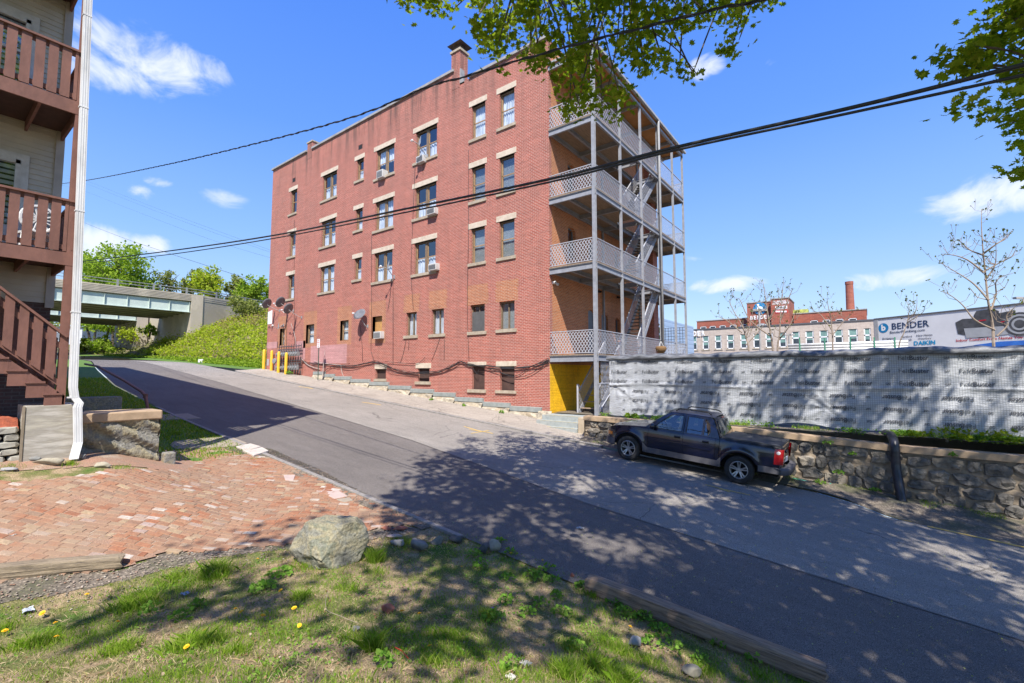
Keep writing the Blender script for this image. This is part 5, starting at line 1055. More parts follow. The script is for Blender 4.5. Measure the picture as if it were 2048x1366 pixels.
tree(178,600,104,70,110,3500,m_lf,'light green tree half behind the white downspout beyond the bridge',vt=503,size=.30)
tree(268,600,100,60,70,2600,m_lf,'low bright green tree at the right foot of the tallest one',vt=548,size=.28)
tree(336,600,105,66,70,1500,m_lf2,'thin olive tree with bare twigs showing beyond the bridge',vt=535,size=.26)
tree(380,600,108,40,60,1100,m_lf2,'small olive tree between the thin one and the round yellow green one',vt=545,size=.26)
tree(416,600,104,66,70,3600,m_lfy,'round yellow green tree above the bridge parapet',vt=538,size=.28)
tree(468,600,108,46,56,2000,m_lf2,'pointed olive green tree left of the bright bushy one',vt=552,size=.26)
tree(507,600,100,58,66,3800,m_lf,'bright green bushy tree next to the brick block',vt=550,size=.26)
tree(548,610,104,40,60,1000,m_lf2,'sparse tree partly hidden by the corner of the brick block',vt=548,size=.24)
# shrubs covering the bank
def hillpt(a,b_):
    i=min(nb-2,int(a)); j=min(22,int(b_)); fa,fb=a-i,b_-j; return HILL[i,j]*(1-fa)*(1-fb)+HILL[i+1,j]*fa*(1-fb)+HILL[i,j+1]*(1-fa)*fb+HILL[i+1,j+1]*fa*fb
mb=MB(); mb_b=MB(); C1=[];C2=[]
for _ in range(4600):
    a=RS.uniform(23,58); b_=RS.uniform(1,22.5)
    if a<30 and b_>(a-22)*2.6: continue
    p=hillpt(a,b_); n=9; q=p+RS.randn(n,3)*np.array([.30,.30,.20])*(.6+.9*RS.rand())+np.array([0,0,.05+.6*max(0,mnoise.noise(Vector((p[0]*.35,p[1]*.35,1)))+.3)+.2*RS.rand()]); (C2 if (RS.rand()<.10+.5*(abs(b_-15)<4)*(a>40)) else C1).append(q)
leaves(mb,np.concatenate(C1),.115); struct(mb,'bank_shrubs',m_lfy,'stuff'); leaves(mb_b,np.concatenate(C2),.11)
struct(mb_b,'dry_brambles',leafmat('bramble',[(0,(.28,.18,.11)),(.5,(.36,.31,.12)),(1,(.46,.36,.22))]),'stuff')
mb=MB(); C1=[]
for _ in range(900):
    a=RS.uniform(6,30); b_=RS.uniform(0,22) 
    if RS.rand()<.6 and b_<16: continue
    C1.append(hillpt(a,b_)+RS.randn(6,3)*np.array([.4,.4,.15])+np.array([0,0,.15]))
leaves(mb,np.concatenate(C1),.14); struct(mb,'undergrowth',m_lf2,'stuff')
mb=MB(); C1=[]
for _ in range(2500):
    a=RS.uniform(14,50); p=hillpt(a,RS.uniform(0,1.6)); C1.append(p+RS.randn(5,3)*np.array([.25,.25,.04])+np.array([0,0,.06]))
leaves(mb,np.concatenate(C1),.10); struct(mb,'long_grass',m_lf,'stuff')
def shrub(u,v,d,w,h,n,mat,lab,size=.16,name='shrub'):
    c=pd(u,v,d); s=d/F; o=empty(name,(c[0],c[1],c[2]-h*s/2),lab,'shrub','shrubs round the bridge'); mb=MB(); leaves(mb,crownpts(c,(w*s/2,w*s/2,h*s/2),max(4,n//40),40,(w*s*.08,)*3),size); mb.build('foliage',mat,o)
    mb=MB()
    for _ in range(6): e=c+RS.randn(3)*np.array([w*s*.2,w*s*.2,h*s*.25]); mb.tube([(c[0],c[1],c[2]-h*s/2-.3),(c[0]+(e[0]-c[0])*.4,c[1]+(e[1]-c[1])*.4,c[2]),tuple(e)],[.05,.04,.02],5)
    mb.build('stem',m_bark,o); return o
shrub(492,612,62,58,34,1500,m_lf2,'dark olive shrub against the wing wall of the bridge'); shrub(265,668,68,60,30,900,m_lfy,'straggly yellow green bush under the bridge'); shrub(300,662,66,26,26,400,m_lf,'small green bush at the foot of the far bridge pier')
shrub(205,690,66,44,40,900,m_lf,'leafy green bush by the road under the far bridge'); shrub(170,693,70,30,36,700,m_lfy,'yellow green bush beside the white downspout under the bridge')
# bridge
m_con=M('bridge_concrete',(.56,.49,.38),(.40,.35,.27),.35,.95,bmp=.3,bscale=6,obj=False,detail=9,c3=(.42,.37,.31)); m_gir=M('girder_paint',(.55,.62,.55),(.45,.52,.47),.8,.6,obj=False); m_gird=M('girder_inner',(.46,.44,.31),(.34,.32,.23),.6,.8,obj=False)
def onZp(u,v,z): d=ray(u,v); return d*(z/d[2])
zT=10.1; A_=onZp(164,563,zT); B_=onZp(405,591,zT); C_e=onZp(526,611.5,zT); ub=(B_-A_)/np.linalg.norm(B_-A_); nbk=np.array([-ub[1],ub[0],0]); 
if nbk@fh<0 and nbk@rt>0: nbk=-nbk
if nbk@rt>0: nbk=-nbk
J=B_-ub*1.2; print('bridge',A_,B_,C_e,ub,nbk,np.linalg.norm(B_-A_))
def bb(mb,o,s0,s1,t0,t1,z0,z1,mi=0,du=None,dn=None):
    du=ub if du is None else du; dn=nbk if dn is None else dn; P=[]
    for z in (z0,z1):
        for (s,t) in ((s0,t0),(s1,t0),(s1,t1),(s0,t1)): p=o+du*s+dn*t; P.append((p[0],p[1],z))
    mb.add(P,[(0,3,2,1),(4,5,6,7),(0,1,5,4),(1,2,6,5),(2,3,7,6),(3,0,4,7)],mi)
def bridge(o,lab,rail=True,dz=0,wing=True):
    r=empty('road_bridge',(o[0],o[1],2.),lab,'bridge'); m=MB(); bb(m,o,-75,0,0,.35,9.2,10.1); 
    for k in range(5): bb(m,o,-75,0,-.03,0,9.25+k*.17,9.25+k*.17+.10)
    m.build('parapet',m_con,r); m=MB(); bb(m,o,-75,0,.35,12,9.0,9.35); m.build('deck',m_con,r)
    for k in range(6):
        m=MB(); t=.25+k*2.2; bb(m,o,-75,.3,t-.2,t+.2,7.78,7.84); bb(m,o,-75,.3,t-.02,t+.02,7.84,9.1)
        if k==0:
            for s in np.arange(-74,0,2.05): bb(m,o,s,s+.03,t-.18,t-.02,7.84,9.1)
        m.build('girder',m_gir if k==0 else m_gird,r)
    m=MB(); bb(m,o,0,1.3,-.05,12.5 if not wing else 34,0,9.2); bb(m,o,0,1.3,-.05,.4,9.2,10.1) if wing else None; m.build('abutment',m_con,r)
    return r
br=bridge(J,'long concrete and pale green steel overpass above the end of the street')
# wing wall following the approach
m=MB(); e=(C_e-B_); e/=np.linalg.norm(e); ne=np.array([-e[1],e[0],0]); ne=-ne if ne@rt>0 else ne
bb(m,B_,0,60,0,.5,0,zT,du=e,dn=ne)
for k in range(3): bb(m,B_,0.05,60,-.03,0,9.35+k*.24,9.35+k*.24+.13,du=e,dn=ne)
m.build('wing_wall',m_con,br)
m_rail=M('galvanised_rail',(.28,.28,.27),(.2,.2,.2),5,.5,obj=False)
m=MB()
for z in (10.42,10.75): bb(m,J,-75,1.3,.12,.18,z,z+.07); bb(m,B_,0,60,.12,.18,z,z+.11,du=e,dn=ne)
rl=m.build('guard_rail',m_rail,br)
for s in np.arange(-72,1,3.4): m=MB(); bb(m,J,s,s+.18,.10,.24,10.1,10.9); m.build('rail_post',m_rail,rl)
for s in np.arange(2,55,4.5): m=MB(); bb(m,B_,s,s+.18,.10,.24,10.1,10.9,du=e,dn=ne); m.build('rail_post',m_rail,rl)
b2_=bridge(J+nbk*17-ub*1.5,'second steel overpass seen through the gap under the nearer one',wing=False)
# small white roadside sign
q=pd(401,725,49); p=MB(); p.box(q[0]-.0,q[0]+.04,q[1]-.28,q[1]+.28,q[2]+.0,q[2]+.42); 
SGN=empty('lawn_sign',(q[0],q[1],q[2]-.1),'tiny white sign board standing on the grass below the bank','sign'); p=MB(); n_=-fh; s_=rt
def quadbox(mb,c,sx,sz,th,du,dn):
    P=[]
    for t in (0,th):
        for (a,b_) in ((-1,-1),(1,-1),(1,1),(-1,1)): P.append(c+du*a*sx/2+np.array([0,0,b_*sz/2])+dn*t)
    mb.add(P,[(0,1,2,3),(7,6,5,4),(0,4,5,1),(1,5,6,2),(2,6,7,3),(3,7,4,0)])
quadbox(p,q+np.array([0,0,.18]),.52,.34,.03,s_,-n_); p.build('board',m_wht2,SGN); p=MB(); p.tube([q+s_*.18+[0,0,-.2],q+s_*.18+[0,0,.1]],.02,5); p.tube([q-s_*.18+[0,0,-.2],q-s_*.18+[0,0,.1]],.02,5); p.build('leg',m_gut,SGN)
# things seen under the bridges
def simplehouse(u0,u1,vt,vb,d,mat,lab,depth=8,wn=3):
    a=pd(u0,vb,d); b_=pd(u1,vb,d); zt=pd(u0,vt,d)[2]; du=(b_-a); du[2]=0; L=np.linalg.norm(du); du/=L; dn=np.array([-du[1],du[0],0]); dn=dn if dn@fh>0 else -dn
    o=empty('distant_house',(a[0],a[1],a[2]-2),lab,'house'); m=MB(); bb(m,a,0,L,0,depth,a[2]-3,zt,du=du,dn=dn); m.build('wall',mat,o); m=MB()
    bb(m,a,-.2,L+.2,-.3,depth+.3,zt,zt+.2,du=du,dn=dn); m.build('roof',M('roof_dark',(.12,.12,.12),None,4,.9),o)
    for k in range(wn): m=MB(); s=L*(k+.5)/wn; bb(m,a,s-.5,s+.5,-.04,0,zt-2.6,zt-1.0,du=du,dn=dn); m.build('window',m_door,o)
simplehouse(60,162,655,702,95,M('pale_siding',(.55,.57,.6),(.45,.47,.5),2,.8),'pale grey house beyond the bridges at far left'); simplehouse(236,262,655,690,92,M('far_brick',(.30,.13,.09),(.25,.1,.07),4,.9),'small red brick building beyond the bridges',wn=1)
def trunks(u,v0,v1,d,lab,lean=.3):
    a=pd(u,v1,d); z=pd(u,v0,d)[2]; o=empty('tree',a,lab,'tree','thin trees under the bridges'); m=MB(); m.tube([a-np.array([0,0,.5]),a+rt*lean*.4+[0,0,(z-a[2])*.5],a+rt*lean+[0,0,z-a[2]]],[.22,.17,.12],7); m.build('trunk',m_bark,o)
    m=MB(); leaves(m,crownpts(a+np.array([0,0,(z-a[2])*.85]),(1.6,1.6,1.),12,25,(.3,.3,.2)),.2); m.build('crown',m_lf,o)
trunks(183,640,694,76,'dark leaning trunk under the second bridge, leftmost',-1.5); trunks(187,645,692,80,'thin straight trunk under the second bridge near the leftmost one'); trunks(210,645,690,78,'leafy trunk under the second bridge, right of the pair',.8); trunks(226,645,688,78,'rightmost dark trunk under the second bridge by the brick building',-.4)
# ================================================================= BUILDINGS ON THE RIGHT
m_tan=brickmat('tan_brick',(.50,.42,.36),(.42,.35,.30),(.55,.49,.42),bw=.5,rh=.2,wear=.15); m_red2=brickmat('far_red_brick',(.34,.10,.065),(.27,.075,.05),(.38,.2,.15),bw=.5,rh=.2,wear=.2)
m_gw=M('green_window_glass',(.20,.33,.29),(.12,.2,.19),3,.25,obj=False); m_gd=M('dark_window_glass',(.035,.045,.055),(.07,.09,.11),2,.15,obj=False); m_wfr=M('white_frame',(.8,.8,.8),None,3,.5); m_let=M('white_letters',(.85,.85,.85),None,3,.5); m_logo=M('logo_blue',(.015,.22,.46),(.015,.2,.42),3,.4)
YT=80.
def px(u,v,Y): q=onY(u,v,Y); return float(q[0]),float(q[2])
TB=empty('tan_warehouse',(onY(1560,700,YT)[0],YT,-2),'long tan brick warehouse with a row of white framed windows behind the fence','warehouse')
x0=px(1300,670,YT)[0]; x1=px(1765,640,YT)[0]; zt=px(1560,651,YT)[1]; print('tan',x0,x1,zt,px(1375,661,YT),px(1700,643.7,YT))
wins_u=[(1340+a*.1758,1340+b_*.1758) for a,b_ in ((110,165),(235,308),(370,443),(510,585),(648,728),(800,875),(948,1025),(1088,1170),(1242,1325),(1388,1478),(1543,1637),(1703,1803),(1870,1970))]+[(1697,1716),(1728.5,1742.5)]
zw1,zw0=zt-1.05,zt-3.3
ops=[(px(a,680,YT)[0],px(b_,680,YT)[0],zw0,zw1) for a,b_ in wins_u]
p=MB(); wallholes(p,(x0,x1,-3,zt),ops,YT,.25); p.add([(x0,YT,-3),(x0,YT+9,-3),(x0,YT+9,zt),(x0,YT,zt)],[(0,1,2,3)]); p.build('wall',m_tan,TB); p=MB(); p.box(x0-.1,x1+.1,YT-.12,YT+9,zt,zt+.18); p.build('roof',M('dark_coping',(.10,.10,.11),None,3,.6),TB)
for i,(a,b_,c,d) in enumerate(ops):
    p=MB(); y=YT+.12
    for (q,r,s,t_) in ((a,a+.14,c,d),(b_-.14,b_,c,d),(a,b_,c,c+.14),(a,b_,(c+d)/2+.1,(c+d)/2+.28)): p.box(q,r,y-.05,y+.05,s,t_)
    fo=p.build('window',m_wfr,TB); p=MB(); p.box(a,b_,y,y+.02,(c+d)/2-.2*(i%3),d); p.build('shade',m_gw,fo); p=MB(); p.box(a,b_,y+.03,y+.05,c,d); p.build('pane',m_gd,fo)
    p=MB(); p.box(a-.15,b_+.15,YT-.08,YT,c-.15,c); p.build('sill',m_sill,fo)
def textY(mb,s,u0,u1,vc,Y,bold=.02,mi=0,hscale=1.,off=.02,flip=False):
    a=px(u0,vc,Y); b_=px(u1,vc,Y); w=b_[0]-a[0]; V,_=text2d(s,bold); W0=V[:,0].max()-V[:,0].min(); H0=V[:,1].max()-V[:,1].min(); sz=w/W0*hscale; put_text(mb,s,sz,lambda x,y:((a[0]+b_[0])/2+x,Y-off,(a[1]+b_[1])/2+y),mi,bold=bold,width=w)
def serif(mb,s,u0,u1,vc,hpx,Y,off=.02,mi=0):
    # capitals with slab serifs
    a=px(u0,vc,Y); b_=px(u1,vc,Y); zt_=px((u0+u1)/2,vc-hpx/2,Y)[1]; zb_=px((u0+u1)/2,vc+hpx/2,Y)[1]; n=len(s); cw=(b_[0]-a[0])/n; h=zt_-zb_
    for i,ch_ in enumerate(s):
        V,Fc=text2d(ch_,.03); V=V-V.min(0); V=V/V.max(0); cx=a[0]+cw*i+cw*.12; w=cw*.76; mb.add([(cx+q[0]*w,Y-off,zb_+q[1]*h) for q in V],Fc,mi)
        if ch_ in 'BENDR':
            for (xx,zz) in ((cx-.08*w,zb_),(cx-.08*w,zt_-h*.07)): mb.add([(xx,Y-off-.001,zz),(xx+w*.4,Y-off-.001,zz),(xx+w*.4,Y-off-.001,zz+h*.07),(xx,Y-off-.001,zz+h*.07)],[(0,1,2,3)],mi)
def logo(u,v,rpx,Y,par,off=.05,name='round_logo'):
    c=px(u,v,Y); r=rpx*(onY(u,v,Y)@fw)/F; p=MB(); n=24; p.add([(c[0]+r*math.cos(2*math.pi*i/n),Y-off,c[1]+r*math.sin(2*math.pi*i/n)) for i in range(n)],[tuple(range(n))]); 
    p.lathe([(r*1.0,off-.001),(r,0)],(c[0],Y,c[1]),(0,-1,0),n); o=p.build(name,m_logo,par); p=MB(); put_text(p,'b',r*1.75,lambda x,y:(c[0]+x,Y-off-.01,c[1]+y),bold=.05); p.build('letter',m_let,o)
p=MB(); serif(p,'BENDER',1361,1411,667,10,YT-.2); p.build('sign_lettering',m_let,TB); logo(1346,668,13,YT,TB,off=1.0)
YR=92.
RB=empty('red_brick_building',(onY(1560,640,YR)[0],YR,2),'red brick building with a sign tower rising behind the tan warehouse','building')
x0,z0=px(1393.6,643.4,YR); x1=px(1733,620,YR)[0]; zr_=z0; xa=px(1495,637,YR)[0]; xb=px(1587,629,YR)[0]
zr2=px(1640,625,YR)[1]
def redwall(xa_,xb_,z1_,wl):
    ops=[(px(a,660,YR)[0],px(b_,660,YR)[0],zz-1.05,zz) for a,b_,zz in wl]; p=MB(); wallholes(p,(xa_,xb_,-3,z1_),ops,YR,.2); p.build('wall',m_red2,RB); p=MB(); p.box(xa_-.1,xb_+.1,YR-.1,YR+10,z1_,z1_+.15); p.build('coping',m_cop,RB)
    for (a,b_,c,d) in ops:
        p=MB()
        for (q,r,s,t_) in ((a,a+.12,c,d),(b_-.12,b_,c,d),(a,b_,c,c+.12),(a,b_,d-.12,d)): p.box(q,r,YR+.02,YR+.1,s,t_)
        fo=p.build('window',m_wfr,RB); p=MB(); p.box(a,b_,YR+.1,YR+.12,c,d); p.build('pane',m_gd,fo)
redwall(x0,xa,zr_,[(1340+a*.1758,1340+b_*.1758,zr_-1.0) for a,b_ in ((345,415),(452,522),(565,635),(682,758),(805,875))])
redwall(xb,x1,zr2,[(1340+a*.1758,1340+b_*.1758,zr2-1.25) for a,b_ in ((1600,1688),(1742,1828),(1890,1980))]+[(1698,1715,zr2-1.25)])
p=MB(); p.box(px(1597,650,YR)[0],px(1608,650,YR)[0],YR-.03,YR,zr2-2.7,zr2-1.9); p.build('yellow_vent',m_boly,RB)
YW=90.; p=MB(); xm=px(1545,640,YW)[0]; xe=px(1581,640,YW)[0]; xs_=px(1494.7,640,YW)[0]; zl=px(1520,605,YW)[1]; zr3=px(1565,599,YW)[1]
p.box(xs_,xm,YW,YW+6,0,zl); p.box(xm,xe,YW-1.2,YW+6,0,zr3); p.build('tower',m_red2,RB); p=MB(); p.box(xs_-.1,xm,YW-.1,YW+6,zl,zl+.15); p.box(xm,xe+.1,YW-1.3,YW+6,zr3,zr3+.15); p.build('tower_coping',m_cop,RB)
logo(1520,617,12,YW,RB,off=.12); p=MB(); a=px(1504,621,YW); b_=px(1536,620,YW); p.box(a[0],b_[0],YW-.3,YW-.15,a[1]-.25,a[1]+.15); p.build('logo_bar',M('sign_steel',(.2,.23,.26),None,3,.5),RB)
p=MB(); serif(p,'BENDER',1500,1541,634.5,7.5,YW-.1); p.build('sign_lettering',m_let,RB); p=MB(); n=12; c=px(1524,655,YW); p.add([(c[0]-1.1,YW-.05,c[1]-1.2)]+[(c[0]+1.1*math.cos(math.pi-math.pi*i/n),YW-.05,c[1]-.2+.9*math.sin(math.pi*i/n)) for i in range(n+1)]+[(c[0]+1.1,YW-.05,c[1]-1.2)],[tuple(range(n+3))]); p.build('arched_window',M('grey_glass',(.45,.48,.5),None,3,.4),RB)
YS=YW-1.2; p=MB(); textY(p,'PLUMBING &',1546,1577,603,YS,bold=.03,hscale=1.15); textY(p,'HVAC SUPPLY',1545,1579,607,YS,bold=.03,hscale=1.15); p.build('sign_lettering',m_let,RB)
def plate(u0,u1,v0,v1,Y,mat,par,off=.03,name='sign_plate'):
    a=px(u0,(v0+v1)/2,Y)[0]; b_=px(u1,(v0+v1)/2,Y)[0]; c=px((u0+u1)/2,v1,Y)[1]; d=px((u0+u1)/2,v0,Y)[1]; p=MB(); p.box(a,b_,Y-off,Y,c,d); return p.build(name,mat,par)
pl=plate(1550.5,1574.5,612,618,YS,m_let,RB); p=MB(); textY(p,'KOHLER',1552,1573,615,YS-.04,bold=.03); p.build('lettering',m_blk,pl)
pl=plate(1550.5,1576,620,626,YS,M('sign_red2',(.5,.03,.03),None,3,.5),RB); p=MB(); 
for k in range(9): a=px(1552.5+k*2.5,623,YS); p.box(a[0]-.08,a[0]+.1,YS-.05,YS-.031,a[1]-.13,a[1]+.13)
p.build('lettering',m_let,pl)
p=MB(); a=px(1593,628,YR+3)
p.box(a[0]-.9,a[0]+1.8,YR+2,YR+4,zr2,zr2+1.); single(p,'rooftop_unit',M('unit_green',(.12,.14,.07),(.45,.5,.1),1.2,.7),'rooftop machinery with a yellow green panel behind the sign tower','air handler',bevel=.05)
# smokestack
a=px(1702,640,98); zt_=px(1702,563,98)[1]; p=MB(); p.lathe([(.72,0),(.66,zt_*.5),(.55,zt_-.5),(.60,zt_-.5),(.60,zt_),(.42,zt_),(.42,zt_-.5)],(a[0],98,0),n=20); single(p,'smokestack',m_red2,'tall round brick smokestack rising behind the warehouses','smokestack',smooth=False)
# blue corrugated building seen through the porch
m_cor,t,b,o=newmat('blue_corrugated'); b.inputs['Roughness'].default_value=.5; g=t.nodes.new('ShaderNodeNewGeometry').outputs['Position']; sx=t.nodes.new('ShaderNodeSeparateXYZ'); t.links.new(g,sx.inputs[0]); f=mth(t,'FRACT',mth(t,'DIVIDE',sx.outputs[2],.62)); t.links.new(ramp(t,f,[(0,(.12,.19,.30)),(.12,(.30,.42,.58)),(1,(.38,.5,.66))]),b.inputs['Base Color'])
q=onY(1340,640,62); XC=float(q[0]); a1=onX(1290,700,XC); a2=onX(1376,700,XC); zc1=float(onX(1340,641,XC)[2]); print('blue',XC,a1,a2,zc1)
p=MB(); p.box(XC-14,XC,float(a1[1])-2,float(a2[1])+3,-2,zc1); single(p,'corrugated_shed',m_cor,'pale blue corrugated shed seen through the far end of the porch','shed')
Yq=44.; m_wire=M('black_wire',(.03,.03,.03),None,3,.6); p=MB(); a=px(1298,700,Yq)[0]; b_=px(1372,700,Yq)[0]; zt_=px(1335,656,Yq)[1]
for x in np.arange(a,b_,.27): p.box(x,x+.035,Yq,Yq+.02,-1,zt_)
for z in np.arange(0,zt_,.27): p.box(a,b_,Yq,Yq+.02,z,z+.03)
single(p,'wire_mesh_fence',m_wire,'black wire mesh screen between the porch and the blue shed','fence')
shrub(1311,670,40,22,44,700,leafmat('evergreen',[(0,(.02,.04,.015)),(1,(.05,.08,.03))]),'dark evergreen shrub seen between the porch posts',size=.10)
# box trailer with the printed side
dT=31.; PT=pd(1748,639,dT); du=rt*.332-fh*1.0*.949/.949*.949; du=rt*.315-fh*.949; du/=np.linalg.norm(du); dn=np.cross([0,0,1.],du); dn=dn if dn@fh>0 else -dn
zt_=float(PT[2]); LT=14.; TR=empty('box_trailer',(PT[0],PT[1],0),'long white box trailer printed with a plumbing supplier advertisement','trailer')
o_=np.array([PT[0],PT[1],0]); p=MB(); bb(p,o_,0,LT,0,2.6,zt_-2.9,zt_,du=du,dn=dn); p.build('box',M('trailer_white',(.78,.78,.79),(.7,.7,.71),1,.35),TR)
p=MB(); bb(p,o_,-.06,.28,-.02,2.62,zt_-2.92,zt_+.02,du=du,dn=dn); p.build('corner_post',m_gut,TR,bevel=.05)
p=MB(); bb(p,o_,0,LT,-.03,0,zt_-.03,zt_+.06,du=du,dn=dn); p.build('top_rail',M('dark_rail',(.13,.13,.14),None,3,.5),TR)
for s in (1.2,10.6,12.2):
    for t_ in (.35,2.2): p=MB(); c=o_+du*s+dn*t_; c[2]=.5; p.lathe([(0,-.14),(.48,-.14),(.5,0),(.48,.14),(0,.14)],c,dn,18); p.build('wheel',m_blk,TR)
p=MB(); bb(p,o_,.3,LT,.5,2.1,zt_-3.2,zt_-2.9,du=du,dn=dn); bb(p,o_,3,3.2,.4,.6,-.1,zt_-3,du=du,dn=dn); p.build('chassis',m_blk,TR)
def trs(u,v):   # pixel -> (s,z) on the trailer side
    d=ray(u,v); n=dn; k=(o_@n)/(d@n); q=d*k; return float((q-o_)@du),float(q[2])
def tpt(s,z,off=.012): q=o_+du*s-dn*off; return (q[0],q[1],z)
def ttext(mb,s,u0,u1,vc,bold=0.,mi=0,hs=1.,off=.014):
    a=trs(u0,vc); b_=trs(u1,vc); z=trs((u0+u1)/2,vc)[1]; V,_=text2d(s,bold); w=b_[0]-a[0]; sz=w/(V[:,0].max()-V[:,0].min())*hs; put_text(mb,s,sz,lambda x,y:tpt((a[0]+b_[0])/2+x,z+y,off),mi,bold=bold,width=w)
m_navy=M('print_navy',(.02,.05,.12),None,3,.5); m_redp=M('print_red',(.55,.02,.04),None,3,.5); m_cy=M('print_cyan',(.0,.32,.6),None,3,.5); m_dg=M('print_dark_grey',(.05,.052,.055),(.10,.10,.105),3,.5); m_lg=M('print_light_grey',(.42,.43,.44),(.36,.37,.38),3,.5); m_bl=M('print_blue',(.03,.12,.5),(.05,.2,.62),2,.5)
p=MB(); ttext(p,'BENDER',1783,1858,650.5,bold=.012); ttext(p,'BenderPlumbing.com',1780,1850,662.5,bold=.01); ttext(p,'Bridgeport',1765,1792,677,bold=.01); ttext(p,'Hartford',1803,1824,673.5,bold=.01); ttext(p,'New Haven',1833,1865,670.5,bold=.01); ttext(p,'Norwalk',1803,1824,680,bold=.01); ttext(p,'Waterbury',1836,1863,677,bold=.01); p.build('lettering',m_navy,TR)
p=MB(); ttext(p,'Indoor Comfort From Names You Know',1912,2075,677,bold=.02); p.build('red_lettering',m_redp,TR); p=MB(); ttext(p,'DAIKIN',1828,1871,686,bold=.03); p.build('blue_lettering',m_cy,TR)
c=trs(1767,656); r=.31; p=MB(); p.add([tpt(c[0]+r*math.cos(i*math.pi/12),c[1]+r*math.sin(i*math.pi/12)) for i in range(24)],[tuple(range(24))]); lo_=p.build('round_logo',m_logo,TR); p=MB(); put_text(p,'b',r*1.7,lambda x,y:tpt(c[0]+x,c[1]+y,.016),bold=.05); p.build('letter',m_let,lo_)
def tpoly(px_,mat,off,name='printed_picture'):
    p=MB(); P=[tpt(*trs(*q),off) for q in px_]; p.add(P,[tuple(range(len(P)))]); return p.build(name,mat,TR)
tpoly([(1911,645),(1916,668),(1960,676),(2018,668),(2014,640),(1960,636),(1925,638)],m_dg,.012); tpoly([(1948,630),(1953,622),(1985,617),(1998,622),(2000,660),(1950,660)],m_dg,.016); tpoly([(1990,628),(2030,620),(2034,634),(1992,640)],m_dg,.02)
tpoly([(1928,657),(1933,676),(1980,673),(2018,668),(2012,652)],m_lg,.022); tpoly([(2014,636),(2019,665),(2090,655),(2086,625)],m_lg,.024); tpoly([(1958,640.5),(1973,638.5),(1973,641),(1958,643)],m_redp,.026); tpoly([(2002,643),(2016,641),(2016,643.5),(2002,645)],m_redp,.026)
c=trs(2040,648); p=MB(); 
for k in range(5): r=.62-.1*k; p.add([tpt(c[0]+r*math.cos(i*math.pi/12),c[1]+r*math.sin(i*math.pi/12),.03+.002*k) for i in range(24)],[tuple(range(24))],k%2)
p.build('printed_fan',[m_dg,m_lg],TR)
tpoly([(1915,700),(1950,690),(2000,683),(2060,680),(2130,684),(2130,720),(1915,715)],m_bl,.012)
# white pipes stacked on a rack, lamp posts
Yk=27.; WP=empty('pipe_rack',(onY(1680,700,Yk)[0],Yk,-.5),'stack of long white pipes on a green clipped rack behind the fence','pipe rack')
for k,(v0,v1) in enumerate(((690,679),(695.5,684.5),(701,690))):
    a=onY(1576+k*1,v0+5,Yk); b_=onY(1816,v1-.5,Yk); p=MB(); z=(a[2]+b_[2])/2; p.tube([(a[0],Yk,z),(b_[0],Yk,z)],.075,10); p.build('pipe',m_wht2,WP,smooth=True)
for u in (1600,1650,1701,1749,1790): a=onY(u,690,Yk); p=MB(); p.box(a[0]-.025,a[0]+.025,Yk-.09,Yk-.07,0.2,a[2]+.35); p.build('clip',M('green_clip',(.05,.25,.15),None,3,.6),WP)
def lamp(u,vt,d,wpx,lab,zb=0.):
    c=pd(u,vt,d); o=empty('lamp_post',(c[0],c[1],zb-.5),lab,'lamp post','lamp posts behind the fence'); p=MB(); p.tube([(c[0],c[1],zb-.5),tuple(c)],.09,8); p.build('pole',m_cop,o); p=MB(); s=wpx*d/F
    for sg in (-1,1): q=c+rt*sg*s*.3; bb(p,q,-s*.2,s*.2,-.15,.15,c[2],c[2]+.16,du=rt,dn=fh)
    p.beam(c-rt*s*.3+[0,0,.08],c+rt*s*.3+[0,0,.08],.06,.06); p.build('lamp_head',m_cop,o)
lamp(1518,622,44,30,'tall grey lamp post with twin heads in front of the tan warehouse'); lamp(1578,671,50,20,'short grey lamp post with twin heads between the saplings'); lamp(2046,598,38,34,'lamp post head above the trailer at the right edge of the picture')
# ================================================================= PICKUP
from mathutils.geometry import tessellate_polygon
def plain(name,c,rough=.4,metal=0,coat=0):
    m,t,b,o=newmat(name); b.inputs['Base Color'].default_value=rgb(c); b.inputs['Roughness'].default_value=rough; b.inputs['Metallic'].default_value=metal; b.inputs['Coat Weight'].default_value=coat; b.inputs['Coat Roughness'].default_value=.06
    v=pos(t,obj=True); t.links.new(mixc(t,ramp(t,noise(t,3,6,.6,v).outputs[0],[(.4,0.),(.8,.25)]),c,tuple(min(1,x*1.5+.004) for x in c)),b.inputs['Base Color']); return m
m_pt=plain('navy_metallic_paint',(.004,.005,.018),.25,.1,.9); m_cl=plain('grey_cladding',(.085,.082,.092),.6); m_tyre=M('tyre_rubber',(.018,.018,.019),(.03,.03,.031),20,.85,bmp=.4,bscale=60); m_alloy=plain('dull_alloy',(.42,.41,.40),.38,.7); m_well=plain('wheel_well_black',(.008,.008,.008),.9)
m_tg=glassmat('tinted_car_glass',(.22,.27,.28),.16,.01); m_tg2=glassmat('windscreen_glass',(.6,.66,.64),.14,.01); m_ton=plain('tonneau_vinyl',(.035,.037,.042),.55); m_redl=plain('tail_lamp_red',(.30,.005,.007),.25,0,.6); m_clr=plain('reverse_lamp',(.7,.65,.62),.2,0,1.); m_amb=plain('amber_marker',(.75,.2,.01),.25,0,1.); m_int=plain('cabin_trim',(.24,.23,.21),.8)
TK=empty('pickup_truck',(-6.13,14.90,float(rz(-6.13))+.018),'dark navy crew cab pickup with a black bed cover parked against the stone wall','pickup truck')
TK.rotation_euler=(0,-.0898,math.pi)
ip=lambda x,xp,fp: float(np.interp(x,xp[::-1] if xp[0]>xp[-1] else xp,fp[::-1] if xp[0]>xp[-1] else fp))
WB=3.2
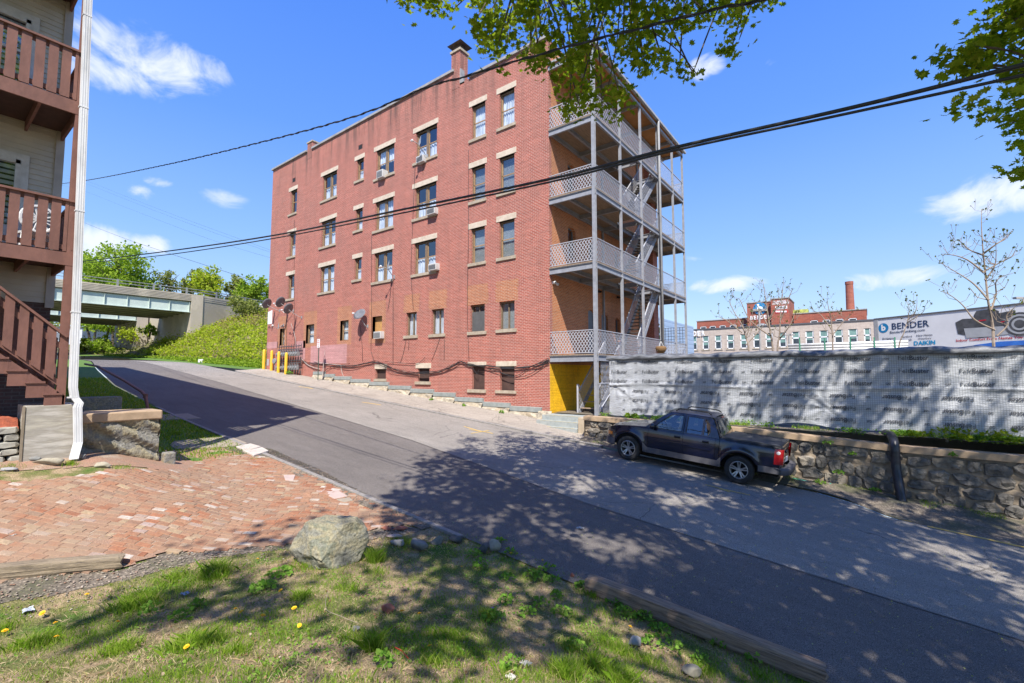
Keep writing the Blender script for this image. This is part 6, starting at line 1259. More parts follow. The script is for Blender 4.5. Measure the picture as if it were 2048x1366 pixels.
def hw(x): return ip(x,[-4.30,-4.2,-4.0,-3.2,-1.5,0,.45,.66,.78,.86],[.80,.865,.895,.905,.905,.90,.865,.82,.74,.62])
def zt(x): return ip(x,[-4.3,-2.66,-2.62,-.5,0,.35,.6,.74,.84],[1.15,1.165,1.13,1.135,1.09,1.045,.985,.92,.80])
AR=.455
def zb(x):
    b=.52 if -WB+AR<x<-AR else (.46 if x>0 else .60)
    for c in (0,-WB):
        d=abs(x-c)
        if d<AR: b=max(b,.40+math.sqrt(AR*AR-d*d))
    return b
def yy(x,z):
    p=ip(z,[.35,.5,.62,.85,1.0,1.09,1.165],[.955,.97,.985,1.0,.99,.972,.925])
    f=0
    for c in (0,-WB):
        r=math.hypot(x-c,z-.40); f+=.045*math.exp(-((r-.50)/.09)**2)*(1 if z>.4 else .5)
    return hw(x)*p+f
def side(name,xa,xb,mat,sgn,par=TK,zlo=None,zhi=None,off=0.,rows=14):
    n=max(2,int(abs(xb-xa)/.035)); G=[]
    for i in range(n+1):
        x=xa+(xb-xa)*i/n; a=zlo(x) if zlo else zb(x); b_=zhi(x) if zhi else zt(x); G.append([(x,sgn*(yy(x,a+(b_-a)*k/rows)+off),a+(b_-a)*k/rows) for k in range(rows+1)])
    G=np.array(G); mb=MB(); mb.grid(G)
    H=G.copy(); e=G[:,0].copy(); e[:,1]-=sgn*.05; mb.grid(np.stack([G[:,0],e],1)) # return lip at the lower edge
    for edge in (G[0],G[-1]): e=edge.copy(); e[:,1]-=sgn*.03; mb.grid(np.stack([edge,e],1))
    return mb.build(name,mat,par,smooth=True,local=True)
for sg in (1,-1):
    side('fender',.84,-.605,m_pt,sg); fd_=side('front_door',-.613,-1.655,m_pt,sg); rd_=side('rear_door',-1.663,-2.55,m_pt,sg); side('cab_corner',-2.556,-2.66,m_pt,sg); side('bed_side',-2.672,-4.16,m_pt,sg)
    # mouldings, handles
    for (xa,xb,pr) in ((-.63,-1.64,fd_),(-1.68,-2.44,rd_)):
        mb=MB(); G=[]
        for i in range(20): x=xa+(xb-xa)*i/19; G.append([(x,sg*(yy(x,z)+o_),z) for z,o_ in ((.745,0),(.75,.018),(.79,.018),(.795,0))])
        mb.grid(np.array(G)); mb.build('moulding',m_pt,pr,local=True)
        hx=xb+.14; y=yy(hx,.98); mb=MB(); mb.box(hx-.09,hx+.09,sg*(y-.01),sg*(y+.012),.955,1.015); mb.build('handle_cup',m_well,pr,local=True); mb=MB(); mb.box(hx-.08,hx+.08,sg*(y+.006),sg*(y+.036),.985,1.012); mb.build('handle',m_pt,pr,local=True,bevel=.006)
    side('sill_cladding',-AR-.02,-WB+AR+.02,m_cl,sg,zlo=lambda x:.36+.0*x,zhi=lambda x:.525+(.12 if x>-.60 else 0)*ip(x,[-.6,-.5],[0,1])+(.13*ip(x,[-2.74,-2.62],[1,0]) if x<-2.62 else 0),off=.02,rows=5)
    side('bumper_corner',-WB-AR-.01,-4.2,m_cl,sg,zlo=lambda x:.45,zhi=lambda x:.615,off=.018,rows=5)
    side('bumper_corner',.84,AR+.01,m_cl,sg,zlo=lambda x:.40,zhi=lambda x:.62,off=.02,rows=5)
# inner dark shell
mb=MB(); mb.box(.45,-2.6,-.80,.80,.45,.92); mb.box(-.55,-2.6,-.84,.84,.5,1.02); mb.box(-WB+AR+.05,-WB+AR+.4,-.84,.84,.45,1.1); mb.box(-WB-AR-.05,-4.1,-.82,.82,.5,1.1); mb.box(-2.6,-4.1,-.55,.55,.4,1.12); mb.box(.6,-4.1,-.42,.42,.30,.5); mb.build('underbody',m_well,TK,local=True)
# hood, cowl
G=[]
for i in range(21):
    x=.84-1.38*i/20; w=yy(x,zt(x))-.002; G.append([(x-(.05*(abs(t)**4)),w*t,zt(x)+.065*(1-abs(t)**2.6)*ip(x,[.6,.84],[1,.4])+.018*math.exp(-((abs(t)-.55)/.12)**2)) for t in np.linspace(-1,1,25)])
mb=MB(); mb.grid(np.array(G)); mb.build('hood',m_pt,TK,smooth=True,local=True)
# front face, grille, headlamps
G=[]
for t in np.linspace(-1,1,25):
    x0=.86-.20*abs(t)**3.2; G.append([(x0+o_,.80*t,z) for z,o_ in ((.36,-.06),(.42,.03),(.60,.05),(.63,0),(.80,-.01),(.87,-.04))])
mb=MB(); mb.grid(np.array(G)); mb.build('front_fascia',m_cl,TK,smooth=True,local=True)
mb=MB(); mb.box(.82,.875,-.42,.42,.64,.80); [mb.box(.87,.885,-.42,.42,z,z+.018) for z in (.66,.70,.74,.78)]; mb.build('grille',m_well,TK,local=True)
for sg in (1,-1):
    mb=MB(); mb.add([(.86,sg*.45,.65),(.79,sg*.72,.65),(.77,sg*.72,.82),(.84,sg*.45,.81)],[(0,1,2,3)]); mb.build('headlight',m_clr,TK,local=True)
    mb=MB(); G=[]
    for i in range(7): x=.76-.18*i/6; G.append([(x,sg*(yy(x,z)+.008),z) for z in (.70,.76,.82-.02*i/6)])
    mb.grid(np.array(G)); mb.build('marker_lamp',m_amb,TK,smooth=True,local=True)
# cabin sides
def cp(x,h,sg,o_=0.): return (x,sg*(.872-.195*h-.02*h*h+.018*math.sin(h*math.pi)+o_),1.125+.555*h)
def inter(poly,n=1): return poly
outer=[(-.50,0),(-.78,.40),(-1.00,.72),(-1.17,.93),(-1.27,1.0),(-1.7,1.0),(-2.2,1.0),(-2.36,.97),(-2.44,.88),(-2.56,.45),(-2.66,0)]
w1=[(-.79,.05),(-.93,.36),(-1.10,.62),(-1.24,.82),(-1.33,.87),(-1.60,.88),(-1.60,.05)]; w2=[(-1.73,.05),(-1.73,.88),(-2.17,.87),(-2.17,.05)]; w3=[(-2.215,.05),(-2.215,.86),(-2.28,.82),(-2.36,.60),(-2.40,.25),(-2.34,.05)]
for sg in (1,-1):
    loops=[outer,w1,w2,w3]; pts=[p for l in loops for p in l]; tri=tessellate_polygon([[Vector((p[0],p[1],0)) for p in l] for l in loops]); mb=MB(); mb.add([cp(p[0],p[1],sg) for p in pts],[tuple(t_) for t_ in tri]); mb.build('cab_side',m_pt,TK,local=True)
    for wn,(w_,nm) in enumerate(((w1,'front_side_window'),(w2,'rear_side_window'),(w3,'quarter_window'))):
        mb=MB(); c=(sum(p[0] for p in w_)/len(w_),sum(p[1] for p in w_)/len(w_)); P=[(c[0]+(p[0]-c[0])*1.04,c[1]+(p[1]-c[1])*1.04) for p in w_]; mb.add([cp(p[0],p[1],sg,-.012) for p in P],[tuple(range(len(P)))]); go=mb.build(nm,m_tg if wn else m_tg2,TK,local=True)
        mb=MB(); mb.tube([cp(p[0],p[1],sg,.001) for p in w_+[w_[0]]],.009,5,cap=False); mb.build('seal',m_well,go,local=True)
    mb=MB(); mb.tube([cp(-1.655,h,sg,.002) for h in (0,.5,.98)],.006,4); mb.build('door_gap',m_well,TK,local=True)
    # mirror
    mb=MB(); mb.lathe([(0,-.07),(.075,-.05),(.10,.0),(.09,.05),(0,.07)],(-.78,sg*1.02,1.20),(1,0,0),12); mb.box(-.80,-.74,sg*.86,sg*.98,1.15,1.19); mb.build('wing_mirror',m_pt,TK,smooth=True,local=True)
    # roof rail
    mb=MB(); mb.tube([(-1.32,sg*.57,1.72),(-1.42,sg*.575,1.785),(-1.9,sg*.58,1.80),(-2.25,sg*.575,1.785),(-2.34,sg*.57,1.73)],.018,6); mb.build('roof_rail',m_well,TK,smooth=True,local=True)
G=[]
for i in range(19):
    x=-1.16-1.30*i/18; e=ip(x,[-2.46,-2.38,-2.25,-1.4,-1.24,-1.16],[-.035,-.008,0,0,-.01,-.035]); G.append([(x,.672*t*(1 if abs(t)<.99 else 1),1.678+(.072+e)*(1-abs(t)**3.2)) for t in np.linspace(-1,1,25)])
mb=MB(); mb.grid(np.array(G)); mb.build('roof',plain('dusty_navy_roof',(.03,.031,.045),.45,.2,.5),TK,smooth=True,local=True)
G=[]
for i in range(9):
    f=i/8; G.append([(-.50-.68*f+.10*(1-t*t)*(1-f*.5)-.02,(.84-.20*f)*t,1.14+.575*f+.02*(1-t*t)) for t in np.linspace(-1,1,15)])
mb=MB(); mb.grid(np.array(G)); mb.build('windscreen',m_tg2,TK,smooth=True,local=True)
mb=MB(); mb.tube([(-.5,.5,1.16),(-.62,.1,1.22)],.01,5); mb.tube([(-.5,-.1,1.16),(-.62,-.5,1.22)],.01,5); mb.build('wiper',m_well,TK,local=True)
G=[]
for i in range(7):
    f=i/6; G.append([(-2.66+.22*f-.05*(1-t*t),(.80-.14*f)*t,1.15+.54*f) for t in np.linspace(-1,1,13)])
mb=MB(); mb.grid(np.array(G)); mb.build('cab_back',m_pt,TK,smooth=True,local=True)
G=[]
for i in range(5):
    f=.2+.62*i/4; G.append([(-2.672+.22*f-.055*(1-t*t*.6),(.66-.10*f)*t,1.15+.54*f) for t in np.linspace(-1,1,13)])
mb=MB(); mb.grid(np.array(G)); bw=mb.build('rear_window',m_tg,TK,smooth=True,local=True); mb=MB(); mb.box(-2.53,-2.50,-.1,.1,1.645,1.675); mb.build('high_brake_lamp',m_redl,TK,local=True)
# bed cover, tailgate, lamps, bumper
G=[]
for i in range(15):
    x=-2.70-1.44*i/14; G.append([(x,.80*t,1.182+.02*(1-t**4)-.006*math.cos(i*1.6)) for t in np.linspace(-1,1,15)])
mb=MB(); mb.grid(np.array(G)); mb.box(-2.70,-4.15,.785,.825,1.155,1.195); mb.box(-2.70,-4.15,-.825,-.785,1.155,1.195); mb.box(-4.13,-4.165,-.8,.8,1.155,1.195); mb.build('bed_cover',m_ton,TK,local=True)
mb=MB(); G=[]
for t in np.linspace(-1,1,21): G.append([(-4.20+.05*abs(t)**8+o_,.80*t,z) for z,o_ in ((.60,.02),(.66,0),(.84,0),(.86,.012),(1.02,.012),(1.04,0),(1.13,.0),(1.16,.04))])
mb.grid(np.array(G)); mb.box(-4.215,-4.19,-.13,.13,.93,1.0); tg_=mb.build('tailgate',m_pt,TK,smooth=True,local=True)
mb=MB(); mb.box(-4.215,-4.20,-.15,.15,.70,.82); mb.build('licence_plate',plain('plate_pale',(.55,.6,.68),.5),TK,local=True)
for sg in (1,-1):
    mb=MB(); G=[]
    for (x,yo) in ((-4.02,.008),(-4.10,.012),(-4.165,.0)): G.append([(x-.03*(z-.7),sg*(yy(x,z)+yo),z) for z in np.linspace(.70,1.10,7)])
    G.append([(-4.215-.03*(z-.7),sg*.80,z) for z in np.linspace(.70,1.10,7)]); G.append([(-4.218-.03*(z-.7),sg*.70,z) for z in np.linspace(.70,1.10,7)])
    mb.grid(np.array(G)); tl=mb.build('tail_light',m_redl,TK,smooth=True,local=True)
    mb=MB(); mb.lathe([(0,.014),(.035,.012),(.05,0)],(-4.12,sg*(yy(-4.12,1.0)+.008),1.0),(-.3,sg,0),12); mb.build('reverse_lens',m_clr,tl,local=True)
mb=MB(); G=[]
for t in np.linspace(-1,1,25):
    xb=-4.40+.20*abs(t)**5; G.append([(xb+o_,.91*t,z) for z,o_ in ((.42,.10),(.44,.01),(.56,0),(.60,.015),(.615,.16))])
mb.grid(np.array(G)); mb.build('rear_bumper',m_cl,TK,smooth=True,local=True)
# wheels
for wx in (0,-WB):
    for sg in (1,-1):
        c=(wx,sg*.80,.375); t_=MB(); t_.lathe([(.235,-.10),(.30,-.125),(.355,-.115),(.374,-.08),(.377,0),(.374,.08),(.355,.115),(.30,.125),(.235,.10)],c,(0,sg,0),36); 
        w=empty('wheel',(0,0,0),None,None); w.parent=TK
        t_.build('tyre',m_tyre,w,smooth=True,local=True)
        r=MB(); r.lathe([(.238,.105),(.225,.112),(.212,.095),(.205,.02),(.205,-.1)],c,(0,sg,0),36); r.lathe([(0,.075),(.055,.075),(.065,.06),(.07,.03)],c,(0,sg,0),16)
        for k in range(5):
            for dlt in (-.17,.17):
                a=2*math.pi*k/5+math.pi/2; p0=(c[0]+.045*math.cos(a+dlt*1.5),c[1]+sg*.055,c[2]+.045*math.sin(a+dlt*1.5)); p1=(c[0]+.218*math.cos(a+dlt),c[1]+sg*.09,c[2]+.218*math.sin(a+dlt)); r.beam(p0,p1,.034,.03,upd=(0,1,0))
            r.beam((c[0]+.05*math.cos(a),c[1]+sg*.05,c[2]+.05*math.sin(a)),(c[0]+.11*math.cos(a),c[1]+sg*.07,c[2]+.11*math.sin(a)),.06,.03,upd=(0,1,0))
        r.build('rim',m_alloy,w,local=True)
        d_=MB(); d_.lathe([(0,-.02),(.2,-.02)],c,(0,sg,0),20); d_.build('brake',m_well,w,local=True)
# cabin
for y in (.38,-.38):
    for x in (-1.35,-2.15): mb=MB(); mb.box(x-.1,x+.35,y-.24,y+.24,.9,1.08); mb.beam((x-.08,y,1.0),(x-.2,y,1.5),.42,.12,upd=(1,0,0)); mb.box(x-.26,x-.16,y-.12,y+.12,1.5,1.62); mb.build('seat',m_int,TK,local=True,bevel=.02)
mb=MB(); mb.tube([(-.93+.07*math.sin(a),.38+.17*math.cos(a),1.20+.16*math.sin(a)) for a in np.linspace(0,2*math.pi,22)],.014,6); mb.tube([(-.93,.38,1.2),(-.7,.38,1.1)],.03,6); mb.tube([(-.93,.22,1.2),(-.93,.54,1.2)],.015,5); mb.build('steering_wheel',m_well,TK,local=True)
mb=MB(); mb.box(-.5,-.78,-.74,.74,1.0,1.15); mb.build('dashboard',m_int,TK,local=True)
# ================================================================= OVERHEAD CABLES
def cable(pts,Y,r,lab,n=8,twist=0,ext=None,name='overhead_cable',par=None,dz=0):
    P=[onY(u,v,Y)+np.array([0,0,dz]) for u,v in pts]; P=smoothpath(P,n)
    if ext: P=[np.array(e) for e in ext[0]]+P+[np.array(e) for e in ext[1]]
    mb=MB()
    if twist:
        Q=[];L=0
        dense=[]; 
        for i in range(len(P)-1):
            d=np.linalg.norm(P[i+1]-P[i]); k=max(1,int(d/.08))
            for j in range(k): dense.append(P[i]+(P[i+1]-P[i])*j/k)
        for s in range(3):
            R_=[]
            for i,p in enumerate(dense): a=i*.08*2*math.pi/.55+s*2.1; R_.append(p+np.array([0,math.cos(a),math.sin(a)])*r*(1.25 if s else .2))
            mb.tube(R_,r*.62,5)
    else: mb.tube(P,r,6)
    return single(mb,name,m_cab,lab,'cable','overhead cables along the street',smooth=True)
A1=[(2300,60),(2048,129),(1700,216),(1345,296),(1100,358),(800,420),(540,472),(330,503),(190,520),(140,526)]
A2=[(2300,92),(2048,150),(1700,226),(1345,302),(1100,364),(800,427),(540,478),(330,510),(190,524),(140,529)]
cable(A1,4.85,.017,'upper of the two thick parallel black cables crossing in front of the brick block'); cable(A2,4.75,.012,'lower of the two thick parallel black cables crossing in front of the brick block')
cable([(1900,-120),(1560,-8),(1450,14),(1330,44),(1100,103),(920,156),(850,176),(700,236),(500,290),(330,330),(190,358),(120,368)],4.8,.011,'twisted black service cable rising across the upper part of the brick block',twist=1)
cable([(120,425),(170,446),(250,477),(330,504),(410,530),(490,556),(560,580)],30,.03,'thin black wire sloping down behind the brick block above the bridge')
cable([(120,531),(165,540),(250,557),(330,573),(420,588),(540,603)],40,.045,'black wire running low in front of the bridge parapet')
for dv in (0,6,22): cable([(110,345+dv),(170,361+dv),(250,392+dv),(330,423+dv),(430,460+dv),(540,500+dv*.7)],90,.035,'faint high wire far behind the brick block, one of three')
# ================================================================= SAPLINGS BEHIND THE FENCE
m_sap=M('sapling_bark',(.33,.26,.20),(.22,.17,.13),12,.9); m_bud=leafmat('bud_leaves',[(0,(.09,.10,.03)),(1,(.16,.18,.05))])
def sapling(stems,Y,lab,r0=.05,nb_=10,seed=1,zb=-1.6,spread=.8):
    rr=random.Random(seed); r0*=.6; P0=onY(*stems[0][0],Y); o=empty('sapling',(P0[0],Y,zb),lab,'sapling','bare saplings behind the wrapped fence'); mb=MB(); B=[]; 
    for st in stems:
        P=[onY(u,v,Y+rr.uniform(-.1,.1)) for u,v in st]; 
        if st is stems[0]: P=[np.array([P[0][0],Y,zb])]+P
        Q=smoothpath(P,5); n=len(Q); k0=r0 if st is stems[0] else r0*.62; rad=[k0*(1-.86*i/(n-1)) for i in range(n)]; mb.tube(Q,rad,6)
        for _ in range(nb_ if st is stems[0] else nb_//2):
            i=rr.randint(int(n*.35),n-2); p=Q[i]; L=rr.uniform(.3,.95)*spread*(1-.4*i/n); a=rr.choice((0,math.pi))+rr.gauss(0,.6); d=np.array([math.cos(a)*.75,math.sin(a)*.5,.0]); q1=p+d*L*.5+[0,0,L*.18]; q2=p+d*L*.8+[0,0,L*.65]; mb.tube([p,q1,q2],[rad[i]*.5,rad[i]*.32,.006],4,cap=False); B.append(q2)
            if rr.random()<.6: q3=q1+np.array([rr.gauss(0,.15),rr.gauss(0,.1),rr.uniform(.2,.45)]); mb.tube([q1,q3],[rad[i]*.28,.005],4,cap=False); B.append(q3)
        B.append(Q[-1])
    mb.build('trunk',m_sap,o); mb=MB(); C_=np.concatenate([np.array(b_)+RS.randn(3 if rr.random()<.7 else 1,3)*.025 for b_ in B]); leaves(mb,C_,.035); mb.build('foliage',m_bud,o)
sapling([[(1498,706),(1492,676),(1484,650),(1466,620),(1458,600)],[(1492,676),(1500,650),(1506,620)],[(1484,665),(1452,640),(1432,632)],[(1492,690),(1520,660),(1536,640)]],19.5,'bare forked sapling behind the fence, leftmost of the group by the lamp post',.07,12,3)
sapling([[(1546,706),(1540,660),(1536,630),(1530,590),(1525,560)],[(1536,640),(1556,610),(1566,590)],[(1538,655),(1518,618),(1508,600)],[(1540,672),(1500,640),(1480,600),(1473,600)]],19.9,'bare sapling in front of the sign tower, left of a close pair',.075,12,4)
sapling([[(1555,706),(1559,670),(1561,630),(1564,590),(1568,556)],[(1561,640),(1580,590),(1586,578)],[(1558,680),(1580,650),(1590,625)]],19.7,'bare sapling in front of the sign tower, right of a close pair',.07,10,5)
sapling([[(1666,706),(1665,675),(1662,640),(1656,610),(1654,596)],[(1664,660),(1640,628),(1625,622)],[(1665,670),(1690,640),(1705,625)]],20.2,'slim bare sapling below the smokestack',.055,12,6)
sapling([[(1797,706),(1808,665),(1816,638),(1818,615),(1812,600)],[(1816,640),(1832,620),(1834,590)],[(1815,645),(1845,625),(1850,612)]],20.,'slim bare sapling in front of the trailer lettering',.045,6,7)
sapling([[(1988,704),(1985,650),(1976,600),(1970,540),(1966,500),(1963,455),(1963,418)],[(1977,600),(1950,570),(1925,552),(1900,537),(1880,525)],[(1970,560),(1990,530),(1992,487)],[(1966,508),(1990,490),(2012,475),(2025,460)],[(1990,660),(1950,640),(1925,610),(1900,590),(1880,582)],[(1982,620),(1992,590),(1994,560),(2030,545)],[(1966,510),(1940,500),(1918,480)],[(1994,672),(2015,650),(2014,630),(2040,605)],[(1968,545),(1935,520),(1905,510),(1880,510)],[(1965,545),(2000,525),(2035,508)]],16.0+3.2,'tall bare sapling with spreading branches in front of the trailer picture',.075,16,8,spread=.9)
# ================================================================= BIG MAPLE OVER THE STREET
ML=[(0,-.5),(.12,-.18),(.42,-.30),(.36,-.10),(.52,.04),(.34,.12),(.38,.36),(.16,.28),(0,.56),(-.16,.28),(-.38,.36),(-.34,.12),(-.52,.04),(-.36,-.10),(-.42,-.30),(-.12,-.18)]
MLs=[(0,-.45),(.46,-.2),(.42,.25),(0,.55),(-.42,.25),(-.46,-.2)]
m_map=leafmat('maple_leaves',[(0,(.13,.185,.014)),(.45,(.20,.265,.02)),(.8,(.28,.34,.032)),(1,(.36,.37,.06))],.55)
def mleaves(mb,C,size,shape,droop=.35):
    C=np.asarray(C); n=len(C); k=len(shape); S_=np.array(shape); N_=RS.randn(n,3)*.75+np.array([0,0,1.]); N_/=np.linalg.norm(N_,axis=1)[:,None]; T=RS.randn(n,3)+np.array([0,0,-droop*2]); T-=N_*(T*N_).sum(1)[:,None]; T/=np.linalg.norm(T,axis=1)[:,None]; B=np.cross(N_,T)
    s=(size*(.55+.75*RS.rand(n)))[:,None,None]; V=C[:,None,:]+s*(S_[None,:,0,None]*B[:,None,:]+S_[None,:,1,None]*T[:,None,:])-s*.22*np.abs(S_[None,:,0,None])*N_[:,None,:]
    mb.v.append(V.reshape(-1,3)); b0=mb.n
    if k==16: fs=[(0,1,15),(1,2,3),(1,3,15),(3,13,15),(15,13,14),(3,4,5),(3,5,13),(5,11,13),(11,12,13),(5,6,7),(5,7,11),(7,9,11),(9,10,11),(7,8,9)]
    else: fs=[tuple(range(k))]
    for i in range(n): o_=b0+i*k; mb.f.extend([tuple(o_+j for j in f) for f in fs])
    mb.m.extend([0]*(n*len(fs))); mb.n+=n*k
TRK=np.array([5.6,-1.2,-3.9]); MP=empty('maple_tree',TRK,'big maple whose leafy branches hang over the street at the top of the picture','tree')
# outlines (in view directions) of the sprays that hang into sight; the crown elsewhere stays above or beside them
masks=[[(945,-60),(945,60),(965,90),(1000,150),(1040,130),(1075,140),(1110,110),(1125,220),(1150,235),(1190,215),(1215,245),(1250,215),(1265,150),(1290,170),(1300,110),(1335,140),(1340,90),(1385,60),(1395,40),(1440,35),(1470,20),(1500,15),(1550,10),(1560,-60)],
 [(820,-60),(800,5),(850,15),(905,22),(912,-60)],[(1470,-10),(1480,40),(1500,110),(1445,108),(1450,70),(1465,40)],[(1350,110),(1400,150),(1390,160),(1355,135)],
 [(2100,-60),(2100,250),(2010,262),(1965,225),(1905,222),(1900,208),(1965,190),(2020,160),(1990,130),(1920,148),(1850,138),(1848,125),(1900,115),(1925,100),(1955,80),(1995,40),(1975,15),(1980,-60)],[(2100,280),(2100,380),(2030,365),(2025,345),(2030,285)]]
mk=[np.array(m) for m in masks]
def inmask(u,v):
    p=np.array([u,v],float); return any(poly_in(p,m) for m in mk)
lit=[(-7.2,5.2),(-8.6,6.8),(-10.2,8.6),(-10.2,10.6),(-9.2,12.4),(-7.4,15.5),(-6.2,17.5),(-5.0,20),(-40,40),(-40,-20),(-10,-8),(-8.2,-1.0),(-8.4,1.6),(-9.0,3.0),(-7.8,4.2)]
def shadowpt(p): t=(p[2]+2.6)/1.57; return np.array([p[0]-.7*t,p[1]+t])
Cn=[]; tries=0
cen=np.array([4.2,2.6,9.5]); rad=np.array([10.5,10.5,6.2])
while len(Cn)<1500 and tries<60000:
    tries+=1; d=RS.randn(3); d/=np.linalg.norm(d); p=cen+d*rad*RS.rand()**.4
    if p[2]<4.2: continue
    s=shadowpt(p)
    if poly_in(s,lit): continue
    u,v,z=proj(p)
    if z>.3 and -80<u<2128 and v>-70:
        continue
    # clumpy crown with coherent gaps
    g_=mnoise.noise(Vector((s[0]*.55,s[1]*.5,3.7)))+.55*mnoise.noise(Vector((s[0]*1.5,s[1]*1.3,9.1)))
    if g_<-.20: continue
    if s[1]<5.6 and g_<.10: continue
    if s[1]>13.5 and mnoise.noise(Vector((s[0]*.8,0,5.)))<-.05: continue
    Cn.append(p)
Cn=np.array(Cn); print('maple clumps',len(Cn),tries)
mbF=MB()
C_=[]
for p in Cn:
    n=RS.randint(26,46); q=p+RS.randn(n,3)*np.array([.30,.30,.16]); C_.append(q)
C_=np.concatenate(C_); u,v,z=(C_@rt),(C_@upv),(C_@fw); uu=CX+F*u/np.maximum(z,.01); vv=CY-F*v/np.maximum(z,.01); C_=C_[~((z>.2)&(uu>-30)&(uu<2080)&(vv>-30))]; mleaves(mbF,C_,.16,MLs)
# visible sprays: branches that reach into the view
VB=[]
def vis(poly,n,dlo,dhi,per=10,sp=.11,size=.105):
    A=np.array(poly); lo,hi=A.min(0),A.max(0); k=0; out_=[]
    while k<n:
        q=lo+RS.rand(2)*(hi-lo)
        if not poly_in(q,A): continue
        if mnoise.noise(Vector((q[0]*.018,q[1]*.02,1.3)))<-.12-.2*(q[1]<60): 
            if RS.rand()<.8: continue
        p=ray(q[0],q[1])*RS.uniform(dlo,dhi); out_.append(p); k+=1
    for p in out_:
        VB.append(p); L=p+RS.randn(per,3)*np.array([sp,sp,sp*.8])*(.6+.7*RS.rand()); mleaves(mbF,L,size,ML,droop=.8)
vis(masks[0],450,7.5,10.5,per=11,size=.115); vis(masks[1],40,8,9.5); vis(masks[2],22,8,9,per=7); vis(masks[3],7,8,9,per=8); vis(masks[4],150,6.0,7.2,sp=.12,size=.12); vis(masks[5],14,6,7,sp=.1,size=.12)
mbF.build('crown',m_map,MP)
mb=MB(); mb.tube([TRK,TRK+[0,0,2.5],TRK+[-.2,.3,5.5],TRK+[.1,.6,9],TRK+[0,.8,13],TRK+[.2,1,17.5]],[.62,.45,.40,.32,.2,.05],12); mb.build('trunk',m_bark,MP,smooth=True)
mb=MB(); hub=[TRK+np.array([-.2,.4,6.+k*1.1]) for k in range(6)]
def limb(a,b_,r,sag=.6):
    a=np.array(a);b_=np.array(b_); m1=a+(b_-a)*.35+[0,0,sag]; m2=a+(b_-a)*.7+[0,0,sag*.8]; P=smoothpath([a,m1,m2,b_],6); n=len(P); mb.tube(P,[r*(1-.85*i/(n-1)) for i in range(n)],7,cap=False); return P
ends=[]
def outofview(p): u,v,z=proj(p); return not(z>.2 and -20<u<2068 and v>-40)
for k in range(60):
    p=Cn[RS.randint(len(Cn))]; P=limb(hub[RS.randint(6)],p,.12 if k<12 else .06)
    ends.append(P)
# twigs into the visible sprays
heads=[ray(1150,-70)*9.3,ray(1250,-60)*9,ray(1060,-70)*9,ray(1380,-80)*9.2,ray(1500,-80)*9]
for h_ in heads: limb(hub[2],h_,.07)
hr=[ray(2130,60)*6.9,ray(2140,200)*6.7]
for h_ in hr: limb(hub[0],h_,.07,.2)
VBa=np.array(VB)
for i in RS.choice(len(VBa),110,replace=False):
    p=VBa[i]; u,v,z=proj(p); H_=heads if u<1700 else hr; h_=min(H_,key=lambda q:np.linalg.norm(q-p)+RS.rand()*.8); m_=(h_+p)/2+np.array([0,0,.12*np.linalg.norm(h_-p)]); mb.tube(smoothpath([h_,m_,p],4),[.014]*8+[.005],4,cap=False)
for (a,b_) in (((1520,-60),(1478,80)),((1500,-60),(1462,100)),((1300,60),(1395,150)),((1100,0),(1060,120)),((1180,0),(1205,230)),((1240,0),(1215,180)),((1130,20),(1140,210))):
    P=[ray(*a)*8.6,ray((a[0]+b_[0])/2+6,(a[1]+b_[1])/2-6)*8.5,ray(*b_)*8.5]; mb.tube(smoothpath(P,4),[.012]*8+[.005],4,cap=False)
mb.build('branches',m_bark,MP)
# ================================================================= GRASS, WEEDS, DANDELIONS
m_grass=leafmat('grass_blades',[(0,(.13,.24,.02)),(.4,(.21,.35,.03)),(.75,(.30,.43,.05)),(.9,(.38,.42,.10)),(1,(.52,.44,.23))],.45); m_straw=leafmat('dry_grass',[(0,(.48,.36,.21)),(.5,(.58,.46,.30)),(1,(.34,.25,.14))],.2)
gA=[gp(*p) for p in [(-250,1500),(-250,1240),(0,1215),(100,1200),(250,1160),(400,1122),(560,1100),(720,1085),(860,1058),(900,1062),(1000,1085),(1150,1150),(1230,1190),(1400,1260),(1640,1364)]]
GPL=np.array([p[:2] for p in gA]+[(0.2,5.7),(1.2,3.),(1.,-1.),(-3,-2.)])
def blades(mb,XY,h,w,lean=.5,zf=gl):
    n=len(XY); z=zf(XY[:,0],XY[:,1])-.012; a=RS.rand(n)*2*math.pi; H_=h*(.5+.9*RS.rand(n)); l=lean*H_*(.3+RS.rand(n)); b_=RS.rand(n)*2*math.pi; dx,dy=np.cos(a)*w/2,np.sin(a)*w/2; ex,ey=np.cos(b_)*l,np.sin(b_)*l
    X,Y=XY[:,0],XY[:,1]; V=np.stack([np.stack([X-dx,Y-dy,z],1),np.stack([X+dx,Y+dy,z],1),np.stack([X+dx*.7+ex*.35,Y+dy*.7+ey*.35,z+H_*.6],1),np.stack([X+ex,Y+ey,z+H_],1),np.stack([X-dx*.7+ex*.35,Y-dy*.7+ey*.35,z+H_*.6],1)],1).reshape(-1,3)
    mb.v.append(V); b0=mb.n; mb.f.extend([(b0+5*i,b0+5*i+1,b0+5*i+2,b0+5*i+3,b0+5*i+4) for i in range(n)]); mb.m.extend([0]*n); mb.n+=5*n
def samp(n,poly,dens=None):
    A=np.asarray(poly); lo,hi=A.min(0),A.max(0); out_=[]; c=0
    while c<n:
        P=lo+RS.rand(n*2,2)*(hi-lo); P=P[poly_in(P,A)]
        if dens is not None: P=P[RS.rand(len(P))<dens(P)]
        out_.append(P); c+=len(P)
        if len(P)==0: break
    return np.concatenate(out_)[:n]
def fn(P,s,o_=0.): return np.array([mnoise.noise(Vector((p[0]*s,p[1]*s,o_))) for p in P])
near=lambda P: np.clip(3.2/np.maximum(1.2,np.hypot(P[:,0],P[:,1])-1.0),.15,1.)
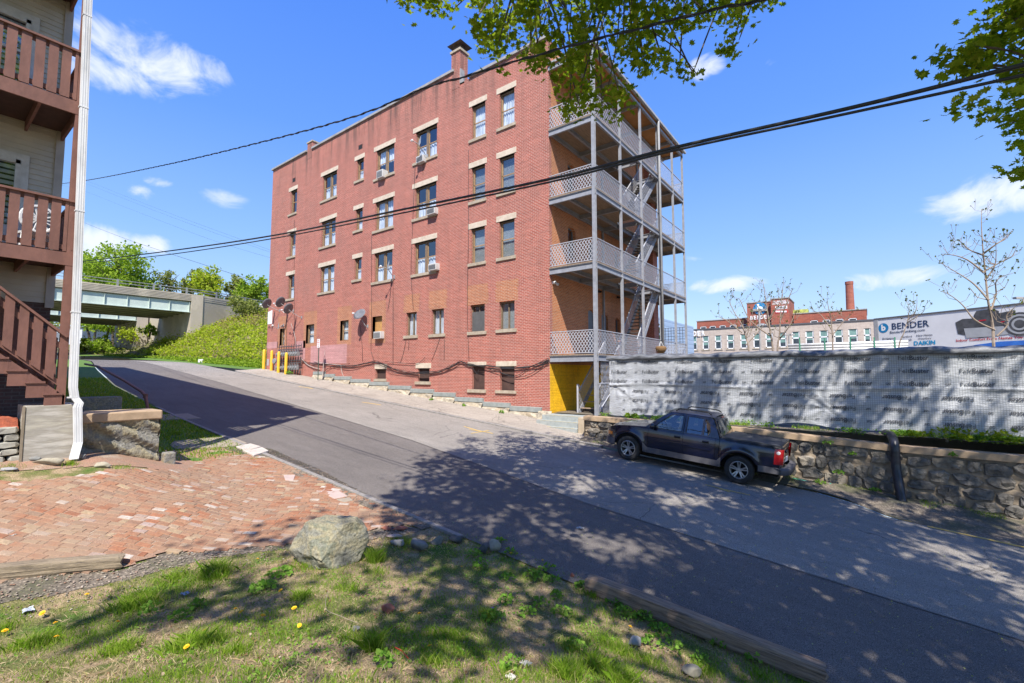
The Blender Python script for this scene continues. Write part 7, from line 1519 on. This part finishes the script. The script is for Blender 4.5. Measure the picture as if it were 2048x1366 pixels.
mb=MB(); blades(mb,samp(70000,GPL,lambda P:np.clip(.42+2.0*fn(P,1.15,2.)+.6*fn(P,4.,5.),.03,1)*near(P)),.045,.004,.7)
cl=samp(80,GPL); XY=np.concatenate([c+RS.randn(230,2)*random.uniform(.04,.14) for c in cl[:60]]); XY=XY[poly_in(XY,GPL)]; blades(mb,XY,.085,.0045,.8)
for (u,v,s,k,h) in [(430,1150,.17,900,.15),(270,1210,.22,1500,.10),(750,1120,.12,700,.15),(390,1290,.22,1200,.10),(745,1300,.07,450,.14),(1130,1350,.13,800,.13),(1240,1360,.12,600,.12),(240,1300,.18,600,.08),(600,1195,.10,400,.09),(345,1160,.15,500,.08),(60,1290,.15,500,.09),(1190,1330,.1,300,.12)]:
    g=gp(u,v); XY=g[:2]+RS.randn(k,2)*s*.5; blades(mb,XY,h,.005,.9)
struct(mb,'grass',m_grass,'stuff')
mb=MB(); blades(mb,samp(34000,GPL,lambda P:np.clip(.5-1.6*fn(P,1.15,2.)+.5*fn(P,3.,8.),.05,1)*near(P)),.028,.0045,2.4); struct(mb,'dry_grass',m_straw,'stuff')
# low clover-like ground cover
m_weed=leafmat('weed_leaves',[(0,(.11,.24,.03)),(.5,(.18,.34,.05)),(1,(.28,.42,.08))],.4)
mb=MB(); P=samp(9000,GPL,lambda P:np.clip(.1+2.2*fn(P,1.5,20.),.0,1)*near(P)); C_=np.stack([P[:,0],P[:,1],gl(P[:,0],P[:,1])+.012],1); mleaves(mb,C_,.020,MLs,0); struct(mb,'ground_cover',m_weed,'stuff')
P=samp(2600,GPL,near); mb=MB(); C_=np.stack([P[:,0],P[:,1],gl(P[:,0],P[:,1])+.008],1); mleaves(mb,C_,.022,MLs,0); struct(mb,'dead_leaves',leafmat('dead_leaf',[(0,(.16,.09,.05)),(.6,(.28,.17,.10)),(1,(.42,.33,.25))],.1),'stuff')
# seeds and catkins fallen on the road
P=np.stack([RS.uniform(-7,2.5,1500),RS.uniform(6.2,14,1500)],1); mb=MB(); C_=np.stack([P[:,0],P[:,1],rz(P[:,0])+.03],1); mleaves(mb,C_,.014,MLs,0); struct(mb,'fallen_seeds',leafmat('fallen_seed',[(0,(.35,.38,.08)),(1,(.5,.5,.2))],.1),'stuff')
# sparse tufts: between driveway bricks, at the kerb, on the verge and on the lawn edge
mb=MB()
for (u,v,k,s,h) in [(395,885,150,.16,.07),(350,868,260,.07,.10),(400,862,300,.2,.06),(460,893,120,.12,.05),(500,898,160,.1,.06),(510,918,120,.08,.05),(140,930,160,.06,.09),(245,935,120,.12,.05),(20,935,120,.1,.06),(420,920,180,.15,.04),(640,930,60,.1,.04)]:
    g=gp(u,v); XY=g[:2]+RS.randn(k,2)*s; XY=XY[XY[:,1]<5.8]; blades(mb,XY,h,.006,.8)
XY=samp(900,DA,lambda P:np.clip(fn(P,1.5,3.)*2,0,1)); blades(mb,XY,.03,.004,.9); struct(mb,'tufts',m_grass,'stuff')
xl2=RS.uniform(-34,-13,26000); yl2=2.2+RS.rand(26000)**.8*(ledge(xl2)-.15-2.2); mb=MB(); blades(mb,np.stack([xl2,yl2],1),.07,.02,.6); struct(mb,'lawn_grass',m_grass,'stuff')
vz=lambda X,Y:rz(X)+.03+.13*ss((Y-14)/2.2)
mb=MB(); xv=RS.uniform(-8,6,9000); yv=15.2+RS.rand(9000)*.85; k=fn(np.stack([xv,yv],1),1.2,4.)>.12; blades(mb,np.stack([xv,yv],1)[k],.05,.008,.8,zf=vz)
xv=RS.uniform(-8.3,9,4500); yv=16.36+RS.rand(4500)*.5; k=fn(np.stack([xv,yv],1),1.0,7.)>-.05; XY=np.stack([xv,yv],1)[k]; blades(mb,XY,.10,.012,.8,zf=lambda X,Y:-1.64+0*X); struct(mb,'verge_weeds',m_grass,'stuff')
mb=MB(); P=samp(6500,[(-8.3,16.33),(9,16.33),(9,16.85),(-8.3,16.85)],lambda P:np.clip(.1+2.5*fn(P,1.1,7.),0,1)*np.where(P[:,0]>-.5,1,.3)); C_=np.stack([P[:,0],P[:,1],-1.64-.012*np.clip(P[:,0]+3,0,9)+RS.rand(len(P))*.16],1); mleaves(mb,C_,.05,MLs,0); struct(mb,'wall_top_weeds',m_weed,'stuff')
def weed(p,r,lab,n=34,size=.045,mat=None,name='leafy_weed',h=.10,grp='leafy weeds in the rough grass'):
    o=empty(name,p,lab,'weed',grp); mb=MB(); A=RS.rand(n)*6.28; R_=r*np.sqrt(RS.rand(n)); C_=np.stack([p[0]+R_*np.cos(A),p[1]+R_*np.sin(A),p[2]+h*(1.05-(R_/r)**2*.7)*(.6+.5*RS.rand(n))],1); mleaves(mb,C_,size,MLs if size<.06 else ML,.1); mb.build('foliage',mat or m_weed,o)
    mb=MB()
    for c in C_[::2]: mb.tube([p,(p+c)/2+[0,0,.01],c],.0022,3,cap=False)
    mb.build('stem',m_weed,o); return o
def gw(u,v,r,lab,**k): g=gp(u,v); return weed(np.array([g[0],g[1],float(gl(g[0],g[1]))]),r,lab,**k)
for (u,v,r,lab) in [(948,1112,.13,'leafy weed below the dark pointed slate at the road edge, upper of two'),(963,1132,.13,'leafy weed below the dark pointed slate at the road edge, lower of two'),(1020,1110,.12,'dark leafy weed with a dandelion bud at the road edge'),(1000,1088,.14,'leafy weed growing out over the asphalt beside the tan round stone'),
    (1070,1155,.17,'broad leafy weed patch at the road edge left of the long timber'),(1095,1140,.14,'leafy weed at the road edge just above the broad patch'),(1105,1165,.13,'leafy weed low in the broad patch left of the timber'),(1165,1175,.12,'leafy weed at the left tip of the long timber'),(1015,1160,.11,'small leafy weed in the middle of the bare grass'),(985,1240,.15,'leafy weed with one violet flower in the open grass'),(1012,1205,.10,'small leafy weed above the one with the violet flower'),(1055,1230,.12,'leafy weed right of the one with the violet flower'),(1080,1210,.12,'leafy weed nearest the middle of the slope beside a pale one'),
    (1115,1195,.10,'small pale leafy weed on the slope below the timber tip'),(1125,1230,.14,'leafy weed halfway down the slope below the timber'),(1235,1205,.16,'leafy weed beside the thin wood offcut'),(1250,1232,.15,'bright leafy weed along the middle of the timber'),(1290,1240,.15,'leafy weed pressed against the timber, right of the bright one'),(1320,1265,.15,'leafy weed against the timber near its middle'),(1300,1290,.12,'leafy weed right of the pale stone'),(1345,1300,.13,'leafy weed between the pale stone and the timber'),(1440,1290,.12,'leafy weed against the right half of the timber'),(1510,1320,.12,'leafy weed against the timber near its right end'),(1400,1325,.10,'small leafy weed above the tan stone at the bottom'),
    (1150,1300,.13,'leafy weed with heart shaped leaves near the bottom of the grass'),(1025,1340,.12,'leafy weed beside the crumpled white paper'),(765,1330,.08,'tiny bright weed near the grass tuft at the bottom'),(560,1150,.16,'ferny green weed against the left side of the boulder'),(525,1180,.17,'ferny green weed a little left of the boulder'),(395,1215,.10,'broad leaved weed in the grass left of the boulder'),(300,1225,.12,'small leafy weed beside the tall grass patch'),(360,1240,.12,'small leafy weed below the tall grass patch')]:
    gw(u,v,r,lab,size=.042 if r<.16 else .05,n=38 if r<.15 else 60)
g=gp(985,1238); mb=MB(); mb.lathe([(0,0),(.012,.004),(0,.01)],(g[0],g[1],g[2]+.12),n=6); single(mb,'violet_flower',plain('violet',(.12,.03,.35),.7),'tiny violet flower on a leafy weed in the open grass','flower')
# weeds on and below the wall
for (u,v,Y,r,lab) in [(1655,880,15.9,.16,'small green weed sprouting from the stone wall below its cap behind the pickup'),(1705,903,15.9,.09,'tiny weed in the stone wall left of the black pipe'),(1678,940,15.85,.16,'dry green weed clinging low on the stone wall'),(1640,960,15.7,.18,'green weed at the foot of the stone wall by the hose'),(1750,975,15.7,.14,'weed at the foot of the stone wall left of the black pipe'),(1905,905,15.9,.09,'small weed on the wall cap right of the black pipe')]:
    q=onY(u,v,Y); weed(q-np.array([0,0,.1]),r,lab,n=46,size=.05,grp='weeds on the stone wall')
for (u,v,r,lab) in [(1900,880,.45,'large vine like plant in front of the wrapped fence at right'),(1960,890,.55,'broad leaved yellow green plant on top of the wall at right'),(2020,885,.35,'leafy plant on top of the wall at the right edge'),(1830,885,.3,'low leafy plant on top of the wall right of the black pipe'),(1270,832,.16,'green weed on the wall top in front of the wrap, left of the pickup'),(1255,836,.12,'small green weed on the wall top beside a larger one')]:
    q=onY(u,v,16.6); weed(np.array([q[0],16.6,-1.66-.012*max(0,q[0]+3)]),r,lab,n=int(150*r+40),size=.09,h=.34 if r>.3 else .2,grp='plants on top of the stone wall',mat=m_map)
q=onY(630,745,17.3); 
for (u,v,lab) in ((578,742,'green weeds at the foot of the gas meters'),(863,801,'small weed at the foot of the brick facade in front of the left basement window'),(928,813,'small weed on the pavement below the paired basement windows'),(1003,832,'small weed on the pavement near the corner of the brick block')):
    q=onY(u,v,17.2); weed(np.array([q[0],17.2,float(gs(q[0],17.2))]),.28 if u<600 else .12,lab,n=60 if u<600 else 26,size=.09,h=.3 if u<600 else .12,grp='weeds at the foot of the facade')
# dandelions
m_dy=plain('dandelion_yellow',(.85,.50,.01),.7)
dnd=[(173,1194,0),(92,1229,0),(112,1251,0),(110,1282,0),(230,1254,0),(469,1224,1),(486,1231,1),(522,1240,1),(409,1271,1),(376,1301,1),(513,1121,1),(566,1185,1),(591,1223,1),(601,1253,1),(8,1271,0),(803,1233,2),(838,1236,2),(863,1300,2),(923,1137,2),(1023,1110,3),(1085,1122,3),(1259,1259,3)]
dl=['yellow dandelion in the grass at the lower left corner','yellow dandelion in the grass between the corner and the boulder','yellow dandelion in the open grass right of the boulder','yellow dandelion near the road edge by the leafy weeds']; dg_=['dandelions at lower left','dandelions left of the boulder','dandelions right of the boulder','dandelions by the road edge']
D0=None
for (u,v,k) in dnd:
    g=gp(u,v+3); p=np.array([g[0],g[1],float(gl(g[0],g[1]))])
    if D0 is None:
        D0=empty('dandelion',p,dl[k],'dandelion',dg_[k]); mb=MB(); hgt=.05; mb.tube([p,p+[.004,0,hgt]],.003,5); mb.build('stem',m_grass,D0)
        mb=MB(); 
        for ring,(r,n,z) in enumerate(((.021,14,0),(.016,12,.004),(.010,9,.008))):
            for i in range(n): a=2*math.pi*i/n+ring; c,s_=math.cos(a),math.sin(a); mb.add([p+[.004,0,hgt+z*.5],p+[.004+r*c-.004*s_,r*s_+.004*c,hgt+z+.003],p+[.004+r*1.1*c,r*1.1*s_,hgt+z+.002],p+[.004+r*c+.004*s_,r*s_-.004*c,hgt+z+.003]],[(0,1,2,3)])
        mb.build('flower_head',m_dy,D0)
    else:
        o=copy_tree(D0,p,dl[k],rz=RS.rand()*6.28); o['group']=dg_[k]; o.rotation_euler=(RS.randn()*.35-.2,RS.randn()*.35,RS.rand()*6.28); sc=.8+.5*RS.rand(); o.scale=(sc,sc,sc)
def litter(u,v,r,mat,lab,name='litter'):
    g=gp(u,v); mb=MB(); n=7; G=[[(g[0]+(i-3)*r/3+random.gauss(0,r*.1),g[1]+(j-3)*r/3*.7+random.gauss(0,r*.1),float(gl(g[0],g[1]))+.012+random.random()*r*.35) for j in range(n)] for i in range(n)]; mb.grid(np.array(G)); return single(mb,name,mat,lab,'litter',smooth=False)
m_pap=plain('dirty_paper',(.42,.40,.37),.8); litter(1052,1330,.045,m_pap,'crumpled white paper in the grass near the bottom'); litter(1022,1358,.04,m_pap,'crumpled white scrap at the bottom edge of the grass'); litter(26,1072,.05,m_pap,'white paper scrap on the brick driveway at far left'); litter(55,1223,.06,plain('grey_plastic_scrap',(.4,.43,.48),.5),'grey plastic strip in the grass at lower left'); litter(371,1190,.05,plain('grey_scrap',(.33,.33,.40),.6),'small grey scrap beside the long grass clump'); litter(1160,1058,.06,m_pap,'white paper scrap lying on the shaded road')
g0,g1=gp(790,1302),gp(816,1324); mb=MB(); mb.tube([g0+[0,0,.03],(g0+g1)/2+[0,0,.045],g1+[0,0,.03]],.004,5); single(mb,'red_straw',plain('red_plastic',(.5,.03,.02),.5),'thin red plastic straw lying in the grass','litter')
mb=MB(); P=[gp(655,1190),gp(652,1225),gp(680,1240),gp(716,1255)]; mb.tube(smoothpath([p+[0,0,.04] for p in P],5),.003,4); single(mb,'twig',m_sap,'long thin curved twig lying in the grass below the boulder','twig')
# far wood closing the view under and beside the bridges
mb=MB(); C_=[]
for k in range(260):
    u=RS.uniform(-300,700); d=RS.uniform(120,150); v=RS.uniform(640,720); C_.append(pd(u,v,d)+RS.randn(45,3)*np.array([1.6,1.6,1.3]))
leaves(mb,np.concatenate(C_),.5); struct(mb,'distant_wood',m_lf2,'stuff')
print('script done, verts',sum(len(o.data.vertices) for o in bpy.data.objects if o.type=='MESH'))
